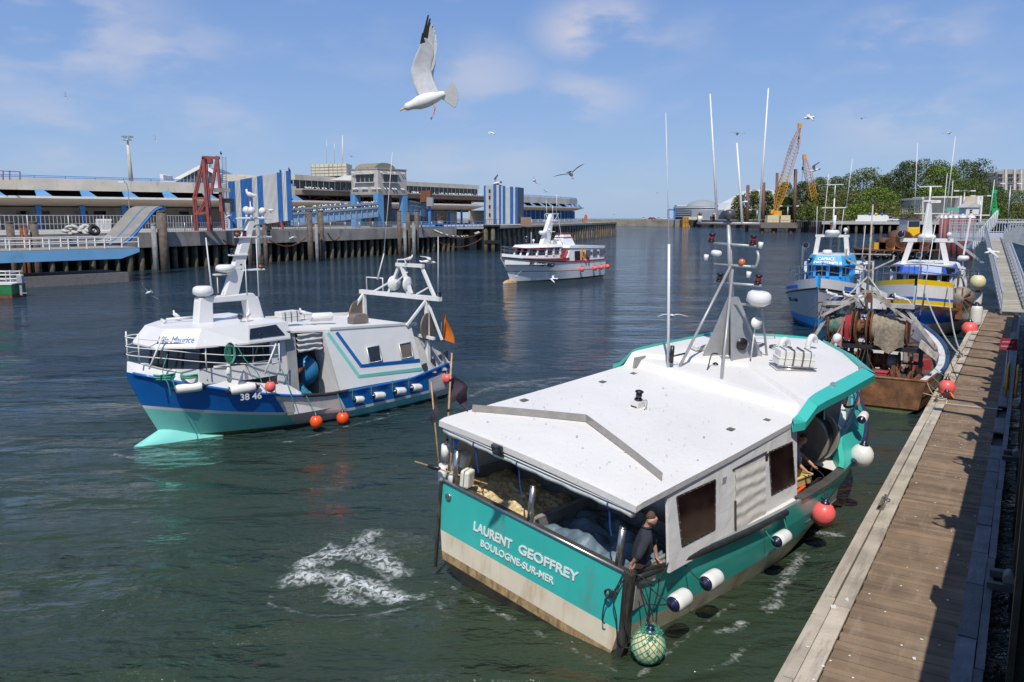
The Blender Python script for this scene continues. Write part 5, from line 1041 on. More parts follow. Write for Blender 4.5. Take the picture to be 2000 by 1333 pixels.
for k, (p, a) in enumerate(along(TR, 3.6, 3.6, .5)):
    m = M(); X = Matrix.Translation((p.x, p.y, 0)) @ Matrix.Rotation(a, 4, 'Z'); m.box(-.3, .3, -.3, .8, 4.7, 8.8, X); m.build('column', BLU2, t2)
    if k % 2 == 0: m = M(); m.slab([X @ Vector(v) for v in ((-.5, -3.0, 10.1), (1.8, -3.0, 10.1), (.6, -1.8, 11.15), (-.5, -1.8, 11.15))], X.to_3x3() @ Vector((0, .3, 0))); m.build('bracket', BLU, t2)
def pk(x, y, Y): return tuple(far(x, y, Y))
# glazed gable, white shell awning and pale roof behind the left wing
t = thing('glass_gable', 'glazed gable with a white rim rising behind the left part of the terminal', 'building')
m = M(); m.slab([pk(335, 380, 185), pk(345, 352, 185), pk(393, 325, 185), pk(445, 350, 185), pk(445, 380, 185)], (0, 14, 0)); m.build('glazing', mat('gable_glass', (.06, .09, .10), .1, var=.3), t)
m = M(); m.bar(pk(343, 352, 184.6), pk(394, 325, 184.6), .7); m.bar(pk(394, 325, 184.6), pk(447, 350, 184.6), .7); m.build('rim', STW, t); m = M()
for x in range(352, 440, 7): m.bar(pk(x, 380, 184.8), pk(x, 352 - (x - 345) * .56 if x < 393 else 325 + (x - 393) * .48, 184.8), .12)
m.build('mullions', ALU, t); m = M(); m.slab([pk(312, 340, 180), pk(318, 342, 180), pk(320, 352, 180), pk(336, 358, 180), pk(350, 374, 180), pk(315, 374, 180)], (0, 5, 0)); m.build('awning', STW, t)
t = thing('roof_hall', 'long pale roof with a shallow slope behind the striped ramp housing', 'building'); m = M(); m.slab([pk(417, 341, 178), pk(470, 341, 178), pk(525, 346, 178), pk(525, 364, 178), pk(417, 364, 178)], (0, 12, 0)); m.build('roof', mat('cream_roof', (.5, .47, .4), .7, dirt=(.25, .2, .15), da=.3), t); m = M(); m.box(*[v for v in (pk(398, 0, 150)[0], pk(413, 0, 150)[0])], 150, 151, pk(400, 378, 150)[2], pk(400, 340, 150)[2]); m.build('banner', mat('banner_blue_white', (.45, .5, .56), .6, var=.5, vs=.5), t)
# tiled box with aerials
t = thing('rooftop_box', 'weathered white tiled box with aerials on the terminal roof', 'building'); a, b, c = far(608, 345, 182), far(677, 345, 178), far(688, 345, 184)
m = M(); z0, z1 = a.z, far(608, 322, 182).z
P = [Vector((a.x, a.y, z0)), Vector((b.x, b.y, z0)), Vector((c.x, c.y, z0)), Vector((a.x + c.x - b.x, a.y + 6, z0))]; m.slab(P, (0, 0, z1 - z0)); m.k = 1
for k in range(9): q_ = P[0].lerp(P[1], k / 8) + Vector((0, -.05, 0)); m.bar(q_, q_ + Vector((0, 0, z1 - z0)), .1)
for k in range(1, 4): m.bar(P[0] + Vector((0, -.05, (z1 - z0) * k / 4)), P[1] + Vector((0, -.05, (z1 - z0) * k / 4)), .1)
m.build('tiled_walls', [mat('dirty_white_tile', (.56, .52, .40), .6, var=.12, vs=.7, dirt=(.2, .12, .05), da=.25, ds=(.9, .9, .6)), CONC], t)
m = M(); m.slab([pk(604, 346, 180), pk(690, 345, 180), pk(690, 352, 180), pk(604, 352, 180)], (0, 6, 0)); m.build('roof_edge', BLU2, t)
for x, yt, r in ((638, 268, .06), (653, 275, .06), (669, 265, .13)): whip(t, pk(x, 322, 183), pk(x, yt, 183), r, WHITE if r > .1 else ALU, name='aerial')
t = thing('rooftop_shed', 'small white shed with gutter on the terminal roof, right of the tiled box', 'building'); m = M(); m.slab([pk(645, 352, 174), pk(673, 343, 174), pk(690, 343, 174), pk(690, 353, 174)], (0, 6, 0)); m.build('wall', STW, t)
# concrete control tower on blue legs
t = thing('control_tower', 'lichen stained concrete tower room with a barrel roof on blue legs', 'tower')
Cn, Lf, Rt = Vector((-25.4, 158)), Vector((-31.1, 161.5)), Vector((-20.7, 163.6)); Bk = Lf + Rt - Cn
TOW = mat('tower_concrete', (.45, .43, .40), .9, var=.12, vs=.4, bump=.3, bs=3, dirt=(.30, .20, .07), da=.35, ds=(.5, .5, .25))
m = M(); m.slab([(*p, 11.2) for p in (Cn, Rt, Bk, Lf)], (0, 0, 4.6)); m.build('room', TOW, t)
def grow(d): c = (Cn + Bk) / 2; return [c + (p - c) * (1 + d) for p in (Cn, Rt, Bk, Lf)]
m = M(); m.slab([(*p, 11.0) for p in grow(.04)], (0, 0, .95)); m.slab([(*p, 15.75) for p in grow(.03)], (0, 0, .2)); m.build('cornice', CONC, t)
for (a, b, u0, u1, n) in ((Cn, Lf, .15, .82, 4), (Cn, Rt, .18, .68, 3)):
    d = (b - a); nn = Vector((d.y, -d.x)).normalized(); nn = nn if nn.y < 0 else -nn
    for k in range(n):
        f0 = u0 + (u1 - u0) * (k + .08) / n; f1 = u0 + (u1 - u0) * (k + .92) / n; p, q_ = a + d * f0 + nn * .02, a + d * f1 + nn * .02
        m = M(); m.slab([(*p, 13.4), (*q_, 13.4), (*q_, 14.75), (*p, 14.75)], (*(nn * .06), 0)); m.build('window', GLASS, t)
    p, q_ = a + d * (u0 - .03) + nn * .25, a + d * (u1 + .03) + nn * .25; m = M(); m.bar((*p, 13.3), (*q_, 13.3), .5, .14); m.bar((*p, 14.9), (*q_, 14.9), .5, .12); m.build('sill', CONCL, t)
m = M(); c = (Cn + Bk) / 2; d = (Bk - Cn).normalized(); e = (Rt - Lf).normalized(); u = (Rt - Cn).normalized(); w = (Lf - Cn).normalized()
P = []
for k in range(13): a = pi * k / 12; P.append(Vector((*(Cn + w * 1.0 + u * (2.9 - 2.6 * cos(a)) + Vector((0, 0)) ), 15.9 + 1.15 * sin(a))))
m.slab(P, (*(w * 5.0), 0)); m.build('barrel_roof', mat('lichen_roof', (.22, .21, .16), .9, var=.2, dirt=(.3, .28, .1), da=.4), t)
for p, s in ((Cn, 2.3), (Lf, 2.3), (Rt, 2.0), (Bk, 2.0)):
    q_ = p + ((Cn + Bk) / 2 - p) * .13; m = M(); P = [q_ + (u * a + w * b) * s / 2 for a, b in ((-.6, -.5), (.6, -.5), (.6, .5), (-.6, .5))]; m.slab([(*v, 4.7) for v in P], (0, 0, 6.5)); m.build('leg', BLU, t)
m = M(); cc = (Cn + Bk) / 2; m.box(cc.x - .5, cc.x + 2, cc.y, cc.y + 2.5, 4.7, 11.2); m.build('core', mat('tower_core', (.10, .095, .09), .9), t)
# covered blue gangway climbing to the tower and its stub beyond
for nm, lb, xs_, za, zb, D0, D1 in (('gangway', 'ribbed blue passenger gangway sloping up to the concrete tower', (570, 738), (5.3, 8.1), (6.9, 9.3), 146, 156), ('gangway', 'short blue gangway stub on the right of the concrete tower', (797, 832), (7.4, 9.9), (7.0, 9.4), 165, 172)):
    t = thing(nm, lb, 'gangway'); a, b = far(xs_[0], 400, D0), far(xs_[1], 400, D1)
    m = M(); m.slab([(a.x, a.y, za[0]), (b.x, b.y, zb[0]), (b.x, b.y, zb[1]), (a.x, a.y, za[1])], (-1.0, 2.5, 0)); m.build('panels', mat('gangway_blue', S(125, 165, 210, .9), .6, var=.12, vs=.6, dirt=(.3, .32, .33), da=.25), t)
    m = M(); n = int((xs_[1] - xs_[0]) / 11)
    for k in range(n + 1):
        f = k / n; p = a.lerp(b, f); m.bar((p.x, p.y - .15, za[0] + (zb[0] - za[0]) * f), (p.x, p.y - .15, za[1] + (zb[1] - za[1]) * f), .22)
    for j, (o0, o1) in enumerate(((za[1], zb[1]), (za[1] - .75, zb[1] - .75), (za[0], zb[0]))): m.bar((a.x, a.y - .2, o0), (b.x, b.y - .2, o1), .35 if j < 2 else .2)
    m.build('ribs', mat('weathered_steel_blue', (.18, .24, .28), .6, dirt=(.45, .43, .38), da=.3), t)
# striped ramp housings
def striped(nm, lb, A0, B0, zs, stripes, depth, s=1):
    t = thing(nm, lb, 'ramp housing'); m = M(); A0 = Vector(A0); B0 = Vector(B0)
    nfl = 0
    for (f0, f1, k) in stripes:
        m.k = k; n = max(2, int((f1 - f0) * 60))
        for i in range(n):
            g0 = f0 + (f1 - f0) * i / n; g1 = f0 + (f1 - f0) * (i + 1) / n; p, q_ = A0.lerp(B0, g0), A0.lerp(B0, g1); mid = (p + q_) / 2 + Vector((.05, -.1))
            zb = lambda g: zs[0] + (zs[1] - zs[0]) * g; zt = lambda g: zs[2] + (zs[3] - zs[2]) * g; gm = (g0 + g1) / 2
            m.quad((*p, zb(g0)), (*mid, zb(gm)), (*mid, zt(gm)), (*p, zt(g0))); m.quad((*mid, zb(gm)), (*q_, zb(g1)), (*q_, zt(g1)), (*mid, zt(gm)))
    m.build('cladding', [STW, BLU2], t)
    m = M(); d = Vector(depth); P = [(*A0, zs[0]), (*B0, zs[1]), (*B0, zs[3]), (*A0, zs[2])]; m.slab([Vector(v) + Vector((0, .12, 0)) for v in P], (d.x, d.y, 0)); m.build('box', mat('box_grey', (.16, .18, .22), .7), t)
    return t
a, b = far(433, 400, 121), far(570, 400, 132)
t = striped('ramp_housing', 'big tilted ramp housing with vertical blue and white stripes beside the red gantry', (a.x, a.y), (b.x, b.y), (4.9, 6.3, 11.6, 14.1), [(0, .1, 0), (.1, .19, 1), (.19, .265, 0), (.265, .425, 1), (.425, .5, 0), (.5, .58, 1), (.58, .79, 0), (.79, .865, 1), (.865, .93, 0), (.93, 1, 1)], (-1, 3.5))
m = M()
for x, x2 in ((522, 540), (553, 548), (530, 515)): m.bar(pk(x, 448, 130), pk(x2, 432, 130), .3)
m.bar(pk(515, 449, 130), pk(556, 449, 130), .25); m.build('support', REDP, t)
a, b, c = far(945, 400, 189), far(970, 400, 180), far(1011, 400, 190)
t = striped('striped_tower', 'white tower with vertical blue stripes at the end of the terminal', (b.x, b.y), (c.x, c.y), (5.3, 5.2, 13.6, 13.5), [(0, .1, 0), (.1, .2, 1), (.2, .27, 0), (.27, .4, 1), (.4, .62, 0) , (.62, .78, 1), (.78, .87, 0), (.87, 1, 1)], (1.5, 6))
m = M(); m.k = 0; 
for i, (f0, f1, k) in enumerate([(0, .15, 1), (.15, .3, 0), (.3, .75, 0), (.75, 1, 1)]):
    m.k = k; p, q_ = a.lerp(b, f0), a.lerp(b, f1); m.quad((p.x, p.y, 5.2), (q_.x, q_.y, 5.2), (q_.x, q_.y, 13.8), (p.x, p.y, 13.8))
m.build('side_cladding', [STW, BLU2], t); m = M(); p = a.lerp(b, .5)
for z in (6.8, 8.6, 10.6, 12): m.box(p.x - .3, p.x + .5, p.y - .4, p.y - .05, z, z + .8)
m.build('window', GLASS, t)
# red lifting gantry
t = thing('lifting_gantry', 'red steel lifting gantry with a pulley standing on the quay', 'gantry')
m = M()
def L3(a, b, w=.24): m.bar(pk(*a), pk(*b), w)
for Y, dx in ((112, 0), (115, 4)):
    L3((397 + dx, 308, Y), (378 + dx, 387, Y)); L3((378 + dx, 387, Y), (382 + dx, 451, Y), .26); L3((397 + dx, 308, Y), (409 + dx, 452, Y), .36); L3((378 + dx, 388, Y), (402 + dx, 388, Y), .35); L3((381 + dx, 418, Y), (404 + dx, 416, Y), .35); L3((384 + dx, 418, Y), (402 + dx, 390, Y), .25)
    L3((424, 308, Y), (437, 449, Y), .34); L3((424, 310, Y), (412, 380, Y), .35); L3((395 + dx, 308, Y), (429, 309, Y), .36)
m.bar(pk(397, 308, 112), pk(405, 308, 116), .4); m.bar(pk(424, 308, 112), pk(424, 308, 116), .4); m.build('frame', REDP, t)
m = M(); m.box(pk(409, 0, 113)[0], pk(431, 0, 113)[0], 112.6, 114.5, pk(0, 414, 113)[2], pk(0, 388, 113)[2]); m.box(pk(400, 0, 112)[0], pk(433, 0, 112)[0], 111.6, 112.0, pk(0, 376, 112)[2], pk(0, 368, 112)[2]); m.build('machine_house', mat('gantry_grey', (.2, .2, .19), .7, var=.4, vs=1.2), t)
m = M(); m.bc(pk(410, 316, 113), (.7, .4, .6)); m.cyl(pk(409, 318, 113), pk(409, 327, 113), .05, n=5); m.cyl(pk(412, 318, 113), pk(412, 327, 113), .05, n=5); m.build('pulley', REDP, t)
m = M()
for x in (434, 441): m.cyl(pk(x, 307, 117), pk(x + 3, 446, 117), .04, n=4)
for k in range(34): m.cyl(pk(434 + k * .1, 308 + k * 4.1, 117), pk(441 + k * .1, 308 + k * 4.1, 117), .03, n=4)
m.build('ladder', GALV, t)
t = thing('light_mast', 'tall lighting mast with a ring of lamps behind the left terminal', 'light mast'); m = M(); m.cyl(pk(257, 362, 200), pk(249, 276, 200), .55, .3, 10); m.build('pole', CONCL, t)
for k in range(8): a = 2 * pi * k / 8; c = Vector(pk(249, 275, 200)); m = M(); m.bc((c.x + 1.1 * cos(a), c.y + 1.1 * sin(a), c.z + .9), (.5, .5, .25)); m.cyl(tuple(c), (c.x + 1.1 * cos(a), c.y + 1.1 * sin(a), c.z + .8), .05, n=4); m.build('lamp', GALV, t)
m = M(); c = Vector(pk(249, 274, 200)); m.tube([(c.x + 1.0 * cos(a * pi / 8), c.y + 1.0 * sin(a * pi / 8), c.z) for a in range(16)], .08, 5, closed=True); m.build('ring', GALV, t)
t = thing('street_lamp', 'thin quay lamp with a curved arm in front of the left terminal', 'lamp post'); m = M(); m.tube(resample([pk(254, 452, 112), pk(252, 400, 112), pk(248, 362, 112), pk(238, 356, 112)], 14), .07, 5); m.build('pole', GALV, t); m = M(); m.bc(pk(237, 356, 112), (.8, .3, .15)); m.build('lamp', FEND, t)
# quay railings and fence
def fencerow(lb, P, z, h, step, mt, nm='fence', r=.035, panels=False):
    t = thing(nm, lb, 'fence'); m = M()
    for zz in (h, h * .5, .1): m.tube([(*p, z + zz) for p in P], r, 4)
    m.build('rail', mt, t); m = M()
    for p, a in along(P, step): m.cyl((p.x, p.y, z), (p.x, p.y, z + h), r * 1.1, n=4)
    m.build('bars', mt, t)
    for p, a in along(P, step * 10): m = M(); m.cyl((p.x, p.y, z), (p.x, p.y, z + h + .05), r * 2.4, n=6); m.build('post', mt, t)
    return t
fencerow('grey railing along the quay edge below the blue gangway and tower', [tuple(v) for v in offs([(-37, 127), (-21.2, 151.4), (-14, 163.5)], 1.5)], 4.78, 1.1, .35, GALV)
fencerow('grey railing on the quay between the ramps and the red gantry', [tuple(v) for v in offs([(-46, 111), (-40, 119)], 2)], 4.78, 1.2, .35, GALV)
fencerow('blue railed walkway between the three tall piles and the dolphin', [tuple(far(816, 0, 157).xy), tuple(far(948, 0, 167).xy)], 4.8, 1.1, 1.0, BLU2, r=.06)
t = fencerow('tall pale mesh fence in front of the left terminal wing', [(-70, 100), (-60, 108), (-54, 118), (-49, 128)], 4.78, 2.2, .5, mat('fence_pale', (.5, .5, .5), .5), r=.03)
for (x, w) in ((5, 3), (153, 0)): pass
t = thing('gate', 'white picket gate in the fence by the painted tyres', 'gate'); m = M()
for k in range(12): m.bar(pk(188 + k * 2.6, 454, 104), pk(188 + k * 2.6, 428, 104), .08)
m.bar(pk(187, 430, 104), pk(219, 430, 104), .1); m.bar(pk(187, 451, 104), pk(219, 451, 104), .1); m.build('pickets', WHITE, t)
# painted tyres
random.seed(11); tg = 'white painted tyres heaped on the quay'
for k, (x, y) in enumerate(((131, 451), (140, 452), (150, 453), (160, 453), (170, 453), (137, 446), (148, 445), (158, 446), (168, 447), (175, 449))):
    m = M(); c = far(x, y, 96); m.tube([(.42 * cos(a * pi / 7), .42 * sin(a * pi / 7), 0) for a in range(14)], .19, 8, closed=True); o = m.build('tyre', mat('painted_tyre', (.5, .48, .44), .8, var=.25, vs=3, dirt=(.06, .06, .06), da=.4)); o.location = (c.x, c.y, c.z); o.rotation_euler = (random.uniform(-.5, .9), random.uniform(-.7, .7), 0); tag(o, 'white painted tyre in the heap on the quay beside the picket gate', 'tyre', tg)
m = M(); m.tube([(.5 * cos(a * pi / 7), .5 * sin(a * pi / 7), 0) for a in range(14)], .22, 8, closed=True); o = m.build('tyre', DARK); c = far(184, 450, 96); o.location = c; o.rotation_euler = (.5, 1.1, 0); tag(o, 'black unpainted tyre leaning at the right end of the white tyre heap', 'tyre')
# linkspan: blue beam, deck, rails, curved grey plates, float below
t = thing('linkspan', 'pale blue steel ramp bridge with white railings at the left edge', 'ramp')
e0, e1 = Vector((-59.5, 65.4)), Vector((-39.8, 88)); dd = (e1 - e0).normalized(); nn = Vector((-dd.y, dd.x))
m = M(); m.slab([(*e0, 2.45), (*(e1 - dd * 2), 2.45), (*e1, 3.1), (*e1, 3.5), (*e0, 3.5)], (*(nn * .5), 0)); m.slab([(*(e0 + nn * 6.5), 2.45), (*(e1 + nn * 6.5), 2.6), (*(e1 + nn * 6.5), 3.5), (*(e0 + nn * 6.5), 3.5)], (*(nn * .5), 0)); m.build('beam', mat('linkspan_blue', S(120, 176, 215, .97), .5, var=.06, vs=.7, dirt=(.13, .16, .2), da=.18, ds=(.8, .8, .4)), t)
m = M(); m.slab([(*e0, 3.5), (*e1, 3.5), (*(e1 + nn * 6.6), 3.5), (*(e0 + nn * 6.6), 3.5)], (0, 0, .1)); m.build('deck', mat('ramp_deck', (.3, .28, .24), .8, dirt=(.4, .33, .15), da=.2), t)
for o_ in (.1, 6.8):
    m = M(); a, b = e0 + nn * o_, e1 + nn * o_
    for h in (.55, 1.05): m.tube([(*a, 3.6 + h), (*b, 3.6 + h)], .05, 5)
    for k in range(18): p = a.lerp(b, k / 17); m.bar((*p, 3.6), (*p, 4.68), .12)
    m.build('guard_rail', WHITE, t)
t = thing('floating_pontoon', 'low grey steel pontoon floating under the blue ramp bridge', 'pontoon'); a, b = far(40, 561, 79.5), Vector(at_ := (-40.6, 87, 0))
m = M(); m.slab([(-53.5, 72.4, -.6), (-40.7, 87, -.6), (-45.5, 91.5, -.6), (-58.3, 77, -.6)], (0, 0, 1.6)); m.build('hull', mat('pontoon_grey', (.17, .16, .15), .7, var=.15, dirt=(.08, .07, .05), da=.3), t); m = M(); m.box(-52, -50, 78, 82, 1, 2.5); m.build('support', DARK, t)
for k, (xa, lb) in enumerate(((0, 'left one of two curved grey loading plates tilted up beside the quay'), (24, 'right one of two curved grey loading plates tilted up beside the quay'))):
    m = M(); P = resample([pk(212 + xa, 475, 92), pk(232 + xa, 460, 93), pk(256 + xa, 432, 95.5), pk(276 + xa, 409, 97.5), pk(290 + xa, 403, 98.5)], 14); wv_ = Vector((-1.5, .1, .0)) if k else Vector((-1.5, .1, 0))
    for i in range(14): m.slab([P[i], P[i + 1], P[i + 1] + wv_, P[i] + wv_], (.1, .3, -.25))
    o = m.build('plate', mat('ramp_plate', (.23, .22, .19), .75, var=.15, vs=.8, dirt=(.38, .32, .12), da=.2, ds=(.6, .6, 1.5))); m = M(); m.tube([p + Vector((.1, 0, -.2)) for p in P], .16, 5); r_ = thing('loading_plate', lb, 'ramp plate'); o.parent = r_; m.build('edge_beam', BLU2, r_)
# small green boat with outboard
t = thing('workboat', 'green hulled workboat with railings and an outboard cut off by the left edge', 'boat'); t.location = (-44.2, 70.5, 0); t.rotation_euler = (0, 0, radians(185))
m = M(); m.k = 0; m.slab([(-1.6, -1.2, .25), (5, -1.2, .25), (5, 1.2, .25), (-1.6, 1.2, .25)], (0, 0, .85)); m.k = 1; m.slab([(-1.6, -1.22, -.2), (5, -1.22, -.2), (5, 1.22, -.2), (-1.6, 1.22, -.2)], (0, 0, .42)); m.k = 2; m.slab([(-1.65, -1.25, 1.1), (5, -1.25, 1.1), (5, 1.25, 1.1), (-1.65, 1.25, 1.1)], (0, 0, .08)); m.build('hull', [mat('green_hull', (.02, .17, .05), .4), RUST, WSTEEL], t)
m = M()
for h in (.35, .7, 1.0): m.tube([(4, 1.15, 1.2 + h), (-1.2, 1.15, 1.2 + h), (-1.55, .7, 1.2 + h - .1), (-1.55, -1.1, 1.2 + h - .1), (4, -1.15, 1.2 + h)], .035, 5)
for x in (-1.2, -.4, .6, 1.6, 2.6): m.cyl((x, 1.15, 1.1), (x, 1.15, 2.2), .035, n=5); m.cyl((x, -1.15, 1.1), (x, -1.15, 2.2), .035, n=5)
m.build('railing', WSTEEL, t); m = M(); m.bc((-1.95, .3, 1.5), (.45, .45, .7)); m.bc((-1.95, .3, .7), (.2, .2, 1.2)); m.bc((-2.1, .3, .3), (.6, .15, .08)); m.build('outboard_motor', mat('motor_grey', (.35, .35, .36), .4), t, bevel=.08)
m = M(); m.tube([(1.3 + .34 * cos(a * pi / 8), 1.25, 1.75 + .34 * sin(a * pi / 8)) for a in range(16)], .09, 7, closed=True); o = m.build('lifebuoy', ORANGE); o.location = t.location; o.rotation_euler = t.rotation_euler; tag(o, 'orange lifebuoy on the railing of the green workboat', 'lifebuoy')
# lights at the pier end
for x, mt, lb in ((1207, mat('signal_red', (.6, .02, .02), .5), 'small red harbour light on the pier head'), (1019, mat('signal_green', (.02, .4, .12), .5), 'small green harbour light near the striped tower')):
    Y = 290 if x > 1100 else 200; o0 = far(x - 300 * 0 if x < 1100 else 1144, 436, Y); o0 = far(1144 if x > 1100 else x, 431, Y); m = M(); m.cyl(tuple(o0), (o0.x, o0.y, o0.z + 1.6), .5 * Y / 290, n=10); m.cyl((o0.x, o0.y, o0.z + 1.6), (o0.x, o0.y, o0.z + 2.1), .25, n=8); tag(m.build('harbour_light', mt), lb, 'harbour light')
for x0, x1, lb in ((1017, 1038, 'rusty sheet steel fender box on the pier deck right of the striped tower'), (1138, 1147, 'narrow concrete block on the pier deck by the red light')):
    a, b = far(x0, 436, 192 if x0 < 1100 else 280), far(x1, 436, 192 if x0 < 1100 else 280); m = M(); m.box(a.x, b.x, a.y, a.y + 2, 4.6, a.z + (11 if x0 < 1100 else 9) * a.y / 1600)
    for k in range(4): m.box(a.x + (b.x - a.x) * k / 4, a.x + (b.x - a.x) * (k + .4) / 4, a.y - .2, a.y, 4.6, a.z + 8 * a.y / 1600)
    tag(m.build('steel_box', mat('pale_rust', (.28, .2, .15), .8, var=.2, vs=.4)), lb, 'steel box')
fencerow('light railing on the pier head beside the far columns', [tuple(far(1040, 0, 215).xy), tuple(far(1135, 0, 278).xy)], 4.8, 1.3, .7, mat('fence_pale', (.5, .5, .5), .5), r=.05)

t = thing('roof_frame', 'thin purple brown pipe frame on the terminal roof at the left edge', 'frame'); m = M()
for x in (-6, 6, 19, 39): m.bar(pk(x, 352, 128), pk(x, 334 if x < 20 else 336, 128), .12)
m.bar(pk(-6, 334, 128), pk(39, 336, 128), .12); m.build('pipes', REDP, t)
for k, (x0, x1, lb) in enumerate(((38, 45, 'left one of two thin rusty posts between the stout stumps'), (47, 54, 'right one of two thin rusty posts between the stout stumps'))): pilepost(x0, x1, 441, 89, RUST, lb)
t = thing('machine_box', 'rusty grey machine box on a bracket at the gangway stub, right of the tower', 'machine'); m = M(); m.slab([pk(820, 395, 168), pk(840, 395, 168), pk(841, 372, 168), pk(822, 373, 168)], (0, 3, 0)); m.build('hood', RUST, t); m = M(); m.slab([pk(833, 403, 166), pk(845, 403, 166), pk(845, 386, 166), pk(833, 386, 166)], (0, 2, 0)); m.build('cabin', GALV, t); m = M(); m.bar(pk(839, 443, 167), pk(839, 403, 167), .5); m.build('post', BLU2, t)
for x0, x1, lb in ((722, 729, 'left stub of grey pipework on the quay behind the blue railing'), (850, 866, 'rusty winch frame on the recessed quay beside the blue walkway')):
    p, q_ = far(x0, 443, 170), far(x1, 443, 170); t = thing('winch', lb, 'winch'); m = M(); m.box(p.x, q_.x, 170, 171.5, 4.8, 6.2); m.bar((p.x, 170, 6.2), (q_.x, 170, 7.0), .15); m.build('frame', RUST, t); m = M(); m.cyl((p.x, 169.8, 5.6), (q_.x, 169.8, 5.6), .4, n=10); m.build('drum', GALV, t)
# ---------------- white and red boat in the channel
FC = frame(9.2, 97.3, 231)
Cb = thing('passenger_boat', 'white boat with dark red stripes turning in the middle of the channel', 'boat'); setm(Cb, FC)
WH2 = mat('white_gelcoat', (.82, .81, .78), .3, var=.05, vs=1.2, dirt=(.6, .52, .4), da=.2, ds=(1.5, 1.5, .7), coat=.3)
MAR = mat('maroon_stripe', (.33, .03, .022), .5, var=.15)
OCH = mat('ochre_antifouling', (.5, .33, .18), .7, var=.2, dirt=(.25, .12, .05), da=.3)
hC = Hull(15.8, [(lambda u: 1.95 + .75 * max(0, (u - .4) / .6) ** 1.6, 16.6, 2.5, 2.6, .9, 0), (lambda u: 1.75 + .7 * max(0, (u - .4) / .6) ** 1.6, 16.4, 2.48, 2.5, .9, 0),
                 (lambda u: .95 + .3 * u * u, 15.5, 2.42, 2.0, .9, 1), (lambda u: .87 + .3 * u * u, 15.45, 2.42, 2.0, .9, 0), (lambda u: .12, 14.9, 2.3, 1.5, .9, 2), (lambda u: -.8, 14.2, .2, 1, .5, 2)], u0=.42)
hC.mesh(Cb, [WH2, MAR, OCH]); hC.deck(Cb, mat('red_deck', (.3, .07, .05), .7), lambda u: 1.8 + .75 * max(0, (u - .4) / .6) ** 1.6, u1=.98)
for sd in (-1, 1): hC.rub(Cb, BLACK, .07, .5, .99, sd, dz=.02); hC.rub(Cb, MAR, .06, .01, .5, sd, dz=.02); hC.inner(Cb, WH2, lambda u: 1.7 + .5 * max(0, u - .5)) if sd > 0 else None
m = M(); m.ell((14.9, 0, -.08), (.36, .42, 1.2), ax=(1, 0, 0)); m.build('bulbous_bow', OCH, Cb)
# deckhouse
def prism(m, lo, hi, z0, z1):
    n = len(lo)
    m.add([(x, y, z0) for x, y in lo] + [(x, y, z1) for x, y in hi], [list(range(n))[::-1], list(range(n, 2 * n))] + [(i, (i + 1) % n, n + (i + 1) % n, n + i) for i in range(n)])
lo = [(8.6, 1.9), (10.9, 1.75), (13.2, .9), (13.2, -.9), (10.9, -1.75), (8.6, -1.9)]; hi = [(8.6, 1.75), (10.7, 1.6), (12.7, .8), (12.7, -.8), (10.7, -1.6), (8.6, -1.75)]
m = M(); prism(m, lo, [(x, y * .97) for x, y in lo], 1.9, 2.75); m.build('wheelhouse_wall', WH2, Cb)
m = M(); prism(m, [(x, y * .96) for x, y in lo], hi, 2.75, 3.55); w = m.build('window', GLASS, Cb)
m = M()
for i in range(6):
    a, b = lo[i], lo[(i + 1) % 6]; c, d = hi[(i + 1) % 6], hi[i]
    for k in (0, .5):
        m.bar((a[0] + (b[0] - a[0]) * k, (a[1] + (b[1] - a[1]) * k) * .975, 2.7), (d[0] + (c[0] - d[0]) * k, (d[1] + (c[1] - d[1]) * k) * 1.02, 3.58), .2)
m.build('frame', WH2, w)
m = M(); prism(m, [(8.3, 1.95), (10.9, 1.8), (13.4, 1.0), (13.4, -1.0), (10.9, -1.8), (8.3, -1.95)], [(8.3, 1.8), (10.7, 1.6), (13.0, .9), (13.0, -.9), (10.7, -1.6), (8.3, -1.8)], 3.55, 3.85); m.k = 1; prism(m, [(8.25, 1.98), (10.9, 1.83), (13.45, 1.02), (13.45, -1.02), (10.9, -1.83), (8.25, -1.98)], [(8.25, 1.98), (10.9, 1.83), (13.45, 1.02), (13.45, -1.02), (10.9, -1.83), (8.25, -1.98)], 3.5, 3.58); m.build('roof', [WH2, MAR], Cb)
m = M(); m.slab([(8.9, 2.05, 1.95), (8.5, 2.05, 1.95), (7.3, 2.05, 3.05), (7.3, 1.8, 3.3), (8.2, 1.8, 3.3)], (0, -.1, 0)); m.build('red_panel', MAR, Cb)
m = M(); m.slab([(7.9, 2.15, 1.95), (0.2, 2.15, 1.95), (0.2, 2.05, 3.4), (6.9, 2.05, 3.5)], (0, -4.2, 0)); m.build('shelter_wall', WH2, Cb)
m = M(); m.slab([(7.3, 2.15, 3.42), (0.1, 2.15, 3.25), (0.1, 2.15, 3.5), (7.0, 2.1, 3.68)], (0, -4.3, 0)); m.build('shelter_roof', WHITE, Cb)
m = M(); m.slab([(6.2, 2.2, 1.98), (5.2, 2.2, 1.98), (5.2, 2.15, 3.05), (6.2, 2.15, 3.05)], (0, -.06, 0)); m.build('doorway', DKV, Cb)
for x in (.8, 2.2, 3.6): m = M(); m.slab([(x + .5, 2.19, 2.4), (x - .4, 2.19, 2.4), (x - .5, 2.13, 3.1), (x + .4, 2.13, 3.1)], (0, .04, 0)); m.build('window', mat('blue_glass', (.07, .10, .13), .1), Cb)
for x in (0.15, 1.5, 2.9, 4.5): m = M(); m.bc((x, 2.16, 2.75), (.3, .04, .3)); m.build('red_square', MAR, Cb)
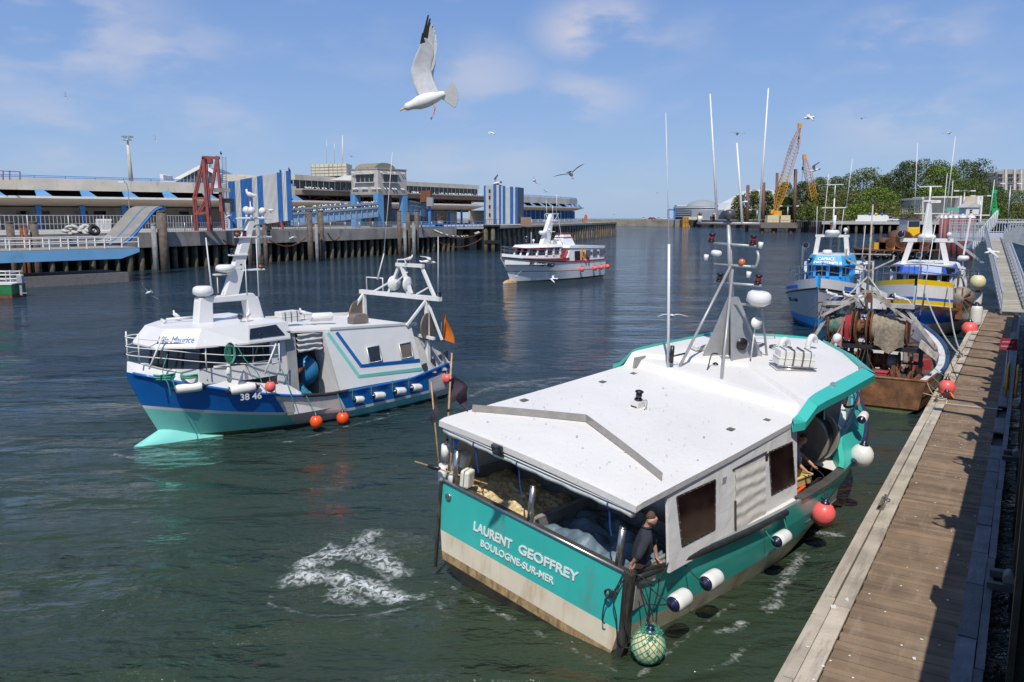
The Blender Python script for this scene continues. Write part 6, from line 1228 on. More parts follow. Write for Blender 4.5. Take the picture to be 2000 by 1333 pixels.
for sd in (1, -1):
    m = M()
    for i in range(16):
        u0, u1 = .46 + .4 * i / 16, .46 + .4 * (i + 1) / 16; P = []
        for u, k in ((u0, 0), (u1, 0), (u1, 1), (u0, 1)): p = hC.edge(u, sd); P.append((p.x, p.y - sd * .05, p.z + .10 + .34 * k * (1 - i / 17)))
        m.quad(*P)
    m.build('red_stripe', MAR, Cb)
    m = M()
    for i in range(20):
        P = []
        for ii, k in ((i, 0), (i + 1, 0), (i + 1, 1), (i, 1)): u = .44 + .55 * ii / 20; p = hC.edge(u, sd); P.append((p.x - .03 * k, p.y - sd * (.05 + .03 * k) * min(1, abs(p.y)), p.z + .4 * k))
        m.quad(*P)
    m.build('bow_bulwark', WH2, Cb)
m = M(); prism(m, [(6.9, .9), (4.3, .9), (4.3, -.9), (6.9, -.9)], [(6.0, .5), (4.9, .5), (4.9, -.5), (6.0, -.5)], 3.6, 4.95); m.k = 1; prism(m, [(6.1, .55), (4.85, .55), (4.85, -.55), (6.1, -.55)], [(6.1, .55), (4.85, .55), (4.85, -.55), (6.1, -.55)], 4.85, 5.0); prism(m, [(6.35, .7), (4.6, .7), (4.6, -.7), (6.35, -.7)], [(6.3, .66), (4.65, .66), (4.65, -.66), (6.3, -.66)], 4.5, 4.58); m.build('funnel', [WH2, MAR], Cb)
m = M(); m.slab([(9.7, .25, 3.8), (8.3, .25, 3.8), (7.35, .12, 7.1), (7.75, .12, 7.1)], (0, -.5, 0)); m.build('mast', WHITE, Cb)
m = M()
for z, l in ((7.15, .9), (6.4, 1.0), (5.2, .9)): m.bar((7.6 + (7.15 - z) * .35, -l, z), (7.6 + (7.15 - z) * .35, l, z), .14, .06)
for s in (-.9, .9): m.bar((7.6, s, 7.15), (7.8, s * .2, 6.0), .05); m.bar((7.8, s, 7.1), (6.9, s * 1.1, 3.7), .04)
m.build('crosstree', WHITE, Cb)
for a, b in (((8.2, 1.0, 6.9), (8.4, 1.2, 9.2)), ((7.2, -1.0, 6.9), (7.1, -1.2, 8.6)), ((7.5, 0, 7.1), (7.5, 0, 8.0)), ((12.0, .5, 3.8), (12, .5, 5.2))): whip(Cb, a, b, .04)
radome(Cb, (9.3, 0, 5.0), .45, .3); radome(Cb, (8.3, 0, 5.3), .3, .25); hornlamp(Cb, (12.6, .3, 4.6), (.6, .4, 0), .2); raft(Cb, (7.6, .2, 3.7), .9, .25); ball(Cb, (11.2, .2, 4.3), .14)
for i in range(10):
    m = M(); 
m = M(); PP = [hC.edge(u, sd) for sd, us in ((1, (.5, .6, .7, .8, .9, .98)), (-1, (.98, .9, .8, .7, .6, .5))) for u in us]
for h in (.8, 1.15): m.tube([p + Vector((-.1, -.15 * (1 if p.y > 0 else -1) * min(1, abs(p.y)), h)) for p in PP], .03, 4)
for p in PP: m.cyl(p + Vector((-.1, -.15 * (1 if p.y > 0 else -1) * min(1, abs(p.y)), .1)), p + Vector((-.1, -.15 * (1 if p.y > 0 else -1) * min(1, abs(p.y)), 1.15)), .03, n=4)
m.build('bow_rail', STEEL, Cb)
a = hC.at(13.6, 1).lerp(hC.at(13.6, 1, 2), .35); b = hC.at(10.2, 1).lerp(hC.at(10.2, 1, 2), .45); text('BL 900 462', .62, a + Vector((0, .16, -.15)), b - a, (0, .25, 1), BLACK, Cb, ext=.01, bold=.012, shear=.15, width=3.4)
og = 'pink ball buoys along the side of the red and white boat'
for x, z, lb in ((5.7, 1.05, 'first pink ball buoy from the bow of the red and white boat'), (3.0, 1.05, 'second pink ball buoy from the bow of the red and white boat'), (1.6, 1.08, 'third pink ball buoy from the bow of the red and white boat'), (.1, 1.1, 'aftmost pink ball buoy of the red and white boat')):
    p = hC.at(max(x, .1), 1); buoy(FC, (x, p.y + .28, z), .27, PINK, lb, og, (x, p.y + .05, 2.0), rope=ROPE_K)
buoy(FC, (4.6, 2.4, 1.95), .24, PINK, 'pink ball buoy hung higher, under the flags of the red and white boat', None, (4.6, 2.2, 2.6), rope=ROPE_K)
t = thing('flag_bundle', 'bundle of amber and black marker flags at the side of the red and white boat', 'flags'); setm(t, FC)
for k, (x, mt) in enumerate(((5.3, 'amber'), (4.9, 'amber'), (4.6, 'black'), (4.3, 'black'))):
    def ff(u, v, x=x, k=k): return Vector((x - .5 * u, 2.4 + .1 * sin(u * 5 + k), 3.3 - .25 * k - .9 * v - .3 * u))
    heap(ff, 'flag', mat('amber_cloth', (.6, .28, .02), .7) if mt == 'amber' else MATS['black_flag'], t, 5, 6); m = M(); m.cyl((x + .05, 2.35, 2.0), (x + .05, 2.35, 3.6), .02, n=5); m.build('pole', BAM, t)

# ---------------- generic moored trawler pieces
def house(root, P, z0, zw, z1, wallm, roofm, rs=.12, glass=None):
    """wheelhouse: outline P, sill zw.. head z1-.25"""
    m = M(); prism(m, P, P, z0, zw); prism(m, P, P, z1 - .12, z1); n = len(P)
    for i in range(n):
        a, b = Vector(P[i]), Vector(P[(i + 1) % n]); k = max(1, round((b - a).length / .85))
        for j in range(k): p = a.lerp(b, j / k); m.bar((*p, zw - .05), (*p, z1 - .05), .17)
    m.build('wheelhouse_wall', wallm, root)
    c = sum((Vector(p) for p in P), Vector((0, 0))) / n; m = M(); Q = [c + (Vector(p) - c) * .97 for p in P]; prism(m, Q, Q, zw, z1 - .1); m.build('window', glass or GLASS, root)
# D: grey hull, sky blue wheelhouse
FD = frame(23.95, 60.2, 243.5)
D = thing('fishing_trawler', 'bow-on trawler with a sky blue wheelhouse, white lettering and grey hull', 'fishing boat'); setm(D, FD)
SKB = mat('light_blue_paint', S(60, 165, 225, .9), .4, var=.05); ROY = mat('royal_trim', S(50, 105, 210, .9), .4)
GRH = mat('pale_grey_hull', (.50, .52, .54), .35, var=.06, vs=1, coat=.3, dirt=(.3, .3, .3), da=.15)
def zgD(u): return 1.6 + 1.0 * max(0, (u - .4) / .6) ** 1.5
hD = Hull(12.6, [(zgD, 12.9, 2.55, 3.0, .9, 0), (lambda u: .62 + .1 * u, 12.2, 2.45, 2.2, .9, 1), (lambda u: .2, 12.1, 2.4, 1.8, .9, 2), (lambda u: -.2, 12, 2.2, 1.5, .9, 3), (lambda u: -.9, 11.5, .2, 1, .5, 3)], u0=.42)
hD.mesh(D, [GRH, SKB, mat('sea_blue_paint', S(25, 110, 170, .9), .5), WEED])
for sd in (-1, 1):
    hD.rub(D, BLACK, .055, .3, .995, sd, dz=0)
    m = M(); n = 24
    for i in range(n):
        for k0, k1, mt in ((0, 1, 0),):
            P = []
            for ii, k in ((i, 0), (i + 1, 0), (i + 1, 1), (i, 1)): u = .3 + .69 * ii / n; p = hD.edge(u, sd); P.append((p.x + .06 * k, p.y + sd * .05 * k * min(1, abs(p.y)), p.z + .62 * k))
            m.k = 0; m.quad(*P)
            if 4 < i < 20:
                w = .14 + .22 * abs(i - 12) / 8; P = []
                for ii, k in ((i, 0), (i + 1, 0), (i + 1, 1), (i, 1)): u = .3 + .69 * ii / n; p = hD.edge(u, sd); P.append((p.x + .02, p.y + sd * .035, p.z + .25 + (k - .5) * w + .05))
                m.k = 1; m.quad(*P)
    m.build('bow_bulwark', [WHITE, ROY], D)
hD.deck(D, SKB, lambda u: zgD(u) + .1, u0=.02, u1=.98)
m = M(); m.slab([(12.3, .3, 2.9), (13.05, .03, 3.5), (12.95, .03, 2.6), (12.3, .3, 2.5)], (0, -.06, 0)); m.build('stem_head', SKB, D)
HP = [(4.5, 1.35), (6.8, 1.3), (7.75, .8), (7.75, -.8), (6.8, -1.3), (4.5, -1.35)]
house(D, HP, 1.8, 3.0, 3.75, SKB, SKB)
m = M(); Vb = [(4.3, 1.5), (7.1, 1.45), (8.15, .9), (8.15, -.9), (7.1, -1.45), (4.3, -1.5)]; prism(m, Vb, [(x - .35, y * .85) for x, y in Vb], 3.72, 4.3); m.k = 1; prism(m, [(x - .35, y * .8) for x, y in Vb], [(x - .35, y * .8) for x, y in Vb], 4.3, 4.36); m.build('visor_roof', [SKB, WHITE], D)
for s in (-1, 1): m = M(); m.bc((7.45, s * 1.12, 4.0), (.3, .3, .3), rz=-s * .8); m.k = 1; m.lathe([(.1, 0), (.1, .1), (.01, .1)], (7.55, s * 1.2, 4.0), (.7, s * .7, 0), 10); m.build('visor_lamp', [BLACK, STEEL], D)
text('CAPRICE', .30, (8.0, -.62, 4.02), (0, 1, 0), (-.6, 0, 1), WHITE, D, ext=.01, bold=.012, width=1.05); text('DES TEMPS II', .27, (8.135, -.85, 3.78), (0, 1, 0), (-.6, 0, 1), WHITE, D, ext=.01, bold=.012, width=1.7)
m = M(); m.box(.8, 4.5, -1.8, 1.8, 3.0, 3.12); m.box(.8, 4.4, 1.75, 1.8, 1.7, 3.1); m.box(.8, 4.4, -1.8, -1.75, 1.7, 3.1); m.box(1.0, 4.2, -1.9, 1.9, 3.6, 3.7); m.box(1.0, 1.1, -1.9, 1.9, 3.1, 3.6); m.box(4.1, 4.2, -1.9, 1.9, 3.1, 3.6); m.build('shelter', WHITE, D)
m = M(); m.bar((6.0, -1.0, 4.3), (6.0, -.85, 5.5), .28); m.bar((6.0, 1.0, 4.3), (6.0, .85, 5.5), .28); m.bar((6.0, -1.05, 5.55), (6.0, 1.05, 5.55), .28, .16); m.build('mast_arch', WSTEEL, D)
m = M(); m.cyl((6, 0, 5.6), (6, 0, 8.0), .06, .04); m.bar((6, -.75, 7.4), (6, .75, 7.4), .12, .06); m.bar((6, -.55, 8.9), (6, .5, 8.9), .1, .05); m.cyl((6, 0, 8), (6, 0, 8.9), .03); m.cyl((6.0, .08, 6.0), (6, .08, 6.9), .11); m.build('mast', WSTEEL, D)
radome(D, (6.1, 0, 5.68), .46, .26); radome(D, (6.6, -.2, 4.4), .3, .25); ball(D, (6.0, .8, 5.95), .14); hornlamp(D, (7.0, -1.5, 4.95), (1, 0, .1), .2); navlamp(D, (6.15, -.1, 6.2), .09, AMBER)
for a, b in (((6, -1.0, 5.6), (6, -1.05, 7.5)), ((6, .75, 7.4), (6, .95, 10.5)), ((6, -.6, 5.6), (6, -.45, 9.6)), ((6, .5, 5.6), (6, .62, 7.4)), ((3, 1.7, 3.2), (3, 1.8, 6.2))): whip(D, a, b, .028)
m = M(); m.tube(resample([(5.2, -1.9, 3.2), (5.2, -1.9, 4.6), (5.25, -1.8, 4.85), (5.5, -1.7, 4.85)], 10), .11, 8); m.build('exhaust', STEEL, D)
m = M(); PP = [hD.edge(u, 1) + Vector((0, -.1, .6)) for u in (.35, .5, .62, .74, .86, .95)] + [hD.edge(.99, 1) + Vector((-.1, 0, .6))] + [hD.edge(u, -1) + Vector((0, .1, .6)) for u in (.95, .86, .74, .62, .5, .35)]
for h in (.45, .9): m.tube([p + Vector((-.2, 0, h)) for p in PP], .028, 5)
for p in PP: m.cyl(p + Vector((-.2, 0, -.2)), p + Vector((-.2, 0, .9)), .026, n=5)
m.build('bow_rail', STEEL, D)
a = hD.at(9.3, -1).lerp(hD.at(9.3, -1, 1), .42); b = hD.at(10.9, -1).lerp(hD.at(10.9, -1, 1), .45); text('BL 734689', .32, a + Vector((0, -.05, 0)), b - a, (0, -.35, 1), BLACK, D, ext=.01, bold=.008, width=1.6)
m = M(); NB = mat('navy_emblem', (.02, .06, .28), .5)     # heart-like ring with wing bars
def onh(x, z): 
    f = (2.4 - z) / 1.8; p = hD.at(x, 1).lerp(hD.at(x, 1, 1), max(0, min(1, (hD.at(x, 1).z - z) / (hD.at(x, 1).z - .7)))); return p + Vector((.02, .04, 0))
P = [onh(11.35 + .30 * .95 * sin(a) - 0, 1.75 + .30 * (cos(a) - .25 * abs(sin(a)) - .25 * (1 if abs(a - pi) < .5 else 0))) for a in [2 * pi * k / 24 for k in range(24)]]; m.tube(P, .05, 6, closed=True)
for z, x0, x1 in ((1.86, 11.75, 12.2), (1.7, 11.8, 12.1), (1.86, 10.9, 10.4), (1.7, 10.9, 10.5)): m.bar(onh(x0, z), onh(x1, z), .05, .09)
m.build('emblem', NB, D)

# E: yellow, white and blue trawler alongside the pontoon
FE = frame(28.7, 56.2, 240)
E_ = thing('fishing_trawler', 'bow-on trawler with yellow, white and blue striped bow shelter beside the pontoon', 'fishing boat'); setm(E_, FE)
YEL = mat('yellow_paint', S(245, 200, 20, .9), .4, var=.06); DBL = mat('deep_blue_paint', S(15, 65, 140, .9), .3, coat=.4, var=.08); OFFW = mat('cream_bottom', (.62, .6, .54), .4, var=.08, coat=.3)
def zgE(u): return 1.3 + .75 * max(0, (u - .4) / .6) ** 1.5
hE = Hull(13.2, [(zgE, 13.3, 2.75, 3.2, .9, 0), (lambda u: zgE(u) - .16, 13.2, 2.72, 3.1, .9, 1), (lambda u: .75 + .15 * u, 12.9, 2.65, 2.5, .9, 2), (lambda u: .02, 12.4, 2.4, 1.7, .9, 3), (lambda u: -.9, 12, .2, 1, .5, 3)], u0=.42)
hE.mesh(E_, [YEL, DBL, OFFW, WEED]); hE.deck(E_, DECKG, lambda u: zgE(u) - .12, u1=.98)
m = M(); m.k = 0; n = 30
def band(sd, za, zb, k, n=28, u0=.45, u1=.995):
    m.k = k
    for i in range(n):
        P = []
        for ii, z in ((i, za), (i + 1, za), (i + 1, zb), (i, zb)): u = u0 + (u1 - u0) * ii / n; p = hE.edge(u, sd); P.append((p.x + .03 - .02 * z, p.y + sd * (.03 - .05 * z) * min(1, abs(p.y)), p.z + z))
        m.quad(*P)
for sd, u0 in ((-1, .4), (1, .84)):
    for za, zb, k in ((.0, .06, 3), (.06, .28, 0), (.28, .44, 1), (.44, 1.12, 2), (1.12, 1.4, 0)): band(sd, za, zb, k, u0=u0)
m.build('bow_shelter', [YEL, ROY, WHITE, WHITE], E_)
m = M(); HPE = [(5.2, 1.6), (8.0, 1.5), (8.9, .9), (9.0, 0), (8.9, -.9), (8.0, -1.5), (5.2, -1.6)]
house(E_, HPE, 1.5, 2.75, 3.5, mat('pale_blue_wall', (.5, .58, .68), .5), ROY)
m = M(); Vb = [(5.0, 1.8), (8.1, 1.7), (9.2, 1.1), (9.4, 0), (9.2, -1.1), (8.1, -1.7), (5.0, -1.8)]; prism(m, Vb, [(x - .2, y * .92) for x, y in Vb], 3.48, 3.9); m.k = 1; prism(m, [(x - .2, y * .9) for x, y in Vb], [(x - .2, y * .9) for x, y in Vb], 3.9, 3.98); m.build('visor_roof', [ROY, WHITE], E_)
for s in (-1, 1): m = M(); m.bc((8.7, s * 1.45, 3.72), (.35, .35, .28), rz=-s * .8); m.build('visor_lamp', BLACK, E_)
m = M(); m.box(.6, 5.2, -2.1, 2.1, 3.25, 3.5); m.box(.6, 5.0, -2.1, 2.1, 1.2, 3.25); m.build('shelter', WHITE, E_, bevel=.12)
def cv(u, v): return Vector((.5 + 4.6 * u, -2.2 + 4.5 * v, 3.55 + .35 * sin(pi * v) ** .4 + .1 * mn.noise(Vector((u * 6, v * 6, 2))) - (1.2 * max(0, v - .86) / .14)))
heap(cv, 'canvas_cover', mat('white_canvas', (.66, .65, .61), .8, bump=.4), E_, 30, 30)
m = M(); m.bar((7.0, -1.2, 3.9), (7.0, -.85, 5.3), .3); m.bar((7.0, 1.2, 3.9), (7.0, .85, 5.3), .3); m.bar((7.0, -1.45, 5.4), (7.0, 1.45, 5.4), .35, .22); m.slab([(6.7, -.3, 5.5), (6.7, .3, 5.5), (6.8, .12, 7.6), (6.8, -.12, 7.6)], (.4, 0, 0)); m.build('mast', WSTEEL, E_)
m = M(); m.bar((7, -.8, 7.0), (7, .9, 7.0), .1, .05); m.cyl((7, 0, 7.6), (7, 0, 8.6), .06); m.bc((7, 0, 7.75), (.5, .7, .1)); m.bar((7, -.6, 8.6), (7, .6, 8.6), .06); m.build('crosstree', WSTEEL, E_)
radome(E_, (7.1, 0, 5.5), .5, .25); hornlamp(E_, (7.3, -1.4, 5.75), (1, -.1, .1), .22); ball(E_, (7.2, 1.2, 5.75), .14); radome(E_, (5.5, 2.0, 4.2), .32, .25); m = M(); m.bar((5.5, 2, 3.3), (5.5, 2, 4.2), .1); m.bar((5.4, 2.0, 4.5), (5.4, 2.2, 6.8), .1); m.bar((5.4, 1.1, 6.9), (5.4, 3.2, 6.9), .07); m.build('side_mast', WHITE, E_)
navlamp(E_, (5.4, 2.2, 7.0), .09, AMBER); hornlamp(E_, (7.5, -.3, 4.5), (1, -.3, .1), .17)
for a, b in (((5.4, 1.1, 6.9), (5.4, 1.1, 9.0)), ((5.4, 3.2, 6.9), (5.4, 3.3, 9.0)), ((6.8, .9, 7.0), (6.8, 1.1, 11.5)), ((6.8, -.8, 7), (6.8, -.9, 11.2)), ((4, .6, 4), (4, .7, 9.5)), ((10.4, -.2, 1.6), (10.3, .2, 8.2))): whip(E_, a, b, .03)
m = M(); PP = [hE.edge(u, 1) + Vector((0, -.1, 1.35)) for u in (.5, .6, .7, .8, .9, .96)] + [hE.edge(.99, 1) + Vector((-.1, 0, 1.35))] + [hE.edge(u, -1) + Vector((0, .1, 1.35)) for u in (.96, .9, .8, .7, .6, .5)]
for h in (.45, .85): m.tube([p + Vector((-.2, 0, h)) for p in PP], .028, 5)
for p in PP: m.cyl(p + Vector((-.2, 0, -.2)), p + Vector((-.2, 0, .85)), .026, n=5)
m.build('bow_rail', STEEL, E_)
t = thing('net_hauler', 'rusty spoked net hauler wheel on the bow of the yellow striped trawler', 'net hauler'); setm(t, FE)
m = M(); m.lathe([(.62, -.1), (.68, -.08), (.68, -.04), (.25, .05), (.1, .12), (.01, .13)], (10.1, 2.2, 2.2), (1, .35, 0), 30); m.build('wheel', mat('galv_wheel', (.25, .23, .2), .6, .3, dirt=(.15, .08, .04), da=.4), t); m = M(); m.lathe([(.66, -.35), (.66, -.12)], (10.1, 2.2, 2.2), (1, .35, 0), 30)
for k in range(8): a = k * pi / 4; m.bar((10.18, 2.2 + .12 * cos(a), 2.2 + .12 * sin(a)), (10.1, 2.2 + .62 * cos(a), 2.2 + .62 * sin(a)), .07)
m.build('spokes', RUST, t); m = M(); m.bc((10.2, 2.1, 1.5), (.35, .35, .9)); m.build('pedestal', RUST, t)
buoy(FE, (8.9, 2.9, 3.1), .42, mat('pale_yellow_vinyl', (.66, .62, .36)), 'pale yellow ball buoy hung high on the side of the yellow striped trawler', None, (8.6, 2.5, 3.6))
fender(FE, (9.6, 2.95, 1.25), (0, 0, 1), 1.3, .33, 'upright white fender wedged between the yellow striped trawler and the pontoon', None, [((9.6, 2.95, 1.9), (9.4, 2.6, 2.6))])
fender(FE, (8.4, 2.95, 2.1), (0, 0, 1), .9, .24, 'small upright navy topped fender behind the pale yellow buoy', None)
buoy(FE, (10.9, 2.7, .6), .42, PINK, 'big pink ball buoy at the waterline between the yellow striped trawler and the pontoon', None, (10.5, 2.3, 1.9))
FFR = None
for lb, a, b, s in (('slack grey mooring line from the striped bow to a pontoon cleat', FE @ Vector((12.3, .3, 3.0)), Vector((20.2, 36.3, .6)), .5), ('second slack mooring line from the striped bow to the same cleat', FE @ Vector((11.6, 1.5, 3.0)), Vector((20.4, 36.5, .6)), .7)):
    m = M(); m.tube(sag(a, b, s, 16), .035, 5); tag(m.build('mooring_line', mat('pale_rope', (.42, .4, .34), .9)), lb, 'mooring line')

# F: rusty trawler, stern towards us
FF = frame(12.5, 29.05, 58)
F = thing('fishing_trawler', 'rusty sterned trawler with net drums under a white gantry', 'fishing boat'); setm(F, FF)
RST = mat('rusty_plate', (.20, .09, .035), .55, var=.5, vs=2.5, bump=.4, bs=12, dirt=(.07, .05, .035), da=.6, ds=(2.5, 2.5, 1.0)); NVY = mat('navy_rim', (.03, .06, .15), .5, var=.2)
def zgF(u): return 1.12 + 1.2 * max(0, (u - .35) / .65) ** 1.4
hF = Hull(10, [(zgF, 10.6, 2.5, 2.6, .88, 0), (lambda u: zgF(u) - .15, 10.5, 2.45, 2.5, .88, 1), (lambda u: .12, 9.8, 2.3, 1.8, .88, 2), (lambda u: -.9, 9.5, .3, 1, .5, 2)], u0=.35)
hF.mesh(F, [NVY, mat('dull_blue_hull', (.05, .09, .15), .6, dirt=(.2, .1, .05), da=.4), WEED], name='hull')
hull_f = F.children[-1]
m = M(); P = [hF.edge(0, 1), hF.edge(0, 1, 2), hF.edge(0, -1, 2), hF.edge(0, -1)]; m.slab([p + Vector((-.03, 0, 0)) for p in P], (-.03, 0, 0))
for i in range(5):
    Pq = []
    for ii, r in ((i, 0), (i + 1, 0), (i + 1, 2), (i, 2)): p = hF.P(hF.rows[r], .03 * ii, -1); Pq.append(p + Vector((0, -.015, .01 if r == 0 else 0)))
    m.quad(*Pq)
m.build('transom', RST, F)
m = M(); m.tube([hF.edge(.17, -1) + Vector((0, 0, .03)), hF.edge(0, -1) + Vector((-.03, 0, .03)), hF.edge(0, 1) + Vector((-.03, 0, .03)), hF.edge(.17, 1) + Vector((0, 0, .03))], .055, 8); m.build('stern_rail', RST, F)
hF.inner(F, mat('white_inner_bulwark', (.6, .6, .58), .6, dirt=(.3, .15, .08), da=.3), lambda u: max(.6, zgF(u) - .7), ins=.3); hF.deck(F, mat('rusty_deck', (.09, .05, .035), .8, var=.5, vs=5, dirt=(.2, .09, .04), da=.4), lambda u: max(.6, zgF(u) - .7), u1=.97)
def drum(y0, y1, x, z, r, mt, lb, cover=None, fl=.62):
    t = thing('net_drum', lb, 'net drum'); setm(t, FF)
    m = M(); n = 20; pr = [(r * (.92 + .12 * random.random()), (y1 - y0) * i / n) for i in range(n + 1)]; m.lathe(pr, (x, y0, z), (0, 1, 0), 26); m.build('net_roll', mt, t)
    for y in (y0, y1): m = M(); m.lathe([(fl, -.03), (fl + .03, 0), (fl, .03), (.1, .06)], (x, y, z), (0, 1, 0), 30); m.build('flange', RUST, t)
    return t
M.shift = Vector((-.3, -1.1, 0))
NETG = mat('grey_brown_net', (.30, .25, .18), .95, var=.3, vs=9, bump=1, bs=30, dirt=(.08, .07, .05), da=.4)
random.seed(21)
drum(-.25, .95, 1.9, 2.72, .52, NETG, 'big drum wound with grey brown net on the right of the rusty trawler')
drum(1.65, 2.45, 1.9, 2.72, .45, mat('green_red_net', (.10, .2, .16), .95, var=.4, vs=7, bump=1, bs=30, dirt=(.45, .10, .08), da=.55, ds=(2, 2, 2)), 'drum wound with green and red netting on the left of the rusty trawler')
drum(1.1, 1.5, 1.9, 2.7, .3, RUST, 'bare rusty cable drum between the two net drums')
t = thing('red_mat', 'red chafing mat and pink netting hanging over the left net drum', 'netting'); setm(t, FF)
heap(lambda u, v: Vector((1.35 - .06 * sin(v * 4), 1.62 + .22 * u, 3.2 - .95 * v)), 'mat', mat('red_mat_cloth', (.42, .035, .045), .9, var=.3, vs=20), t, 8, 10)
heap(lambda u, v: Vector((1.28 - .06 * sin(u * 9), 1.85 + .5 * u * v + .05, 2.95 - 1.0 * v + .1 * sin(u * 6))), 'pink_net', mat('pink_net', (.5, .17, .14), .95, var=.5, vs=30), t, 12, 12)
def sagnet(u, v): return Vector((1.32 + .05 * sin(u * 8), -.2 + 1.0 * u, 2.75 - (.62 + .25 * sin(pi * u) ** 3) * v))
heap(sagnet, 'sagging_net', NETG, t, 14, 8)
m = M(); m.bar((1.6, -.9, 2.02), (1.6, 2.9, 2.02), .22, .16); m.bar((2.3, -.9, 2.0), (2.3, 2.9, 2.0), .15)
for y in (-.75, 1.0, 1.6, 2.6): m.bar((1.7, y, .6), (1.7, y, 2.0), .14)
m.build('drum_frame', DARK, F)
m = M(); WG = mat('chipped_white_gantry', (.46, .44, .40), .6, var=.15, vs=4, dirt=(.2, .1, .05), da=.7, ds=(5, 5, 2))
for s, y0, y1 in ((1, 3.0, 2.3), (-1, -1.25, -.2)):
    m.bar((1.5, y0, 2.15), (1.55, y1, 3.5), .15, .12)
m.bar((1.5, 2.6, 3.58), (1.5, 1.7, 3.62), .24, .14); m.bar((1.5, -.45, 3.6), (1.5, .45, 3.62), .24, .14)
for a, b in (((1.5, 1.3, 4.05), (1.5, 2.1, 3.55)), ((1.5, .85, 4.05), (1.5, .2, 3.55)), ((1.5, 1.1, 4.0), (1.3, 2.7, 3.1)), ((1.5, 1.0, 4.0), (1.3, -.6, 2.95)), ((1.5, 1.35, 4.08), (1.5, .8, 4.08))): m.bar(a, b, .085)
m.bar((1.5, 3.0, 2.2), (1.3, 3.4, 2.0), .2, .1); m.slab([(1.2, -.7, 2.2), (1.2, -1.3, 1.75), (1.2, -1.35, 1.95), (1.25, -.75, 2.45)], (.5, 0, 0)); m.build('gantry', WG, F)
m = M(); m.tube([(1.6, 2.5, 3.65), (1.6, 2.35, 3.85), (1.6, 1.5, 3.85), (1.6, 1.35, 3.65)], .028, 6); m.tube([(1.6, -.35, 3.65), (1.6, -.2, 3.85), (1.6, .6, 3.85), (1.6, .7, 3.65)], .028, 6); m.build('grab_rail', WHITE, F)
m = M(); m.bc((1.45, 1.08, 3.85), (.2, .16, .32)); m.build('block', RUST, F)
random.seed(31)
t = thing('winch', 'twin rusty trawl winch with grey cable on the deck of the rusty trawler', 'winch'); setm(t, FF)
for y, mt in ((2.35, ROPE_B), (1.5, RUST), (.55, RUST), (.05, mat('cable_grey', (.3, .29, .27), .6))): m = M(); m.lathe([(.26, 0), (.27, .2), (.26, .4)], (2.2, y, 1.45), (0, 1, 0), 18); m.build('cable_roll', mt, t)
for y in (2.3, 2.78, 1.95, 1.45, .98, .5, .46, .02, -.4): m = M(); m.lathe([(.36, -.03), (.38, 0), (.36, .03)], (2.2, y, 1.45), (0, 1, 0), 22); m.build('flange', RUST, t)
m = M(); m.cyl((2.2, -.8, 1.45), (2.2, 2.9, 1.45), .07); m.bc((2.2, 1.25, 1.5), (.3, .22, .9)); m.bc((2.4, 1, .85), (.6, 3.6, .4)); m.build('frame', mat('blue_rust_frame', (.06, .07, .09), .7, dirt=(.25, .11, .05), da=.5), t)
M.shift = None
t = thing('red_box', 'small faded red fish box on the stern of the rusty trawler', 'box'); setm(t, FF @ Matrix.Translation((.75, -.65, .95))); m = M(); m.bc((0, 0, .12), (.35, .42, .28)); m.bc((0, 0, .28), (.4, .48, .06)); m.build('box', mat('faded_red', (.4, .05, .05), .6, dirt=(.2, .12, .08), da=.2), t, bevel=.02)
t = thing('deck_box', 'dark blue flat box across the stern deck of the rusty trawler', 'box'); setm(t, FF @ Matrix.Translation((1.0, 1.3, .75))); m = M(); m.bc((0, 0, .15), (.5, 1.5, .3)); m.bc((0, 0, .32), (.55, 1.6, .05)); m.build('box', mat('navy_box', (.02, .035, .08), .5), t, bevel=.02)
t = thing('timber_plank', 'pale timber plank lying along the rusty transom', 'plank'); setm(t, FF @ Matrix.Translation((.3, 1.15, 1.08))); m = M(); m.bc((0, 0, 0), (.22, 1.7, .1), rz=.05); m.build('plank', mat('pale_wood', (.5, .42, .3), .8, var=.2, dirt=(.2, .15, .1), da=.3), t, bevel=.01)
m = M()
for k in range(100):
    a = (random.uniform(.4, 3.9), random.uniform(-1.9, 2.1), .65); m.bar(a, (a[0] + random.uniform(-.3, .3), a[1] + random.uniform(-.4, .4), a[2] + random.uniform(.1, .8)), random.uniform(.04, .14))
m.build('deck_gear', RUST, F)
m = M()
for k in range(80): a = (random.uniform(1.2, 2.6), random.uniform(-1.5, 1.9), random.uniform(1.9, 3.6)); m.bar(a, (a[0] + random.uniform(-.1, .1), a[1] + random.uniform(-.5, .5), a[2] + random.uniform(-.5, .3)), random.uniform(.02, .05))
for k in range(7): y = random.uniform(-1.4, 1.8); m.tube(resample([(1.4, y, 3.5), (1.3, y + random.uniform(-.3, .3), 2.7), (1.2, y + random.uniform(-.5, .5), 1.9), (.9, y, 1.1)], 12), .016, 5)
m.build('rigging', mat('rusty_rigging', (.09, .055, .035), .8, var=.4, vs=6), F)
m = M(); m.box(4.8, 6.6, -.9, 1.2, .6, 2.55); m.box(4.6, 6.8, -1.1, 1.35, 2.55, 2.63); m.build('wheelhouse_wall', WHITE, F); m = M(); m.box(4.75, 4.8, -.6, .9, 1.9, 2.4); m.build('window', GLASS, F)
m = M(); m.slab([(3.6, -1.7, .9), (4.2, -2.0, .9), (4.2, -2.0, 1.3), (3.6, -1.7, 1.3)], (0, .3, 0)); m.build('red_locker', mat('faded_red', (.4, .05, .05)), F)
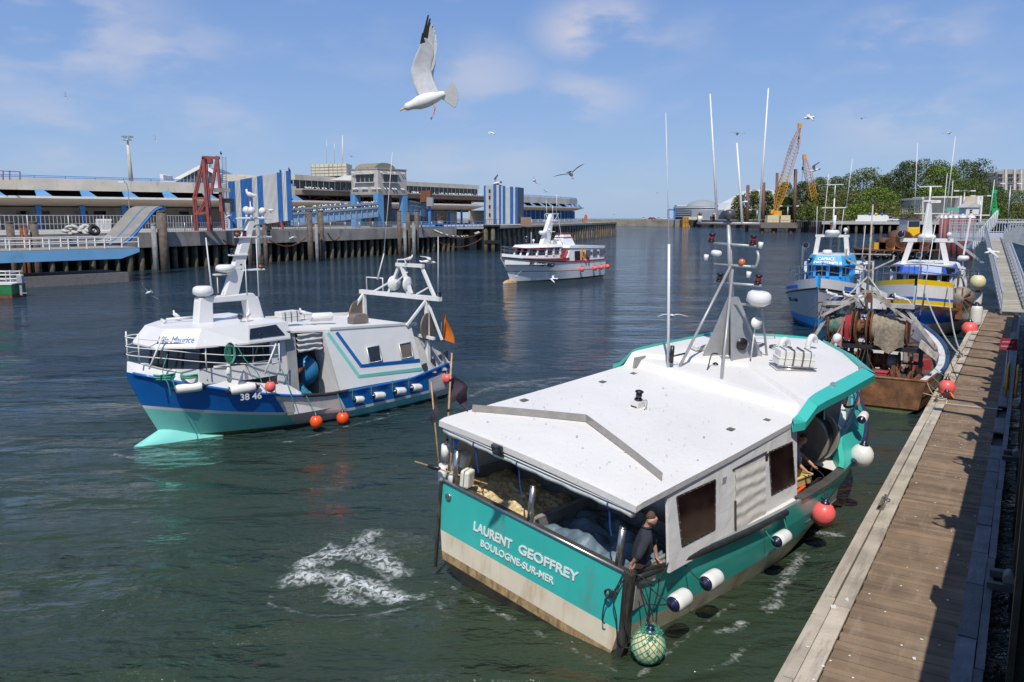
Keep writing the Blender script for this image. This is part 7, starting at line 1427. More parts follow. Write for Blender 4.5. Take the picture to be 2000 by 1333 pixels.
m = M(); m.cyl((4.8, .6, 3), (4.8, .6, 7.3), .06, .03); m.bar((4.8, 1.5, 5.1), (4.8, .6, 4.6), .06); m.bar((4.8, -.3, 5.1), (4.8, .6, 4.6), .06); m.bar((4.8, 1.5, 5.1), (4.8, 1.5, 5.5), .06); m.bar((4.8, -.3, 5.1), (4.8, -.3, 5.3), .06); m.bar((4.8, 1.4, 5.3), (4.8, -.2, 5.3), .05); m.cyl((4.8, .6, 4.4), (4.4, 1.9, 2.9), .035); m.cyl((4.8, .6, 4.4), (4.4, -.6, 2.9), .035); m.cyl((4.8, .4, 3), (4.8, .45, 5), .04); m.build('mast', WG, F)
ball(F, (4.8, -.35, 3.6), .14, BLACK); radome(F, (5.2, .9, 3.3), .3, .3); whip(F, (4.9, -1.4, 2.9), (4.8, -1.7, 6.5), .025)
m = M(); m.slab([(5.6, 1.1, 3.0), (7.6, .2, 2.8), (7.6, .2, 3.5), (5.6, 1.1, 4.2)], (0, .05, 0))
for i in range(4): m.k = 1; m.slab([(5.8 + i * .42, 1.0 - i * .19 - .03, 3.55 - i * .06), (6.0 + i * .42, .91 - i * .19 - .03, 3.5 - i * .06), (6.0 + i * .42, .91 - i * .19 - .03, 3.75 - i * .1), (5.8 + i * .42, 1.0 - i * .19 - .03, 3.85 - i * .1)], (0, .02, 0))
m.build('slotted_screen', [WHITE, BLACK], F)
for sd in (-1, 1): hF.rub(F, NVY, .09, .25, .99, sd, dz=.0)
buoy(FF, (1.5, -2.75, .75), .28, PINK, 'pink ball buoy squeezed between the rusty trawler and the pontoon', None, (1.5, -2.3, 1.4)); buoy(FF, (.9, -2.8, .45), .26, mat('orange_pink_vinyl', (.85, .22, .1), .5), 'orange ball buoy just below a pink one beside the rusty trawler', None, (.9, -2.3, 1.2)); buoy(FF, (.35, -2.7, .3), .26, FEND, 'dirty white ball buoy at the stern corner of the rusty trawler', None, (.3, -2.2, 1.1))
for lb, a, b, s in (('yellow line stretched across the rusty transom to the pontoon cleat', FF @ Vector((.1, 2.3, 1.6)), Vector((14.9, 27.5, .62)), .05), ('tan mooring line knotted at the corner of the rusty stern', FF @ Vector((.1, -2.2, 1.15)), Vector((14.85, 27.4, .62)), .25), ('dark mooring line from the rusty trawler to a far cleat', FF @ Vector((5.5, -2.4, 1.6)), Vector((17.3, 31.3, .62)), .1)):
    m = M(); m.tube(sag(a, b, s, 14), .018, 5); tag(m.build('mooring_line', ROPE_B if 'dark' not in lb else ROPE_K), lb, 'mooring line')
# ---------------- floating pontoon, its gangway and the quay we stand on
PE = Vector((.531, .8474)); PN = Vector((.8474, -.531)); PA = atan2(PE.y, PE.x)
FPM = Matrix.Translation((3.86, 10.39, 0)) @ Matrix.Rotation(PA, 4, 'Z')     # x along, y = to the left; deck from y=0 to y=-2.25
pt = thing('pontoon', 'long timber decked floating pontoon running up the right side', 'pontoon'); setm(pt, FPM)
WOOD = mat('weathered_decking', (.215, .148, .092), .85, var=.3, vs=1.4, bump=.35, bs=30, dirt=(.33, .255, .18), da=.36, ds=(.8, 4, 4), isl=.2)
WOODL = mat('pale_edge_timber', (.45, .39, .305), .85, var=.22, vs=1.5, bump=.5, bs=16, dirt=(.16, .13, .1), da=.35, ds=(.8, 6, 6), isl=.16)
random.seed(4); m = M(); x = -7.0
while x < 52:
    w = .142; z = .5 + random.uniform(-.005, .004); m.bc((x + w / 2, -1.05 + random.uniform(-.012, .012), z - .02), (w - .009, 1.52, .04), rz=random.uniform(-.003, .003)); x += w
m.build('deck_boards', WOOD, pt)
m = M(); x = -7
while x < 52:
    L = random.uniform(2.6, 4.4); 
    if not (3.2 < x < 0): m.bc((x + L / 2, -.14 + random.uniform(-.01, .01), .515), (L - .02, .26, .05), rz=random.uniform(-.002, .002)); m.bc((x + L / 2 + .3, .09 + random.uniform(-.015, .015), .47), (L - .03, .15, .12), rz=random.uniform(-.003, .003)); m.bc((x + L / 2 - .4, .2, .40), (L - .04, .07, .2), rz=random.uniform(-.002, .002))
    x += L
m.build('edge_timbers', WOODL, pt)
m = M(); x = -7; WOODG = mat('grey_wet_timber', (.15, .145, .15), .55, var=.25, vs=2, bump=.4, bs=16, dirt=(.07, .065, .06), da=.4, ds=(.8, 6, 6), isl=.3)
while x < 40:
    L = random.uniform(1.2, 2.4)
    if random.random() < .88: m.bc((x + L / 2, -1.93, .525 + random.uniform(-.01, .012)), (L - .05, .26, .05), rz=random.uniform(-.012, .012))
    x += L
x = -7
while x < 50: L = random.uniform(3, 5); m.bc((x + L / 2, -2.13, .46), (L - .03, .12, .16), rz=random.uniform(-.003, .003)); x += L
m.build('inner_timbers', WOODG, pt)
m = M(); m.box(-7, 52, -2.16, .16, -.4, .38); m.build('float_body', DARK, pt)
m = M(); m.bc((20.15, -1.1, .506), (.05, 1.7, .006)); m.bc((37, -1.1, .506), (.05, 1.7, .006)); m.build('white_line', WHITE, pt)
random.seed(8); m = M()
for k in range(150):
    x = random.uniform(-2, 30) ; y = random.uniform(-1.9, .1); s = random.uniform(.008, .028); a = random.uniform(0, 6.28); P = [(x + s * random.uniform(.5, 1.3) * cos(a + t * 1.05) * 1.3, y + s * random.uniform(.5, 1.2) * sin(a + t * 1.05), .547 if y > -.28 else .507) for t in range(6)]; m.quad(*P)
o = m.build('droppings', mat('droppings_white', (.7, .69, .64), .9)); setm(o, FPM); tag(o, 'gull droppings and white specks spattered over the pontoon boards', 'droppings', kind='stuff')
for i, (x, y, s) in enumerate(((2.45, -.08, .075), (2.85, -.2, .045), (1.5, -1.35, .04))):
    m = M(); m.slab([(0, 0, 0), (s * 1.6, s * .3, 0), (s, s * 1.4, .0), (-.2 * s, s, 0)], (0, 0, .012)); o = m.build('white_scrap', WHITE); setm(o, FPM @ Matrix.Translation((x, y, .545 if y > -.3 else .508))); tag(o, ('larger white scrap lying on the pale edge timber of the pontoon', 'smaller round white scrap lying beside the larger one', 'small white scrap on the boards of the near pontoon')[i], 'litter')
for x, lb in ((7.9, 'steel cleat and shackle on the near pontoon edge'), (20.2, 'steel cleat on the pontoon edge beside the rusty stern'), (24.8, 'cleat on the pontoon edge right of the pink buoy'), (30.6, 'far cleat on the pontoon edge by the yellow striped trawler')):
    t = thing('cleat', lb, 'cleat'); setm(t, FPM @ Matrix.Translation((x, .02, .53))); m = M(); m.bc((0, 0, .02), (.36, .14, .04)); m.cyl((-.08, 0, .03), (-.08, 0, .14), .025); m.cyl((.08, 0, .03), (.08, 0, .14), .025); m.tube([(-.26, 0, .17), (-.12, 0, .14), (.12, 0, .14), (.26, 0, .17)], .026, 7); m.build('cleat', mat('rusty_galv', (.22, .18, .15), .6, .4, dirt=(.15, .08, .04), da=.4), t)
    if x < 10: m = M(); m.tube([(.3, -.05, .03), (.55, -.02, .06), (.8, .02, .05)], .03, 6); m.tube([(.5 + .08 * cos(a * .8), -.04 + .07 * sin(a * .8), .05) for a in range(8)], .016, 5, closed=True); m.build('shackle', STEEL, t)
# roller brackets holding the pontoon to the piles
for x, lb in ((5.2, 'roller bracket holding the pontoon to the nearest quay pile'), (14, 'roller bracket holding the pontoon to the second quay pile')):
    t = thing('roller_bracket', lb, 'bracket'); setm(t, FPM); m = M(); m.bc((x, -2.4, .62), (.14, .55, .12)); m.bc((x - .5, -2.35, .58), (.12, .5, .12)); m.bc((x - .25, -2.6, .6), (.6, .12, .12)); m.build('frame', mat('slimy_steel', (.07, .07, .06), .5, dirt=(.12, .12, .1), da=.3), t); m = M(); m.cyl((x - .42, -2.42, .68), (x - .1, -2.42, .68), .1, n=12); m.build('roller', mat('grey_roller', (.2, .19, .17), .5), t)
# quay: timber and steel piles, deck beam above the camera's right shoulder
qr = thing('quay_wall', 'dark piled quay in shade along the right edge behind the pontoon', 'quay'); setm(qr, FPM)
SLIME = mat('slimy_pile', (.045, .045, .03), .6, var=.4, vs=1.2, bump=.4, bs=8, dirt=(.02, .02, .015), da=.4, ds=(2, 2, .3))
for x in (1.4, 5.4, 9.6, 14.2, 19, 24, 29, 34, 39.5, 45): m = M(); m.box(x - .16, x + .16, -2.9, -2.5, -1, 4.5); m.box(x - .3, x + .3, -2.53, -2.45, -1, 4.5); m.box(x - .3, x + .3, -2.95, -2.87, -1, 4.5); m.build('pile', SLIME, qr)
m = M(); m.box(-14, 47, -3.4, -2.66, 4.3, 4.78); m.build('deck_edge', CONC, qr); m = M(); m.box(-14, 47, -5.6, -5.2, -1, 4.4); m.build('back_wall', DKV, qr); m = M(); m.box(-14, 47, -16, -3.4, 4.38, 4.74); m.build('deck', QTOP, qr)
for x in (12, 21, 31): m = M(); m.bar((x, -2.9, 2.4), (x + 3, -4.6, 3.6), .25); m.bar((x, -2.95, 1.4), (x + .1, -5.2, 1.5), .2); m.build('brace', SLIME, qr)
# yellow ladder rail and red sign
t = thing('ladder_rail', 'yellow handrail hoop standing at the inner edge of the pontoon', 'handrail'); setm(t, FPM @ Matrix.Translation((24.3, -1.98, .5)))
m = M(); m.tube([(-1.9, 0, 0), (-1.9, 0, 1.0), (-.6, -.02, 1.05), (-.45, -.04, .0)], .04, 7); m.tube([(-1.9, 0, .5), (-.5, 0, .5)], .03, 6); m.tube([(-1.9, -.3, 0), (-1.9, -.3, .95), (-.8, -.3, 1.0), (-.6, -.3, 0)], .04, 7); m.build('hoop', mat('yellow_rail', (.62, .36, .02), .5, dirt=(.3, .2, .05), da=.2), t)
c = far(1970, 673, 29.5); t = thing('warning_sign', 'small dark red sign with two lines of pale text at the quay side', 'sign'); t.location = c; t.rotation_euler = (0, 0, -.35)
m = M(); m.bc((0, 0, 0), (.56, .02, .42)); m.build('board', mat('sign_red', (.30, .03, .05), .5), t); m = M(); m.cyl((0, .03, -3.2), (0, .03, .2), .03); m.build('post', GALV, t)
text('ATTENTION', .07, (-.22, -.014, .06), (1, 0, 0), (0, 0, 1), WHITE, t, ext=.002); text('PASSERELLE', .07, (-.24, -.014, -.1), (1, 0, 0), (0, 0, 1), WHITE, t, ext=.002)
# gangway down to the pontoon
gb, gt = Vector((31.6, 52.6, .75)), Vector((46.2, 80.5, 4.7)); gd = (gt - gb).normalized(); gn = Vector((gd.y, -gd.x, 0)).normalized()
t = thing('gangway', 'sloping aluminium gangway with slatted tread and railings leading up from the pontoon', 'gangway')
m = M(); n = 62
for k in range(n): p = gb.lerp(gt, k / n); q_ = gb.lerp(gt, (k + .78) / n); m.slab([p, q_, q_ + gn * 1.45, p + gn * 1.45], (0, 0, .05))
m.build('tread', mat('gangway_slats', (.36, .33, .26), .7, var=.12, isl=.15), t)
for s in (0, 1.5):
    m = M(); o_ = gn * s; m.bar(gb + o_, gt + o_, .09, .22); m.bar(gb + o_ + Vector((0, 0, 1.25)), gt + o_ + Vector((0, 0, 1.25)), .09)
    for k in range(25): p = gb.lerp(gt, k / 24) + o_; m.bar(p, p + Vector((0, 0, 1.25)), .06); 
    for k in range(24): p = gb.lerp(gt, k / 24) + o_; q_ = gb.lerp(gt, (k + 1) / 24) + o_; m.bar(p + Vector((0, 0, .1)), q_ + Vector((0, 0, 1.2)), .035)
    m.build('railing', ALU, t)
m = M(); p = gt; m.slab([p + gn * -3.2, p + gn * 6, p + gn * 6 + gd * 4, p + gn * -3.2 + gd * 4], (0, 0, -.25)); m.build('landing', ALU, t)
m = M()
a, b = gt + gn * -3.2, gt + gn * -.1; 
for (a, b) in ((gt + gn * -3.2, gt + gn * -.1), (gt + gn * 1.9, gt + gn * 6)):
    for h in (.12, 1.0, 1.35): m.bar(a + Vector((0, 0, h)), b + Vector((0, 0, h)), .07)
    for k in range(18): p = a.lerp(b, k / 17); m.bar(p, p + Vector((0, 0, 1.35)), .05 if k % 6 else .14)
a, b = gt + gn * -3.2 + gd * 4, gt + gn * 6 + gd * 4
for h in (.12, 1.0, 1.35): m.bar(a + Vector((0, 0, h)), b + Vector((0, 0, h)), .07)
for k in range(40): p = a.lerp(b, k / 39); m.bar(p, p + Vector((0, 0, 1.35)), .05)
m.build('landing_railing', ALU, t); m = M(); m.bar(gt + gn * -3, gt + gn * .0 + Vector((0, 0, -2.4)), .25); m.build('strut', ALU, t)
for dx, lb in ((2.6, 'left red notice on the gangway landing railing'), (5.6, 'right red notice on the gangway landing railing')): p = gt + gn * dx + Vector((0, 0, .85)); m = M(); m.bar(p, p + gn * .9, .04, .5); m.k = 1; m.bar(p + gn * .1 - gd * .04, p + gn * .8 - gd * .04, .02, .1); tag(m.build('notice', [mat('notice_red', (.5, .03, .04), .5), WHITE]), lb, 'sign')
g2b, g2t = Vector((41.5, 84, .9)), Vector((45.5, 101, 4.6)); t = thing('gangway', 'second gangway with white stanchions sloping behind the first one', 'gangway'); m = M()
g2b, g2t = far(1900, 486, 88), far(1946, 436, 88); m.slab([g2b, g2t, g2t + Vector((0, 1.6, 0)), g2b + Vector((0, 1.6, 0))], (0, 0, -.25)); m.build('tread', GALV, t); m = M()
m.bar(g2b + Vector((0, 0, 1.3)), g2t + Vector((0, 0, 1.3)), .1)
for k in range(13): p = g2b.lerp(g2t, k / 12); m.bar(p, p + Vector((0, 0, 1.3)), .12)
m.build('railing', WHITE, t)
# ---------------- far shore on the right
g = M()
R1 = [(170, 338), (152, 343), (131, 350), (133, 380)]; 
g.slab([(131, 350, 4.95), (152, 343, 4.95), (190, 333, 4.95), (118, 170, 4.95), (70, 112, 4.95), (66, 100, 4.95), (900, 300, 4.95), (1400, 1600, 4.95), (300, 1500, 4.95), (160, 640, 4.95), (122, 600, 4.95), (122, 560, 4.95), (150, 495, 4.95), (170, 450, 4.95), (135, 385, 4.95)], (0, 0, -.4))
tag(g.build('shore_ground', QTOP), kind='structure')
q = thing('quay_wall', 'distant dark sheet piled quay below the trees on the right', 'quay'); SHP = mat('dark_sheet_pile', (.06, .05, .045), .8, var=.4, vs=.3, dirt=(.12, .07, .04), da=.4, ds=(.3, .3, .1))
m = M()
def wallline(m, P, z0, z1, step=1.6, dep=.5):
    pts = along([(p[0], p[1]) for p in P], step)
    for (p, a), (q_, _) in zip(pts[::2], pts[1::2]): m.bar((*p, (z0 + z1) / 2), (*q_, (z0 + z1) / 2), dep * 2, z1 - z0)
    for i in range(len(P) - 1): m.quad((*P[i], z0), (*P[i + 1], z0), (*P[i + 1], z1), (*P[i], z1))
wallline(m, [(122, 600), (122, 560), (150, 495)], -1, 4.6); wallline(m, [(150, 495), (170, 450), (135, 385), (131, 350)], -1, 4.6); m.build('sheet_piles', SHP, q)
m = M(); ribbon(m, [(190, 333), (152, 343), (131, 350)], -.2, 1.5, 3.7, 5.0); m.build('capping_beam', mat('pale_capping', (.42, .42, .40), .85, dirt=(.2, .2, .18), da=.4), q)
for k, (p, a) in enumerate(along([(190, 332.5), (152, 342.5), (134, 348.5)], 3.2, 0)): m = M(); m.cyl((p.x, p.y, -2), (p.x, p.y, 3.8), .55, n=8); m.build('pile', PILE, q)
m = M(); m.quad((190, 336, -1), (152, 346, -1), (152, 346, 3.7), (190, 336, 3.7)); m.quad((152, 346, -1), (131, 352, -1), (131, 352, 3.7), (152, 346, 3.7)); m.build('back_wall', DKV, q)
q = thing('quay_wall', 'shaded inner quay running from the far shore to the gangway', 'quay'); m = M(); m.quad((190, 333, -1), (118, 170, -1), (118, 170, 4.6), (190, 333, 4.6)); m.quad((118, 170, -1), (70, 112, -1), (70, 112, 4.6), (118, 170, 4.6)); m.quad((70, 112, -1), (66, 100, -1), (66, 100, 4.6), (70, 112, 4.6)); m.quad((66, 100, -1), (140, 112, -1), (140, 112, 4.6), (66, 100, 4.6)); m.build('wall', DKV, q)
m = M(); m.slab([(66, 100, 4.95), (55, 84, 4.95), (120, 60, 4.95), (140, 112, 4.95)], (0, 0, -.5)); m.build('deck', QTOP, q)
# breakwater
q = thing('breakwater', 'long low stone breakwater closing the harbour in the distance', 'breakwater'); m = M(); P = [(60, 672), (95, 640), (122, 600)]; ribbon(m, P, 0, 12, -1, 4.8); m.build('wall', mat('breakwater_stone', (.32, .28, .21), .9, var=.2, vs=.08, dirt=(.1, .11, .06), da=.5, ds=(.15, .15, .5)), q)
m = M(); m.box(-400, 60, 672, 684, -1, 4.7); m.build('far_wall', MATS['breakwater_stone'], q)
# big steel piles in a row by the gangway
for k, (x0, x1, yt) in enumerate(((1836, 1843, 423), (1843, 1851, 423), (1852, 1861, 422), (1862, 1873, 422), (1873, 1888, 421), (1889, 1906, 421))):
    Y = 168 - k * 7; a, b = far(x0, yt, Y), far(x1, yt, Y); r = (b.x - a.x) / 2; t = thing('steel_pile', ('leftmost of six', 'second of six', 'third of six', 'fourth of six', 'fifth of six', 'rightmost of six')[k] + ' big dark red steel piles with white conical caps', 'pile', (a.x + r, Y, 0), group='dark red steel piles with white caps')
    m = M(); m.cyl((0, 0, -2), (0, 0, a.z - .5), r * .97, n=20); m.build('tube', mat('dark_red_steel', (.23, .07, .06), .6, var=.15, vs=.6, dirt=(.05, .06, .025), da=.3, ds=(.5, .5, .12)), t); m = M(); m.lathe([(r, 0), (r, .15), (.1, .75), (.01, .76)], (0, 0, a.z - .5), n=20); m.build('cap', WHITE, t)
# jack-up platform, cranes
YC = mat('crane_yellow', (.62, .30, .03), .5, var=.12, vs=.5, dirt=(.35, .2, .1), da=.2); SITE = mat('site_steel', (.16, .12, .09), .7, var=.5, vs=.25)
t = thing('work_platform', 'rusty work platform on legs with cabins under the yellow crane', 'platform'); a, b = far(1486, 438, 372), far(1559, 438, 372)
m = M(); m.box(a.x, b.x, 372, 385, 1.8, 4.2); m.build('deck', mat('brown_site_deck', (.16, .14, .12), .8, dirt=(.3, .2, .12), da=.3, ds=(.3, .3, .6)), t)
for x in (1489, 1512, 1545): p = far(x, 450, 373); m = M(); m.cyl((p.x, 374, -2), (p.x, 374, 2), 1.0, n=8); m.build('leg', RUST, t)
for x0, x1, mt in ((1499, 1522, 'c'), (1525, 1544, 'c')): a, b = far(x0, 430, 374), far(x1, 421, 374); m = M(); m.box(a.x, b.x, 374, 378, 4.3, b.z); m.box(a.x + .5, b.x - .5, 373.9, 374, 5.2, 6.2) if x0 > 1500 else None; m.build('cabin', mat('cream_cabin', (.62, .55, .36), .6, dirt=(.5, .3, .05), da=.3, ds=(.3, .3, .6)), t)
m = M()
for x in range(1488, 1560, 7): p = far(x, 436, 371.8); m.cyl((p.x, 371.8, 4.2), (p.x, 371.8, 5.6), .06, n=4)
m.bar((far(1488, 0, 371.8).x, 371.8, 5.6), (far(1559, 0, 371.8).x, 371.8, 5.6), .1); m.build('railing', YC, t)
for k, (x, yt, w) in enumerate(((1461, 362, 6.5), (1492, 357, 6), (1518, 338, 5.5), (1554, 331, 6.5))):
    Y = 384 + 4 * (k % 2); a = far(x - w / 2, yt, Y); b = far(x + w / 2, yt, Y); c = far(x - (3 if k < 2 else 4) * .6, 436, Y); r = (b.x - a.x) / 2; m = M(); m.cyl((c.x, Y, 0), ((a.x + b.x) / 2, Y, a.z), r, n=12)
    tag(m.build('steel_pile', mat('brown_steel_tube', (.13, .07, .055), .6, var=.25, vs=.3)), ('shortest', 'second', 'third', 'tallest')[k] + ' of four brown steel tubes rising by the cranes', 'pile', 'brown steel tubes by the cranes')
def crane(lb, bx, by, tx, ty, Y, wb, nseg, hook):
    t = thing('crane', lb, 'crane'); B0 = far(bx, by, Y); T0 = far(tx, ty, Y); d = (T0 - B0); L = d.length; d.normalize(); s = Vector((d.z, 0, -d.x)); dp = Vector((0, 1, 0)); m = M(); m2 = M(); hb = wb / 2
    def W(f): return hb * (min(1, .3 + f * 4) if f < .18 else 1 if f < .8 else 1 - .75 * (f - .8) / .2)
    C4 = lambda f: [B0 + d * (L * f) + s * (sx * W(f)) + dp * (sy * W(f)) for sx, sy in ((-1, -1), (1, -1), (1, 1), (-1, 1))]
    for i in range(nseg):
        a, b = C4(i / nseg), C4((i + 1) / nseg); mm = m if i < nseg * .45 else m2
        for j in range(4): mm.bar(a[j], b[j], .22); mm.bar(a[j], b[(j + 1) % 4], .11); mm.bar(a[j], a[(j + 1) % 4], .11)
    m.build('lower_boom', YC, t); m2.build('upper_boom', mat('crane_red_white', (.50, .30, .22), .5, var=.3, vs=.15), t)
    m = M(); m.bc(T0 + Vector((-.2, 0, .2)), (1.6, 1.2, 2.2)); m.build('boom_head', YC, t)
    m = M(); m.bc(B0 + Vector((0.8, 0, -.6)), (3.6, 2.8, 1.9)); m.bc(B0 + Vector((-1.6, 0, 0)), (1.2, 2, 1.8)); m.bc(B0 + Vector((0, 0, -1.8)), (4.6, 3.4, .8)); m.build('machine_house', YC, t, bevel=.1)
    m = M(); m.cyl(T0 + Vector((hook * .2, 0, -1)), T0 + Vector((hook * .2, 0, -12)), .1, n=4); m.cyl(B0 + Vector((-2.6, 0, 2)), T0, .07, n=4); m.bc(T0 + Vector((hook * .2, 0, -5)), (.7, .5, 1.4)); m.build('hoist_cable', DARK, t)
crane('tall yellow lattice boom crane leaning right on the work platform', 1514, 414, 1563, 247, 379, 3.4, 26, -2); crane('smaller yellow lattice boom crane leaning left before the trees', 1594, 412, 1572, 308, 392, 2.8, 18, -4)
# clutter on the sheet piled quay: small things but each stands there
random.seed(17)
CL = [('green_skip', 1473, 1487, 424, 432, 480, (.10, .32, .06), 'small green skip on the distant sheet piled quay'), ('yellow_frame', 1334, 1346, 425, 441, 556, (.6, .3, .03), 'yellow steel frame against the distant sheet piling'),
      ('white_container', 1393, 1400, 417, 422, 540, (.7, .7, .68), 'white container left of the antennas on the distant quay'), ('rust_stack', 1389, 1397, 423, 432, 535, (.15, .07, .05), 'rust brown stack of steel on the distant quay'), ('rust_heap', 1440, 1458, 424, 431, 510, (.14, .07, .05), 'second rust brown heap of steel on the distant quay'),
      ('orange_digger', 1364, 1370, 418, 428, 548, (.55, .18, .04), 'small orange digger on the distant quay'), ('cream_cabin', 1346, 1372, 424, 428, 552, (.6, .55, .42), 'row of cream site cabins on the distant quay')]
for nm, x0, x1, y0, y1, Y, c, lb in CL:
    a, b = far(x0, y0, Y), far(x1, y1, Y); t = thing(nm, lb, nm.split('_')[1]); m = M()
    if 'frame' in nm:
        for k in range(5): x = a.x + (b.x - a.x) * k / 4; m.bar((x, Y - 1, 0), (x, Y - 1, a.z), .6)
        m.bar((a.x, Y - 1, a.z), (b.x, Y - 1, a.z), .7); m.bar((a.x, Y - 1, 3), (b.x, Y - 1, 3), .6)
    else:
        z0 = 4.95; m.slab([(a.x, Y, z0), (b.x, Y, z0), (b.x + (.3 if 'skip' in nm else 0), Y, a.z), (a.x - (.3 if 'skip' in nm else 0), Y, a.z)], (0, 3, 0))
        if 'rust' in nm or 'digger' in nm:
            for k in range(7): m.bar((random.uniform(a.x, b.x), Y - .2, z0), (random.uniform(a.x, b.x), Y - .2, a.z + random.uniform(-.5, 1.6)), .5)
        else:
            for k in range(6): x = a.x + (b.x - a.x) * k / 5; m.bar((x, Y - .1, z0), (x, Y - .1, a.z), .25)
    m.build('body', mat(nm + '_paint', c, .6, var=.25, vs=.3), t)
t = thing('boat_lift', 'blue boat lift frame on the breakwater in the distance', 'gantry'); m = M()
for x in (1305, 1317): m.bar(pk(x, 427, 596), pk(x, 405 if x > 1310 else 409, 596), 1.0); m.bar(pk(x + 1, 427, 601), pk(x + 1, 408, 601), .8)
m.bar(pk(1304, 410, 596), pk(1318, 410, 596), 1.0); m.build('frame', BLU2, t)
def car(lb, x, y, Y, col, nm='parked_car', L=4.3, W=1.75, H=1.45, rz=0, van=False):
    c = far(x, y, Y); t = thing(nm, lb, 'van' if van else 'car', (c.x, c.y, 4.96), rz); k = 1.
    pm = mat('car_paint_%d_%d_%d' % tuple(int(v * 99) for v in col), col, .25, coat=.6, var=.03)
    pr = [(-L / 2, .35), (-L / 2, .8), (-L * .42, .95), (L * .24, .95), (L / 2, .78), (L / 2, .35)] if not van else [(-L / 2, .35), (-L / 2, 1.0), (L * .3, 1.0), (L / 2, .9), (L / 2, .35)]
    m = M(); m.slab([(x_, -W / 2, z) for x_, z in pr], (0, W, 0)); rp = [(-L * .36, .95), (-L * .26, H), (L * .08, H), (L * .24, .95)] if not van else [(-L * .49, 1.0), (-L * .49, H), (L * .2, H), (L * .36, 1.0)]
    m.slab([(x_, -W / 2 + .12, z) for x_, z in rp], (0, W - .24, 0)); m.build('body', pm, t, bevel=.06)
    m = M(); rp2 = [(x_ * (.94 if not van else .5) + (.0 if not van else L * .12), z - (.05 if z > 1.01 else -.03)) for x_, z in rp]; m.slab([(x_, -W / 2 + .10, z) for x_, z in rp2], (0, W - .20, 0)); m.build('window', GLASS, t)
    for sx in (-.31, .31):
        for sy in (-1, 1): m = M(); m.cyl((sx * L, sy * (W / 2 - .18), .32), (sx * L, sy * (W / 2 + .01), .32), .32, n=14); m.build('wheel', DARK, t)
    return t
for a in (('red car on the breakwater among parked cars', 1276, 426, 632, (.35, .03, .03)), ('dark van at the crest of the breakwater car park', 1271, 426, 634, (.03, .03, .04)), ('silver car parked third along the breakwater', 1287, 426, 628, (.5, .5, .52)), ('white car parked nearest the blue boat lift', 1298, 426, 622, (.7, .7, .7)), ('pale car at the left end of the breakwater car park', 1257, 426, 640, (.6, .6, .58)),
          ('white car on the far quay left of the dark cars', 1748, 427, 352, (.7, .7, .7)), ('silver car just left of two dark cars on the far quay', 1757, 427, 352, (.45, .45, .45)), ('dark blue car on the far quay, left of a similar one', 1768, 427, 351, (.03, .04, .08)), ('dark grey car on the far quay, right of the dark blue one', 1790, 427, 350, (.035, .035, .04)), ('black car behind the mooring masts at the far quay', 1778, 425, 356, (.02, .02, .025)),
          ('white car half hidden before the tall brown tube', 1603, 428, 372, (.65, .65, .65)), ('grey car at the foot of the trees by the smaller crane', 1640, 427, 374, (.3, .3, .32))):
    car(*a, rz=random.uniform(-.2, .2))
car('white van beside the long white barrier on the far quay', 1737, 427, 353, (.72, .72, .72), 'parked_van', 5.2, 1.9, 2.1, 0, True)
car('large white van on the far quay right of the work platform', 1577, 428, 386, (.7, .7, .7), 'parked_van', 5.5, 2.0, 2.3, 0, True)
t = thing('site_barrier', 'long white site barrier boards with coloured round signs on the far quay', 'barrier'); a, b = far(1675, 427, 348), far(1733, 427, 348); m = M(); m.box(a.x, b.x, 348, 348.3, 4.96, 7.6); m.box(a.x - 1.2, b.x - 2, 347, 347.6, 4.96, 5.7); m.build('boards', WHITE, t)
for x, c in ((1699, 'royal_trim'), (1711, 'yellow_paint'), (1723, 'royal_trim')): p = far(x, 418.5, 347.9); m = M(); m.lathe([(.55, 0), (.55, .05), (.01, .06)], tuple(p), (0, -1, 0), 12); m.build('round_sign', MATS[c], t)
# round aquarium style building with dome, white shell roofs behind
t = thing('round_building', 'low round building with grey dome and louvred wall in the distance', 'building'); c = Vector((146, 640)); m = M()
m.lathe([(24, 0), (24.3, 9.5), (23, 10)], (150, 640, 4.9), n=48); m.build('wall', mat('louvre_wall', (.22, .25, .30), .5, var=.2, vs=.1), t)
for z in (7, 8.6, 10.2, 11.8, 13.4): m = M(); m.tube([(150 + 24.6 * cos(a * pi / 20), 640 + 24.6 * sin(a * pi / 20), z) for a in range(40)], .28, 4, closed=True); m.build('louvre', ALU, t)
m = M(); m.lathe([(13.5, 0), (12.8, 2.2), (10.5, 4.6), (7, 6.4), (3, 7.2), (.01, 7.4)], (148, 645, 12.5), n=32); m.build('dome', mat('dome_grey', (.28, .31, .31), .6, var=.1), t)
m = M(); m.box(158, 172, 655, 670, 4.9, 17.5); m.build('block', mat('pale_block', (.55, .57, .58), .6), t); m = M(); m.box(130, 140, 655, 665, 4.9, 16); m.build('block', mat('pale_block', (.55, .57, .58), .6), t)
m = M(); m.slab([(130, 600, 4.9), (205, 560, 4.9), (205, 560, 11.5), (130, 600, 11.5)], (0, 4, 0)); m.build('long_wall', MATS['louvre_wall'], t)
t = thing('shell_roof', 'white pointed shell roof rising behind the antennas and trees', 'building'); m = M()
def pkl(*L): return [pk(*l) for l in L]
m.slab(pkl((1415, 410, 560), (1427, 396, 560), (1445, 387, 560), (1470, 372, 560), (1486, 370, 560), (1503, 371, 560), (1516, 374, 560), (1516, 412, 560), (1415, 412, 560)), (0, 25, 0)); m.build('shell', mat('white_shell', (.66, .66, .64), .6), t)
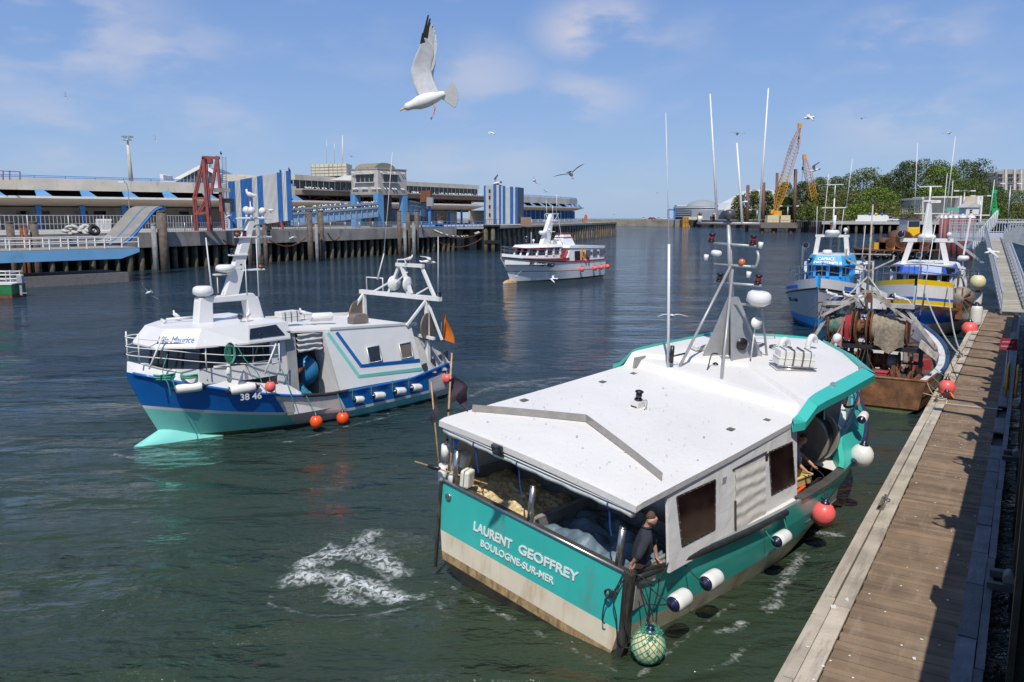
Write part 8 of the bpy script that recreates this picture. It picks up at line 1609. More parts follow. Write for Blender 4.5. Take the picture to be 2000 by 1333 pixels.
# white low building, apartment block
t = thing('market_building', 'long white building with slatted front under the trees on the right', 'building'); Y = 362
a, b, c = far(1752, 410, Y + 24), far(1802, 410, Y), far(1912, 410, Y - 6)
m = M(); zt = far(1802, 388, Y).z; m.slab([(a.x, a.y, 4.9), (b.x, b.y, 4.9), (b.x, b.y, zt - .3), (a.x, a.y, zt - .3)], (0, 8, 0)); m.slab([(b.x, b.y, 4.9), (c.x, c.y, 4.9), (c.x, c.y, zt + .2), (b.x, b.y, zt + .2)], (0, 10, 0)); m.build('wall', mat('pale_stone_wall', (.44, .42, .38), .8, var=.1, vs=.2), t)
m = M(); m.bar((a.x, a.y - .2, zt - .2), (b.x, b.y - .2, zt), 1.2, .9); m.box(b.x, c.x, c.y - 1, b.y + 10, zt + .2, zt + .7); m.build('roof_edge', WHITE, t)
m = M()
for k in range(16): p = Vector(a).lerp(b, (k + .5) / 16); m.bar((p.x, p.y - .3, 8), (p.x, p.y - .3, zt - .5), .45)
m.build('slats', WHITE, t); p, q_ = far(1873, 413, Y - 8), far(1879, 383, Y - 8); m = M(); m.box(p.x, q_.x, Y - 8, Y - 4, 4.9, q_.z); m.box(far(1846, 0, Y - 6).x, far(1867, 0, Y - 6).x, Y - 6.5, Y - 6, far(0, 397, Y).z, far(0, 392, Y).z); m.build('pier', WHITE, t)
p, q_ = far(1880, 412, Y - 9), far(1908, 384, Y - 9); m = M(); m.box(p.x, q_.x, Y - 9, Y - 3, 4.9, q_.z); m.build('stone_panel', mat('tan_mosaic', (.5, .42, .3), .8, var=.1, vs=.4, dirt=(.3, .16, .08), da=.25, ds=(.5, .5, .5)), t); m = M(); m.box(q_.x, q_.x + 2.4, Y - 9.5, Y, 4.9, q_.z + .2); m.build('end_pier', WHITE, t)
t = thing('market_kiosk', 'small kiosk with pale pitched roof right of the white building', 'kiosk'); p, q_ = far(1886, 425, 250), far(1914, 425, 250); m = M(); m.box(p.x, q_.x, 250, 254, 4.95, 9.6); m.build('wall', WHITE, t); m = M(); m.slab([(p.x - .5, 249.6, 9.6), (q_.x + .5, 249.6, 9.6), ((p.x + q_.x) / 2, 249.6, 11.3)], (0, 5, 0)); m.build('roof', mat('pale_roof', (.5, .48, .44), .8), t); m = M(); m.box(p.x + .5, q_.x - .5, 249.9, 250, 5, 7.6); m.build('opening', DKV, t)
t = thing('green_canopy', 'green awning in front of the white building', 'awning'); m = M(); m.slab(pkl((1853, 412, 300), (1860, 406, 300), (1874, 406, 300), (1880, 412, 300)), (0, 4, 0)); m.build('canopy', mat('canopy_green', (.12, .42, .28), .6), t); m = M(); [m.bar((far(x, 0, 300).x, 300, 4.9), pk(x, 412, 300), .2) for x in (1855, 1866, 1878)]; m.build('legs', GALV, t)
t = thing('apartment_block', 'grey concrete apartment block at the right edge behind the trees', 'building'); m = M()
m.slab(pkl((1948, 378, 520), (1948, 337, 520), (1968, 331, 520), (1985, 332, 520), (2030, 330, 520), (2030, 378, 520)), (0, 20, 0)); m.build('wall', mat('block_concrete', (.30, .29, .29), .85, var=.15, vs=.15), t)
m = M(); 
for x in (1964, 1981, 1994): m.bar(pk(x, 378, 519.5), pk(x, 331, 519.5), 1.0)
m.build('pier', CONCL, t)
for r in range(4):
    for x in (1951, 1956, 1971, 1976, 1988): m = M(); p = far(x, 343 + r * 8, 519.6); m.box(p.x - .6, p.x + .6, 519.5, 519.9, p.z - .8, p.z + .8); m.build('window', GLASS, t)
# green lattice light tower, street lamps
t = thing('lattice_tower', 'bright green lattice light tower behind the gangway landing', 'tower'); GR = mat('signal_green_paint', (.02, .38, .12), .5); m = M(); Y = 190
for k in range(6):
    f0, f1 = k / 6, (k + 1) / 6; w0, w1 = 6 - 3.4 * f0, 6 - 3.4 * f1; y0, y1 = 412 - 36 * f0, 412 - 36 * f1
    for s in (-1, 1): m.bar(pk(1941 + s * w0, y0, Y), pk(1941 + s * w1, y1, Y), .2); m.bar(pk(1941 - s * w0, y0, Y), pk(1941 + s * w1, y1, Y), .13); m.bar(pk(1941 - s * w0, y0, Y + 1.4), pk(1941 + s * w1, y1, Y + 1.4), .13)
m.build('lattice', GR, t); m = M(); m.bc(pk(1941, 375, Y + .5), (1.0, 1, .8)); m.cyl(pk(1943, 372, Y + .5), pk(1943, 360, Y + .5), .06, n=5); m.bc(pk(1941, 415, Y + .5), (1.6, 1.5, 1.6)); m.build('lantern', GR, t)
for x, yt, Y, lb in ((1974, 362, 160, 'double armed street lamp right of the green lattice tower'), (1916, 385, 230, 'street lamp just left of the green lattice tower'), (1884, 375, 260, 'slim lamp pole in front of the white building'), (1539, 404, 390, 'lamp pole between the cranes'), (1479, 411, 440, 'lamp pole behind the green skip')):
    t = thing('street_lamp', lb, 'lamp post'); p = far(x, yt, Y); m = M(); m.cyl((p.x, Y, 4.9), (p.x, Y, p.z), .12 * Y / 160, n=6); m.bar((p.x - 2 * Y / 200, Y, p.z + .3), (p.x + 2 * Y / 200, Y, p.z + .3), .1 * Y / 160); m.build('pole', GALV, t)
    for s in (-1, 1): m = M(); m.bc((p.x + s * 2 * Y / 200, Y, p.z + .3), (1.2 * Y / 200, .4, .22 * Y / 160)); m.build('lamp', FEND, t)
# rusty barge with wheelhouse
t = thing('work_barge', 'rusty barge with big pipes, tyre fenders and a yellow signed wheelhouse', 'barge'); Y = 134; a, b = far(1704, 500, Y), far(1832, 500, Y)
m = M(); m.slab([(a.x, Y, -.3), (a.x - .6, Y, 1.3), (b.x + .3, Y, 1.3), (b.x, Y, -.3)], (0, 6, 0)); m.build('hull', DARK, t); m = M(); m.box(a.x - .7, b.x + .3, Y - .1, Y + 6, 1.3, 1.55); m.build('deck_edge', RUST, t)
for k, (x, r) in enumerate(((1762, 1.5), (1800, 1.3), (1735, .9))): p = far(x, 478, Y + 1); m = M(); m.lathe([(r, 0), (r, 4.5), (r * .86, 4.5), (r * .86, 0)], (p.x, Y + .6, 1.6 + r), (0.15, 1, 0), 20); m.k = 1; m.lathe([(r * .86, 0), (.01, .01)], (p.x + .02, Y + 1.2, 1.6 + r), (.15, 1, 0), 16); m.build('pipe', [RUST, DKV], t)
for x in range(1712, 1830, 17): p = far(x, 493, Y); m = M(); m.tube([(p.x + .45 * cos(a_ * pi / 6), Y - .25, .75 + .45 * sin(a_ * pi / 6)) for a_ in range(12)], .16, 6, closed=True); m.build('tyre_fender', BLACK, t)
p = far(1778, 455, Y + 3); m = M(); m.box(p.x - 1, p.x + 1, Y + 2, Y + 5, 1.5, 6.4); m.build('wheelhouse_wall', WHITE, t); m = M(); m.box(p.x - .9, p.x + .9, Y + 1.9, Y + 2, 5.2, 6.1); m.build('window', GLASS, t); m = M(); m.box(p.x - 1, p.x + 1, Y + 1.9, Y + 2, 3.7, 5.0); m.build('name_board', YEL, t); m = M(); m.box(p.x - 1.1, p.x + 1.1, Y + 1.8, Y + 5.1, 6.4, 6.55); m.build('roof', RUST, t)
for k in range(8): q_ = far(random.choice([1710, 1718, 1724, 1742, 1750, 1815, 1822, 1790]), 480, Y + 1); m = M(); m.bc((q_.x, Y + 1, 2.1), (.7, .7, 1.1)); m.build('deck_gear', mat('yellow_gear', (.6, .35, .03), .6) if k % 2 else RUST, t)
# ---------------- trees
def leafmat(nm, c): return mat(nm, c, .75, var=.35, vs=.25, isl=.45, spec=.25)
LM = [leafmat('leaf_dark_green', (.062, .092, .024)), leafmat('leaf_mid_green', (.092, .125, .028)), leafmat('leaf_olive_green', (.13, .145, .04)), leafmat('leaf_fresh_green', (.12, .18, .026))]
BARK = mat('bark', (.10, .08, .06), .9)
def tree(lb, x, yt, Y, wpx, lm, seed, zb=4.9, nleaf=1500, base=.16, nm='tree', squat=1.):
    rnd = random.Random(seed); top = far(x, yt, Y); H = top.z - zb; Wd = wpx * Y / 1600 / 2; t = thing(nm, lb, 'tree' if nm == 'tree' else 'bush', (top.x, Y, zb), group='trees on the right shore' if nm == 'tree' else None)
    m = M(); m.cyl((0, 0, 0), (0, 0, H * .55), H * .02 + .15, .12, 8)
    clumps = []
    for k in range(26):
        a = rnd.uniform(0, 6.28); h = rnd.uniform(base, .92); rr = Wd * (1 - max(0, (h - .45) / .62) ** 2) * rnd.uniform(.25, .85); c = Vector((rr * cos(a), rr * sin(a) * .8, H * h)); clumps.append((c, Wd * rnd.uniform(.2, .42)))
        m.tube([(0, 0, H * min(.5, h * .6)), tuple(c * .6 + Vector((0, 0, H * h * .3))), tuple(c)], .16, 5, r1=.04)
    clumps.append((Vector((0, 0, H * .93)), Wd * .3)); m.build('trunk', BARK, t)
    m = M()
    for i in range(nleaf):
        c, r = clumps[rnd.randrange(len(clumps))]
        if i % 5 < 2:
            hh = rnd.uniform(base * .5, .95); rr = Wd * sqrt(max(.02, 1 - (abs(hh - .42) / .56) ** 2.4)) * sqrt(rnd.uniform(.2, 1)) * .92; a = rnd.uniform(0, 6.28); c = Vector((rr * cos(a), rr * sin(a), H * hh)); r = Wd * .12
        d = Vector((rnd.gauss(0, 1), rnd.gauss(0, 1), rnd.gauss(0, 1))).normalized() * r * rnd.uniform(.55, 1.08); d.z *= 1.0; p = c + d
        if p.z < H * .04: p.z = H * .04 + rnd.random()
        if p.z > H: p.z = H - rnd.random() * .5
        s = rnd.uniform(.18, .46) * (Y / 400); u = Vector((rnd.gauss(0, 1), rnd.gauss(0, 1), rnd.gauss(0, 1))).normalized(); v = (d.normalized() * .7 + Vector((rnd.gauss(0, .6), rnd.gauss(0, .6), rnd.gauss(0, .6) + .3))).normalized(); e = v.cross(u).normalized() * s; f = v.cross(e).normalized() * s * .8
        m.add([p - e, p - f * .7, p + e, p + f], [(0, 1, 2, 3)])
    m.build('crown', lm, t)
TR_ = [(1446, 381, 470, 34, 2, 'small grey green tree at the left end of the wood, by the brown tubes'), (1474, 371, 465, 30, 2, 'second tree from the left end of the wood'), (1500, 372, 440, 32, 1, 'tree in front of the white shell roof'), (1535, 356, 430, 42, 1, 'tree directly behind the tall yellow crane'), (1572, 354, 430, 46, 0, 'tree between the two yellow cranes'),
       (1600, 346, 425, 44, 1, 'tree just behind the smaller yellow crane'), (1634, 345, 420, 46, 1, 'rounded tree right of the smaller crane'), (1662, 336, 425, 40, 2, 'tree left of the tall dome shaped tree'), (1690, 328, 415, 60, 1, 'broad dome shaped tree standing above its left neighbours'), (1728, 342, 425, 44, 1, 'lower tree in the dip of the wood'),
       (1752, 330, 410, 46, 0, 'dark tree at the left of the tallest group'), (1776, 313, 408, 52, 0, 'tall dark tree with ragged top, left in the tallest group'), (1806, 310, 405, 52, 1, 'tall tree in the middle of the tallest group'), (1838, 313, 405, 54, 1, 'tall tree behind the bright green crown'), (1846, 324, 396, 66, 3, 'bright fresh green tree in front of the tallest group'),
       (1886, 311, 402, 52, 0, 'tall dark tree near the right end of the wood'), (1918, 309, 400, 50, 0, 'rightmost tall dark tree beside the apartment block'), (1896, 350, 385, 60, 1, 'lower tree behind the white building end'), (1828, 362, 380, 50, 3, 'small fresh green tree behind the masts and white building'), (1716, 366, 378, 62, 3, 'yellow green tree in front of the dip of the wood'),
       (1650, 372, 390, 60, 2, 'low tree at the front of the wood, middle'), (1600, 378, 392, 50, 2, 'low tree at the front of the wood by the smaller crane'), (1940, 366, 420, 50, 0, 'low dark tree between the tall trees and the apartment block'), (1980, 372, 400, 60, 1, 'low tree below the apartment block at the right edge'), (1775, 370, 385, 44, 0, 'low dark tree at the left end of the white building'), (1545, 385, 400, 44, 1, 'low tree at the foot of the tall crane')]
for i, (x, yt, Y, w, k, lb) in enumerate(TR_): tree(lb, x, yt, Y, w * (1.5 if x > 1600 else 1.15), LM[k], 100 + i, nleaf=6500 if w > 40 else 3600, base=.08)
for i, (x, yt, w, k) in enumerate(((1672, 400, 50, 3), (1725, 396, 60, 2), (1620, 402, 60, 2), (1580, 404, 40, 1), (1810, 398, 60, 1), (1950, 398, 50, 1), (1990, 395, 40, 2))): tree(('yellow green bush behind the white barrier boards', 'olive bush left of the white building', 'olive bush at the foot of the wood near the small crane', 'bush between the crane cabs', 'hedge of bushes in front of the white building', 'bushes behind the green lattice tower', 'bushes below the street lamp at the right edge')[i], x, yt, 372 if i < 4 else 368, w * 1.4, LM[k], 200 + i, nleaf=3200, base=.05, nm='bush')
# ---------------- people
SKIN = mat('skin', (.50, .27, .18), .5, var=.06, vs=20); HAIR = mat('brown_hair', (.10, .065, .045), .8, var=.3, vs=60, bump=.5, bs=200)
def skinmesh(name, V, Ed, mt, parent, lv=2, root=0):
    me = bpy.data.meshes.new(name); me.from_pydata([v[:3] for v in V], Ed, []); me.materials.append(mt)
    o = bpy.data.objects.new(name, me); C.objects.link(o); o.parent = parent
    s = o.modifiers.new('skin', 'SKIN'); s.use_smooth_shade = True
    for i, v in enumerate(V):
        r = v[3]; d = me.skin_vertices[0].data[i]; d.radius = r if isinstance(r, tuple) else (r, r); d.use_root = (i == root)
    u = o.modifiers.new('sub', 'SUBSURF'); u.levels = u.render_levels = lv; return o
def person(lb, Xf, J, top, trousers, sleeve=.6, fwd=(1, 0, 0), hair=HAIR, shoe=None, grip=True, collar=None):
    t = thing('person', lb, 'person'); setm(t, Xf); J = {k: Vector(v) for k, v in J.items()}; fw = Vector(fwd).normalized()
    hd, nk, ch, pv = J['head'], J['neck'], J['chest'], J['pelvis']; up = (hd - nk).normalized(); rt = fw.cross(up).normalized()
    V = []; E = []
    def a(p, r): V.append((*p, r)); return len(V) - 1
    p0 = a(pv, (.13, .10)); w = a(pv.lerp(ch, .45), (.12, .09)); c = a(ch, (.15, .10)); n0 = a(nk, .058); n1 = a(nk.lerp(hd, .4), .055); E += [(p0, w), (w, c), (c, n0), (n0, n1)]
    h0 = a(hd + up * -.055 + fw * .015, (.07, .078)); h1 = a(hd + up * .02, (.086, .102)); h2 = a(hd + up * .085 - fw * .01, (.074, .088)); E += [(n1, h0), (h0, h1), (h1, h2)]
    ns = a(hd + fw * .108 - up * .012, .013); E.append((h1, ns))
    for s in (-1, 1): e = a(hd + rt * s * .092 - up * .01, (.02, .012)); E.append((h1, e))
    for s, k in ((-1, 'l'), (1, 'r')):
        sh, el, wr, ha = J['sh' + k], J['el' + k], J['wr' + k], J['ha' + k]
        i0 = a(sh, .056); i1 = a(sh.lerp(el, .5), .05); i2 = a(el, .043); i3 = a(el.lerp(wr, .4), .041); i4 = a(wr, .028); E += [(c, i0), (i0, i1), (i1, i2), (i2, i3), (i3, i4)]
        d = (ha - wr).normalized(); sd = rt if abs(d.dot(rt)) < .8 else fw; pl = a(wr + d * .05, (.036, .022)); E.append((i4, pl)); nr = d.cross(sd).normalized()
        for q in range(4):
            k0 = wr + d * .088 + sd * ((q - 1.5) * .021); L = (.062, .074, .07, .054)[q]; f0 = a(k0, .0105); f1 = a(k0 + d * L * .5 - nr * (.018 if grip else .006), .0092); f2 = a(k0 + d * L * .75 - nr * (.045 if grip else .02), .0082); E += [(pl, f0), (f0, f1), (f1, f2)]
        f0 = a(wr + d * .035 + sd * .038, .0115); f1 = a(wr + d * .062 + sd * .055 - nr * .02, .0105); f2 = a(wr + d * .085 + sd * .05 - nr * .038, .009); E += [(i4, f0), (f0, f1), (f1, f2)]
    for s, k in ((-1, 'l'), (1, 'r')):
        hp, kn, an = J['hp' + k], J['kn' + k], J['an' + k]; i0 = a(hp, .085); i1 = a(kn, .058); i2 = a(an, .04); i3 = a(an + fw * .14 - Vector((0, 0, .05)), (.042, .03)); E += [(p0, i0), (i0, i1), (i1, i2), (i2, i3)]
    skinmesh('body', V, E, SKIN, t)
    # clothing follows the same joints, a little wider
    V = []; E = []
    p0 = a(pv + up * .02, (.165, .135)); w = a(pv.lerp(ch, .5), (.17, .14)); c = a(ch, (.2, .15)); n0 = a(ch.lerp(nk, .62), (.125, .1)); n1 = a(nk + up * .012, .072); E += [(p0, w), (w, c), (c, n0), (n0, n1)]
    for k in 'lr':
        sh, el, wr = J['sh' + k], J['el' + k], J['wr' + k]; i0 = a(sh, .095); i1 = a(sh.lerp(el, .55), .08); E += [(c, i0), (i0, i1)]
        if sleeve > .6: i2 = a(el, .07); i3 = a(el.lerp(wr, .25), .062); E += [(i1, i2), (i2, i3)]
    skinmesh('jumper' if sleeve > .6 else 'shirt', V, E, top, t)
    V = []; E = []; p0 = a(pv, (.15, .115)); p1 = a(pv - up * .06, (.14, .11)); E.append((p0, p1))
    for k in 'lr': i0 = a(J['hp' + k], .102); i1 = a(J['kn' + k], .075); i2 = a(J['an' + k] + Vector((0, 0, .03)), .06); E += [(p1, i0), (i0, i1), (i1, i2)]
    skinmesh('trousers', V, E, trousers, t)
    V = [(*(hd - up * .01 - fw * .05), (.07, .062)), (*(hd + up * .07 - fw * .03), (.092, .098)), (*(hd + up * .105 + fw * .03), (.078, .068))]; skinmesh('hair', V, [(0, 1), (1, 2)], hair, t)
    m = M(); m.tube([tuple(nk + up * .01 + (fw * cos(k * pi / 5) + rt * sin(k * pi / 5)) * .068 + up * .01 * cos(k * pi / 5)) for k in range(10)], .018, 6, closed=True); m.build('collar', collar or top, t)
    for s in (-1, 1): m = M(); m.ell(tuple(hd + fw * .099 + rt * s * .03 + up * .012), .0095, 8, 6); m.build('eye', BLACK, t)
    m = M(); m.ell(tuple(hd + fw * .094 - up * .052), (.018, .018, .006), 8, 6, ax=tuple(up)); m.build('mouth', mat('lips', (.3, .1, .08), .5), t)
    for s in (-1, 1): k = 'l' if s < 0 else 'r'; an = J['an' + k]; m = M(); m.ell(tuple(an + fw * .07 - Vector((0, 0, .05))), (.05, .05, .15), 12, 8, ax=tuple(fw)); m.build('shoe', shoe or DARK, t)
    return t
NVJ = mat('navy_jumper', (.026, .029, .042), .9, var=.2, vs=12, bump=.4, bs=60); JEAN = mat('dark_trousers', (.012, .017, .045), .85, bump=.3, bs=40); POLO = mat('pale_blue_polo', (.36, .43, .47), .8, var=.08, bump=.3, bs=30)
# man at the stern corner looking over his right shoulder, hands on the rail
person('man in a dark navy jumper with rolled sleeves gripping the stern corner rail', FA, dict(head=(.31, -2.31, 2.36), neck=(.29, -2.27, 2.22), chest=(.28, -2.26, 1.98), pelvis=(.31, -2.2, 1.5),
    shl=(.42, -2.17, 2.08), ell=(.66, -2.2, 1.84), wrl=(.70, -2.27, 1.58), hal=(.72, -2.32, 1.48), shr=(.14, -2.37, 2.08), elr=(.0, -2.37, 1.84), wrr=(.04, -2.24, 1.64), har=(.05, -2.2, 1.54),
    hpl=(.38, -2.16, 1.42), knl=(.36, -2.1, 1.12), anl=(.34, -2.05, .83), hpr=(.24, -2.22, 1.42), knr=(.22, -2.12, 1.12), anr=(.2, -2.05, .83)), NVJ, JEAN, sleeve=.8, fwd=(.55, -.8, 0))
person('bending crewman in a pale polo shirt pulling black rope at the side opening', FA, dict(head=(6.95, -1.82, 2.18), neck=(6.83, -1.78, 2.03), chest=(6.7, -1.72, 1.85), pelvis=(6.42, -1.62, 1.42),
    shl=(6.88, -1.6, 1.94), ell=(7.05, -1.85, 1.78), wrl=(6.98, -2.12, 1.68), hal=(6.94, -2.2, 1.64), shr=(6.58, -1.9, 1.92), elr=(6.46, -2.05, 1.76), wrr=(6.5, -2.2, 1.66), har=(6.54, -2.28, 1.6),
    hpl=(6.46, -1.52, 1.32), knl=(6.5, -1.5, 1.05), anl=(6.4, -1.5, .83), hpr=(6.36, -1.7, 1.32), knr=(6.42, -1.72, 1.05), anr=(6.3, -1.7, .83)), POLO, JEAN, sleeve=.5, fwd=(.6, -.62, -.5))
t = thing('handling_rope', 'loops of thin black rope in the crewman hands over the gunwale', 'rope'); setm(t, FA); m = M()
for k in range(5): r = .16 + .03 * k; m.tube([(6.6 + r * cos(a * pi / 8) * .9 + .03 * k, -2.35 - .1 * sin(a * pi / 8), 1.42 + r * sin(a * pi / 8) - .04 * k) for a in range(16)], .011, 5, closed=True)
m.tube(resample([(6.9, -2.2, 1.64), (7.0, -2.4, 1.5), (6.85, -2.6, 1.2), (6.7, -2.75, 1.15)], 16), .012, 5); m.tube(resample([(6.5, -2.25, 1.6), (6.55, -2.5, 1.3), (6.6, -2.72, 1.0), (6.4, -2.7, .75)], 16), .012, 5); m.build('rope', ROPE_K, t)
# onlookers on the quay above; their shadows fall across the pontoon
for i, (x, y, lb, h) in enumerate(((9.3, -2.95, 'onlooker in a dark coat on the quay edge above the pontoon', 1.72), (12.2, -2.9, 'onlooker with elbows out leaning on the quay edge further along', 1.78), (20.0, -3.0, 'far onlooker standing on the quay edge', 1.7), (4.2, -2.95, 'onlooker on the quay edge nearest the bottom of the view', 1.75))):
    z = 4.78; A_ = .35 if i != 1 else .55
    person(lb, FPM @ Matrix.Translation((x, y, z)), dict(head=(0, .1, h - .12), neck=(0, .06, h - .3), chest=(0, .03, h - .5), pelvis=(0, 0, h * .53), shl=(-.19, .03, h - .42), ell=(-A_, .12, h - .68), wrl=(-.2, .33, h - .72), hal=(-.14, .4, h - .7), shr=(.19, .03, h - .42), elr=(A_, .1, h - .68), wrr=(.2, .33, h - .72), har=(.14, .4, h - .7),
        hpl=(-.1, 0, h * .5), knl=(-.11, .03, h * .28), anl=(-.11, 0, .09), hpr=(.1, 0, h * .5), knr=(.11, .03, h * .28), anr=(.11, 0, .09)), NVJ if i % 2 else POLO, JEAN, sleeve=.8, fwd=(0, 1, 0), grip=False)
# unseen posts with arms, added to throw spikes of shade on the pontoon
for i, x in enumerate((15.0, 17.2, 22.5, 25.0, 27.5, 30.2, 33.0, 35.5, 38.0)):
    t = thing('shade_arm', 'steel davit arm added unseen on the quay edge above the far pontoon', 'shading', group='davit arms along the quay edge'); setm(t, FPM @ Matrix.Translation((x, -2.75, 4.78))); m = M(); m.box(-.12, .12, -.12, .12, 0, 1.3); m.build('post', GALV, t); m = M(); m.bar((0, 0, 1.2), (.1, 1.0, 1.45), .2, .16); m.bc((.1, .95, 1.45), (.3, .3, .22)); m.build('arm', GALV, t)
# ---------------- gulls
GW = mat('gull_white', (.74, .73, .70), .7, var=.05, vs=20); GG = mat('gull_grey', (.58, .58, .59), .7, var=.1, vs=20); GK = mat('gull_black', (.02, .02, .022), .7); BEAK = mat('beak_yellow', (.7, .38, .04), .5); LEG = mat('gull_leg_pink', (.55, .22, .18), .6)
def wingfn(sd, span, chord, bend, sweep, lift):
    a1, a2 = radians(lift[0]), radians(lift[1]); K = 40; pts = [(0., 0.)]
    for k in range(K):
        u = (k + .5) / K; f = min(1, max(0, (u - .2) / .45)); f = f * f * (3 - 2 * f); a = a1 + (a2 - a1) * f; pts.append((pts[-1][0] + span / K * cos(a), pts[-1][1] + span / K * sin(a)))
    def f(u, v):
        q = min(u * K, K - 1e-6); k = int(q); q -= k; y = pts[k][0] + (pts[k + 1][0] - pts[k][0]) * q; z = pts[k][1] + (pts[k + 1][1] - pts[k][1]) * q
        c = chord * ((1 - .12 * u) if u < .6 else .928 * max(.04, 1 - ((u - .6) / .41) ** 1.6)); lead = .05 + sweep[0] * span * sin(pi * min(u, .8) / .8) * .42 - sweep[1] * span * max(0, u - .4) ** 1.4
        return Vector((lead - c * v, sd * (.03 + y), .015 + z + .02 * sin(pi * v) * (1 - u * .5)))
    return f
def gull(lb, loc, rz, ry=0, rx=0, lift=(25, 5), lift2=None, s=1., grp=None, tailfan=.5, legs=0, hi=False, sw=(.3, .9), neckdn=0.):
    t = thing('gull', lb, 'gull', loc, 0, grp); t.rotation_euler = (rx, ry, rz); t.scale = (s, s, s)
    m = M(); n = 14 if hi else 9; pr = [(.004, -.26), (.03, -.22), (.058, -.13), (.077, -.02), (.073, .07), (.052, .13), (.044, .165), (.044, .19), (.04, .215), (.022, .235), (.004, .243)]
    m.lathe(pr, (0, 0, 0), (1, 0, -.12 - neckdn), n); 
    m.k = 0; m.build('body', GW, t)
    m = M(); hp = Vector((.235, 0, -.03 - .22 * neckdn)); m.lathe([(.013, 0), (.011, .03), (.007, .048), (.002, .055)], tuple(hp), (1, 0, -.45 - neckdn), 8); m.build('beak', BEAK, t)
    for s2, lf in ((1, lift), (-1, lift2 or lift)):
        m = M(); f = wingfn(s2, .66 if hi else .62, .235 if hi else .17, 0, sw, lf); nu, nv = (26, 8) if hi else (10, 3); m.grid(f, nu, nv)
        if hi:
            for k in range(9):     # primary feathers as separate blades past the hand
                u0 = .55 + .05 * k; p = f(u0, .9); q_ = f(min(1, u0 + .1), .5); d = (f(.99, .5) - f(.6, .5)).normalized(); b = p + (q_ - p) * .3 + d * (.10 + .012 * k) + Vector((-.045, 0, 0)); m.add([tuple(p), tuple(f(u0 + .035, .55)), tuple(b + Vector((.008, 0, 0))), tuple(b - Vector((.008, 0, 0)))], [(0, 1, 2, 3)])
        fc = m.f; 
        for i, fce in enumerate(fc):
            u = sum(abs(m.v[j][1]) + abs(m.v[j][2]) * .6 for j in fce) / len(fce)
            m.m[i] = 0
        for i, fce in enumerate(m.f[:nu * nv]):
            iu = i // nv; u = iu / nu; iv = i % nv; m.m[i] = 1 if (u > .84 and (u > .92 or iv < nv * .5)) and u < .97 else (2 if u >= .97 else 0)
        for i in range(nu * nv, len(m.f)): m.m[i] = 1 if i > nu * nv + 6 else 0
        m.build('wing', [GG, GK, GW], t, solid=.006)
    m = M(); TA = 1.1 if hi else .1; P = [(-.17, 0)] + [(-.17 - (.19 + .012 * (k % 2)) * cos(a), .2 * sin(a) * tailfan * 2) for k, a in enumerate([(-1 + k / 8) * .75 for k in range(17)])]; m.slab([(x, y * cos(TA), .01 + y * sin(TA) - (x + .17) * .12) for x, y in P], (0, .004, .004)); m.build('tail', GW, t)
    if legs:
        for sy in (-.02, .02): m = M(); m.tube([(-.08, sy, -.03), (-.1, sy, -.09), (-.075, sy, -.16 * legs)], .006, 5); m.slab([(-.075, sy, -.16 * legs), (-.05, sy - .018, -.2 * legs), (-.045, sy, -.215 * legs), (-.05, sy + .018, -.2 * legs)], (.003, 0, 0)); m.build('leg', LEG, t)
    return t
def gp(x, y, Y): return far(x, y, Y)
gull('large gull hovering at the top of the sky, one wing raised high, legs down', gp(830, 197, 9.2), pi, ry=.10, rx=.15, lift=(82, 66), lift2=(72, 104), s=1.0, hi=True, legs=1., tailfan=.5, sw=(.24, .34), neckdn=.12)
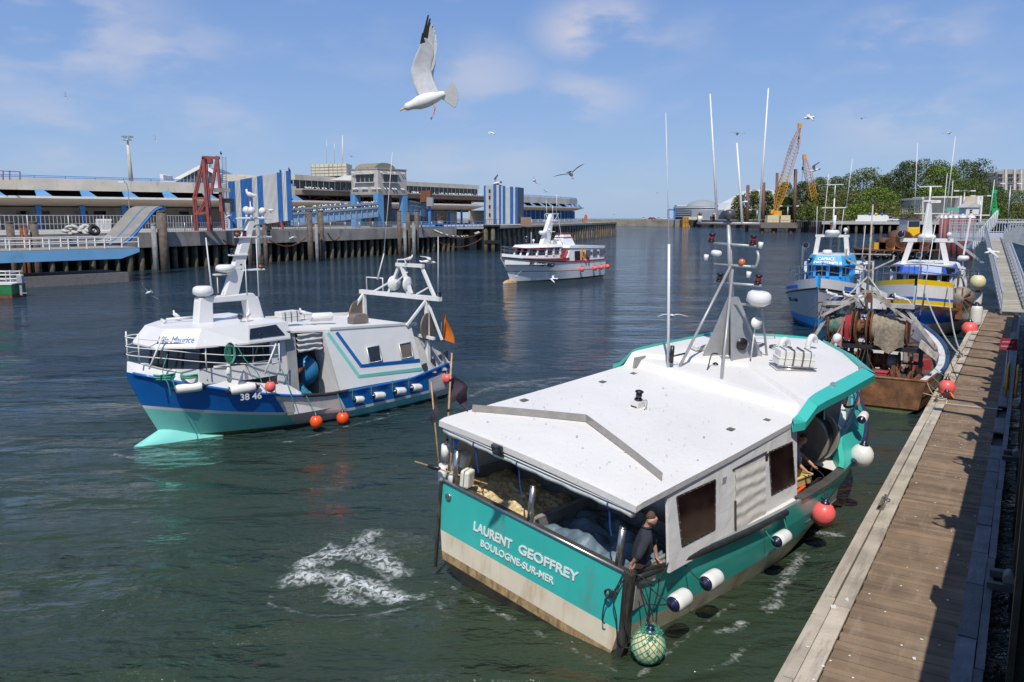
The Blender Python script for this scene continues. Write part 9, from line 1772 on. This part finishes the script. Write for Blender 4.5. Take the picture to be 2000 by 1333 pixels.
FL = [('gull with long wings in a shallow V above the red and white boat', 1115, 340, 30, 1.35, .1, -.42, (24, 2), (24, -6), 1), ('small gull diving left of the shallow V winged gull', 1043, 353, 60, 1.8, 0, 1.2, (20, 60), None, 0), ('gull in front of the striped tower', 970, 358, 55, 2.9, .1, .4, (50, 25), (10, -5), 0),
      ('small gull low against the sky left of centre top', 962, 261, 70, .3, 0, .3, (10, -5), None, 0), ('white gull with drooping wings above the yellow crane', 1580, 230, 40, 2.8, 0, -.2, (30, -50), None, 0), ('gull with raised wing in front of the smaller crane', 1590, 333, 48, 3.0, .1, .2, (45, 20), (20, 5), 0),
      ('thin winged gull gliding between the white antennas', 1440, 262, 52, 1.4, 0, .1, (22, -12), None, 0), ('distant gull high at the right of the sky', 1683, 232, 90, 1, 0, 0, (15, -5), None, 0), ('distant gull near the right edge of the sky', 1853, 261, 80, .5, 0, 0, (15, -10), None, 0), ('tiny gull high at the far left of the sky', 128, 188, 110, 1.5, 0, 1.3, (20, 0), None, 0),
      ('tiny gull above the left terminal roof, right of the light mast', 303, 272, 110, 1.5, 0, 1.2, (20, 0), None, 0), ('gull gliding low over water left of the blue trawler', 290, 572, 45, 2.5, .2, .9, (5, -3), None, 0), ('gull flying before the quay wall right of the trawler mast', 570, 465, 60, 2.7, .25, .9, (5, -10), None, 0), ('white winged gull skimming the red gantry foot', 445, 423, 70, 2.8, .3, .9, (5, -10), None, 0),
      ('gull landing with spread wings at the white boat bow', 1008, 541, 62, 1.6, 0, 0, (60, 40), None, 0), ('gull with down swept wings beside the white boat hull', 1080, 545, 60, 2.9, 0, -.4, (25, -30), None, 0), ('thin white gull skimming the water right of centre', 1312, 617, 34, 1.55, 0, 0, (10, -12), None, 0), ('gull with broad wings just right of the sky blue wheelhouse', 1688, 516, 36, 2.4, 0, .5, (35, -10), (50, 30), 0),
      ('gull with folded down wings flying at the gangway foot', 1935, 493, 38, 2.9, 0, -.3, (30, -60), None, 0), ('gull with wings spread over the brown tubes on the right', 1455, 395, 50, 2.2, 0, .7, (35, 8), (5, -20), 0), ('gull hovering over the stern gantry of the blue trawler', 838, 512, 31, .3, 0, .1, (25, 0), (12, 22), 1),
      ('tiny far gull over the breakwater', 1283, 377, 160, 1, 0, 0, (20, 0), None, 0), ('tiny far gull low beside the pier end', 1200, 419, 160, 2, 0, 0, (20, 0), None, 0), ('tiny far gull above the terminal end', 1066, 375, 130, 2, 0, .4, (25, 0), None, 0), ('tiny far gull over the tiled roof box', 686, 306, 120, 2, 0, .4, (25, 0), None, 0)]
for (lb, x, y, Y, rz, ry, rx, l1, l2, lg) in FL: gull(lb, gp(x, y, Y), rz, ry, rx, l1, l2, legs=lg)
def standing(lb, loc, rz, grp=None, s=1., dark=False):
    t = thing('gull', lb, 'gull', loc, rz, grp); t.scale = (s,) * 3
    m = M(); b = GK if dark else GW; m.lathe([(.004, -.2), (.03, -.15), (.06, -.05), (.07, .03), (.055, .1), (.03, .14)], (0, 0, .2), (1, 0, .35), 10); m.lathe([(.03, 0), (.034, .05), (.036, .09), (.03, .12), (.01, .135)], (.11, 0, .23), (.25, 0, 1), 10); m.build('body', b, t)
    m = M(); m.lathe([(.01, 0), (.008, .03), (.002, .05)], (.15, 0, .315), (1, 0, -.2), 6); m.build('beak', BEAK, t)
    for sy in (-1, 1): m = M(); m.grid(lambda u, v: Vector((.08 - .33 * u, sy * (.045 + .025 * sin(pi * v) * (1 - u * .6)) * (1 - u * .45), .17 + .08 * v + (.02 - .07 * u))), 6, 4); m.build('wing', GK if dark else GG, t, solid=.01)
    for sy in (-.025, .025): m = M(); m.cyl((0, sy, .14), (.01, sy, 0), .007, n=5); m.build('leg', LEG, t)
    return t
g0 = standing('herring gull perched on top of the blue trawler mast', FB @ Vector((6.95, 0, 7.3)), 2.6, s=1.1)
for lb, p, rz, s in (('gull standing on the roof of the blue trawler behind the mast arch', FB @ Vector((7.75, .9, 3.5)), 1.6, 1), ('speckled gull standing beside the life raft on the blue trawler', FB @ Vector((5.25, .3, 3.3)), 3.2, 1.05), ('small gull on the foredeck roof edge of the blue trawler', FB @ Vector((9.2, -1.0, 3.5)), 2.4, .9), ('gull perched on the stern gantry top of the blue trawler', FB @ Vector((1.2, 1.2, 5.1)), .6, .85),
                     ('left gull perched on the rusty trawler gantry', FF @ Vector((1.25, 1.35, 3.72)), 3.0, 1.05), ('middle gull perched on the rusty trawler gantry', FF @ Vector((1.25, .75, 3.7)), 2.8, 1.0), ('right gull perched on the rusty trawler gantry', FF @ Vector((1.25, -1.0, 3.7)), 2.9, 1.0)): dup(g0, lb, p, (0, 0, rz), s)
kit = None
random.seed(12)
def kitti(P, z, n, grp, lb, d=0.8):
    global kit
    L = along(P, .35, d)
    for k in range(n):
        p, a = L[random.randrange(len(L))]
        if kit is None:
            me_ = M(); me_.lathe([(.01, -.2), (.09, -.1), (.11, .02), (.06, .14), (.07, .2), (.04, .27)], (0, 0, .12), (.75, 0, .6), 7); kit = me_.build('gull', GW); o = kit
        else: o = kit.copy(); C.objects.link(o)
        o.location = (p.x, p.y, z + random.uniform(-.02, .02)); o.rotation_euler = (0, 0, random.uniform(0, 6.28)); o.scale = (1.15,) * 3; tag(o, lb, 'gull', grp)
kitti(TM, 12.5, 110, 'gulls resting on the terminal ledge', 'white gull resting on the long ledge under the terminal window band')
a, b = far(573, 400, 146), far(738, 400, 156)
def kline(a, b, za, zb, n, grp, lb):
    for k in range(n):
        f = random.random(); o = kit.copy(); C.objects.link(o); o.location = (a.x + (b.x - a.x) * f, a.y + (b.y - a.y) * f - .25, za + (zb - za) * f); o.rotation_euler = (0, 0, random.uniform(0, 6.28)); o.scale = (1.05,) * 3; tag(o, lb, 'gull', grp)
kline(a, b, 8.25, 9.45, 34, 'gulls on the blue gangway roof', 'white gull perched along the top of the blue gangway'); kline(a, b, 7.5, 8.7, 40, 'gulls on the blue gangway side rail', 'white gull perched on the upper side rail of the blue gangway')
for z, n, g_ in ((15.0, 10, 'gulls on the tower window hoods'), (11.95, 26, 'gulls on the tower cornice')):
    for k in range(n): f = random.random(); p = (Cn.lerp(Lf, f) if k % 2 else Cn.lerp(Rt, f)); o = kit.copy(); C.objects.link(o); o.location = (p.x, p.y - .45, z); tag(o, 'white gull on the ' + ('window hoods' if z > 13 else 'cornice') + ' of the concrete tower', 'gull', g_)
a, b = far(848, 452, 156), far(945, 452, 164); P = sag(a, b, 1.3, 40)
for k in range(26): p = P[random.randrange(1, 40)]; o = kit.copy(); C.objects.link(o); o.location = p + Vector((0, 0, .12)); tag(o, 'white gull perched on the slung rusty chain', 'gull', 'gulls on the slung chain')
for (x, y, Y, lb) in ((432, 306, 117, 'black cormorant perched on the ladder top of the red gantry'), (548, 340, 131, 'left black bird on the top edge of the striped ramp housing'), (565, 336.5, 132, 'right black bird on the top corner of the striped ramp housing')): c = far(x, y, Y); standing(lb, c, 2, s=2., dark=True)['category'] = 'bird'
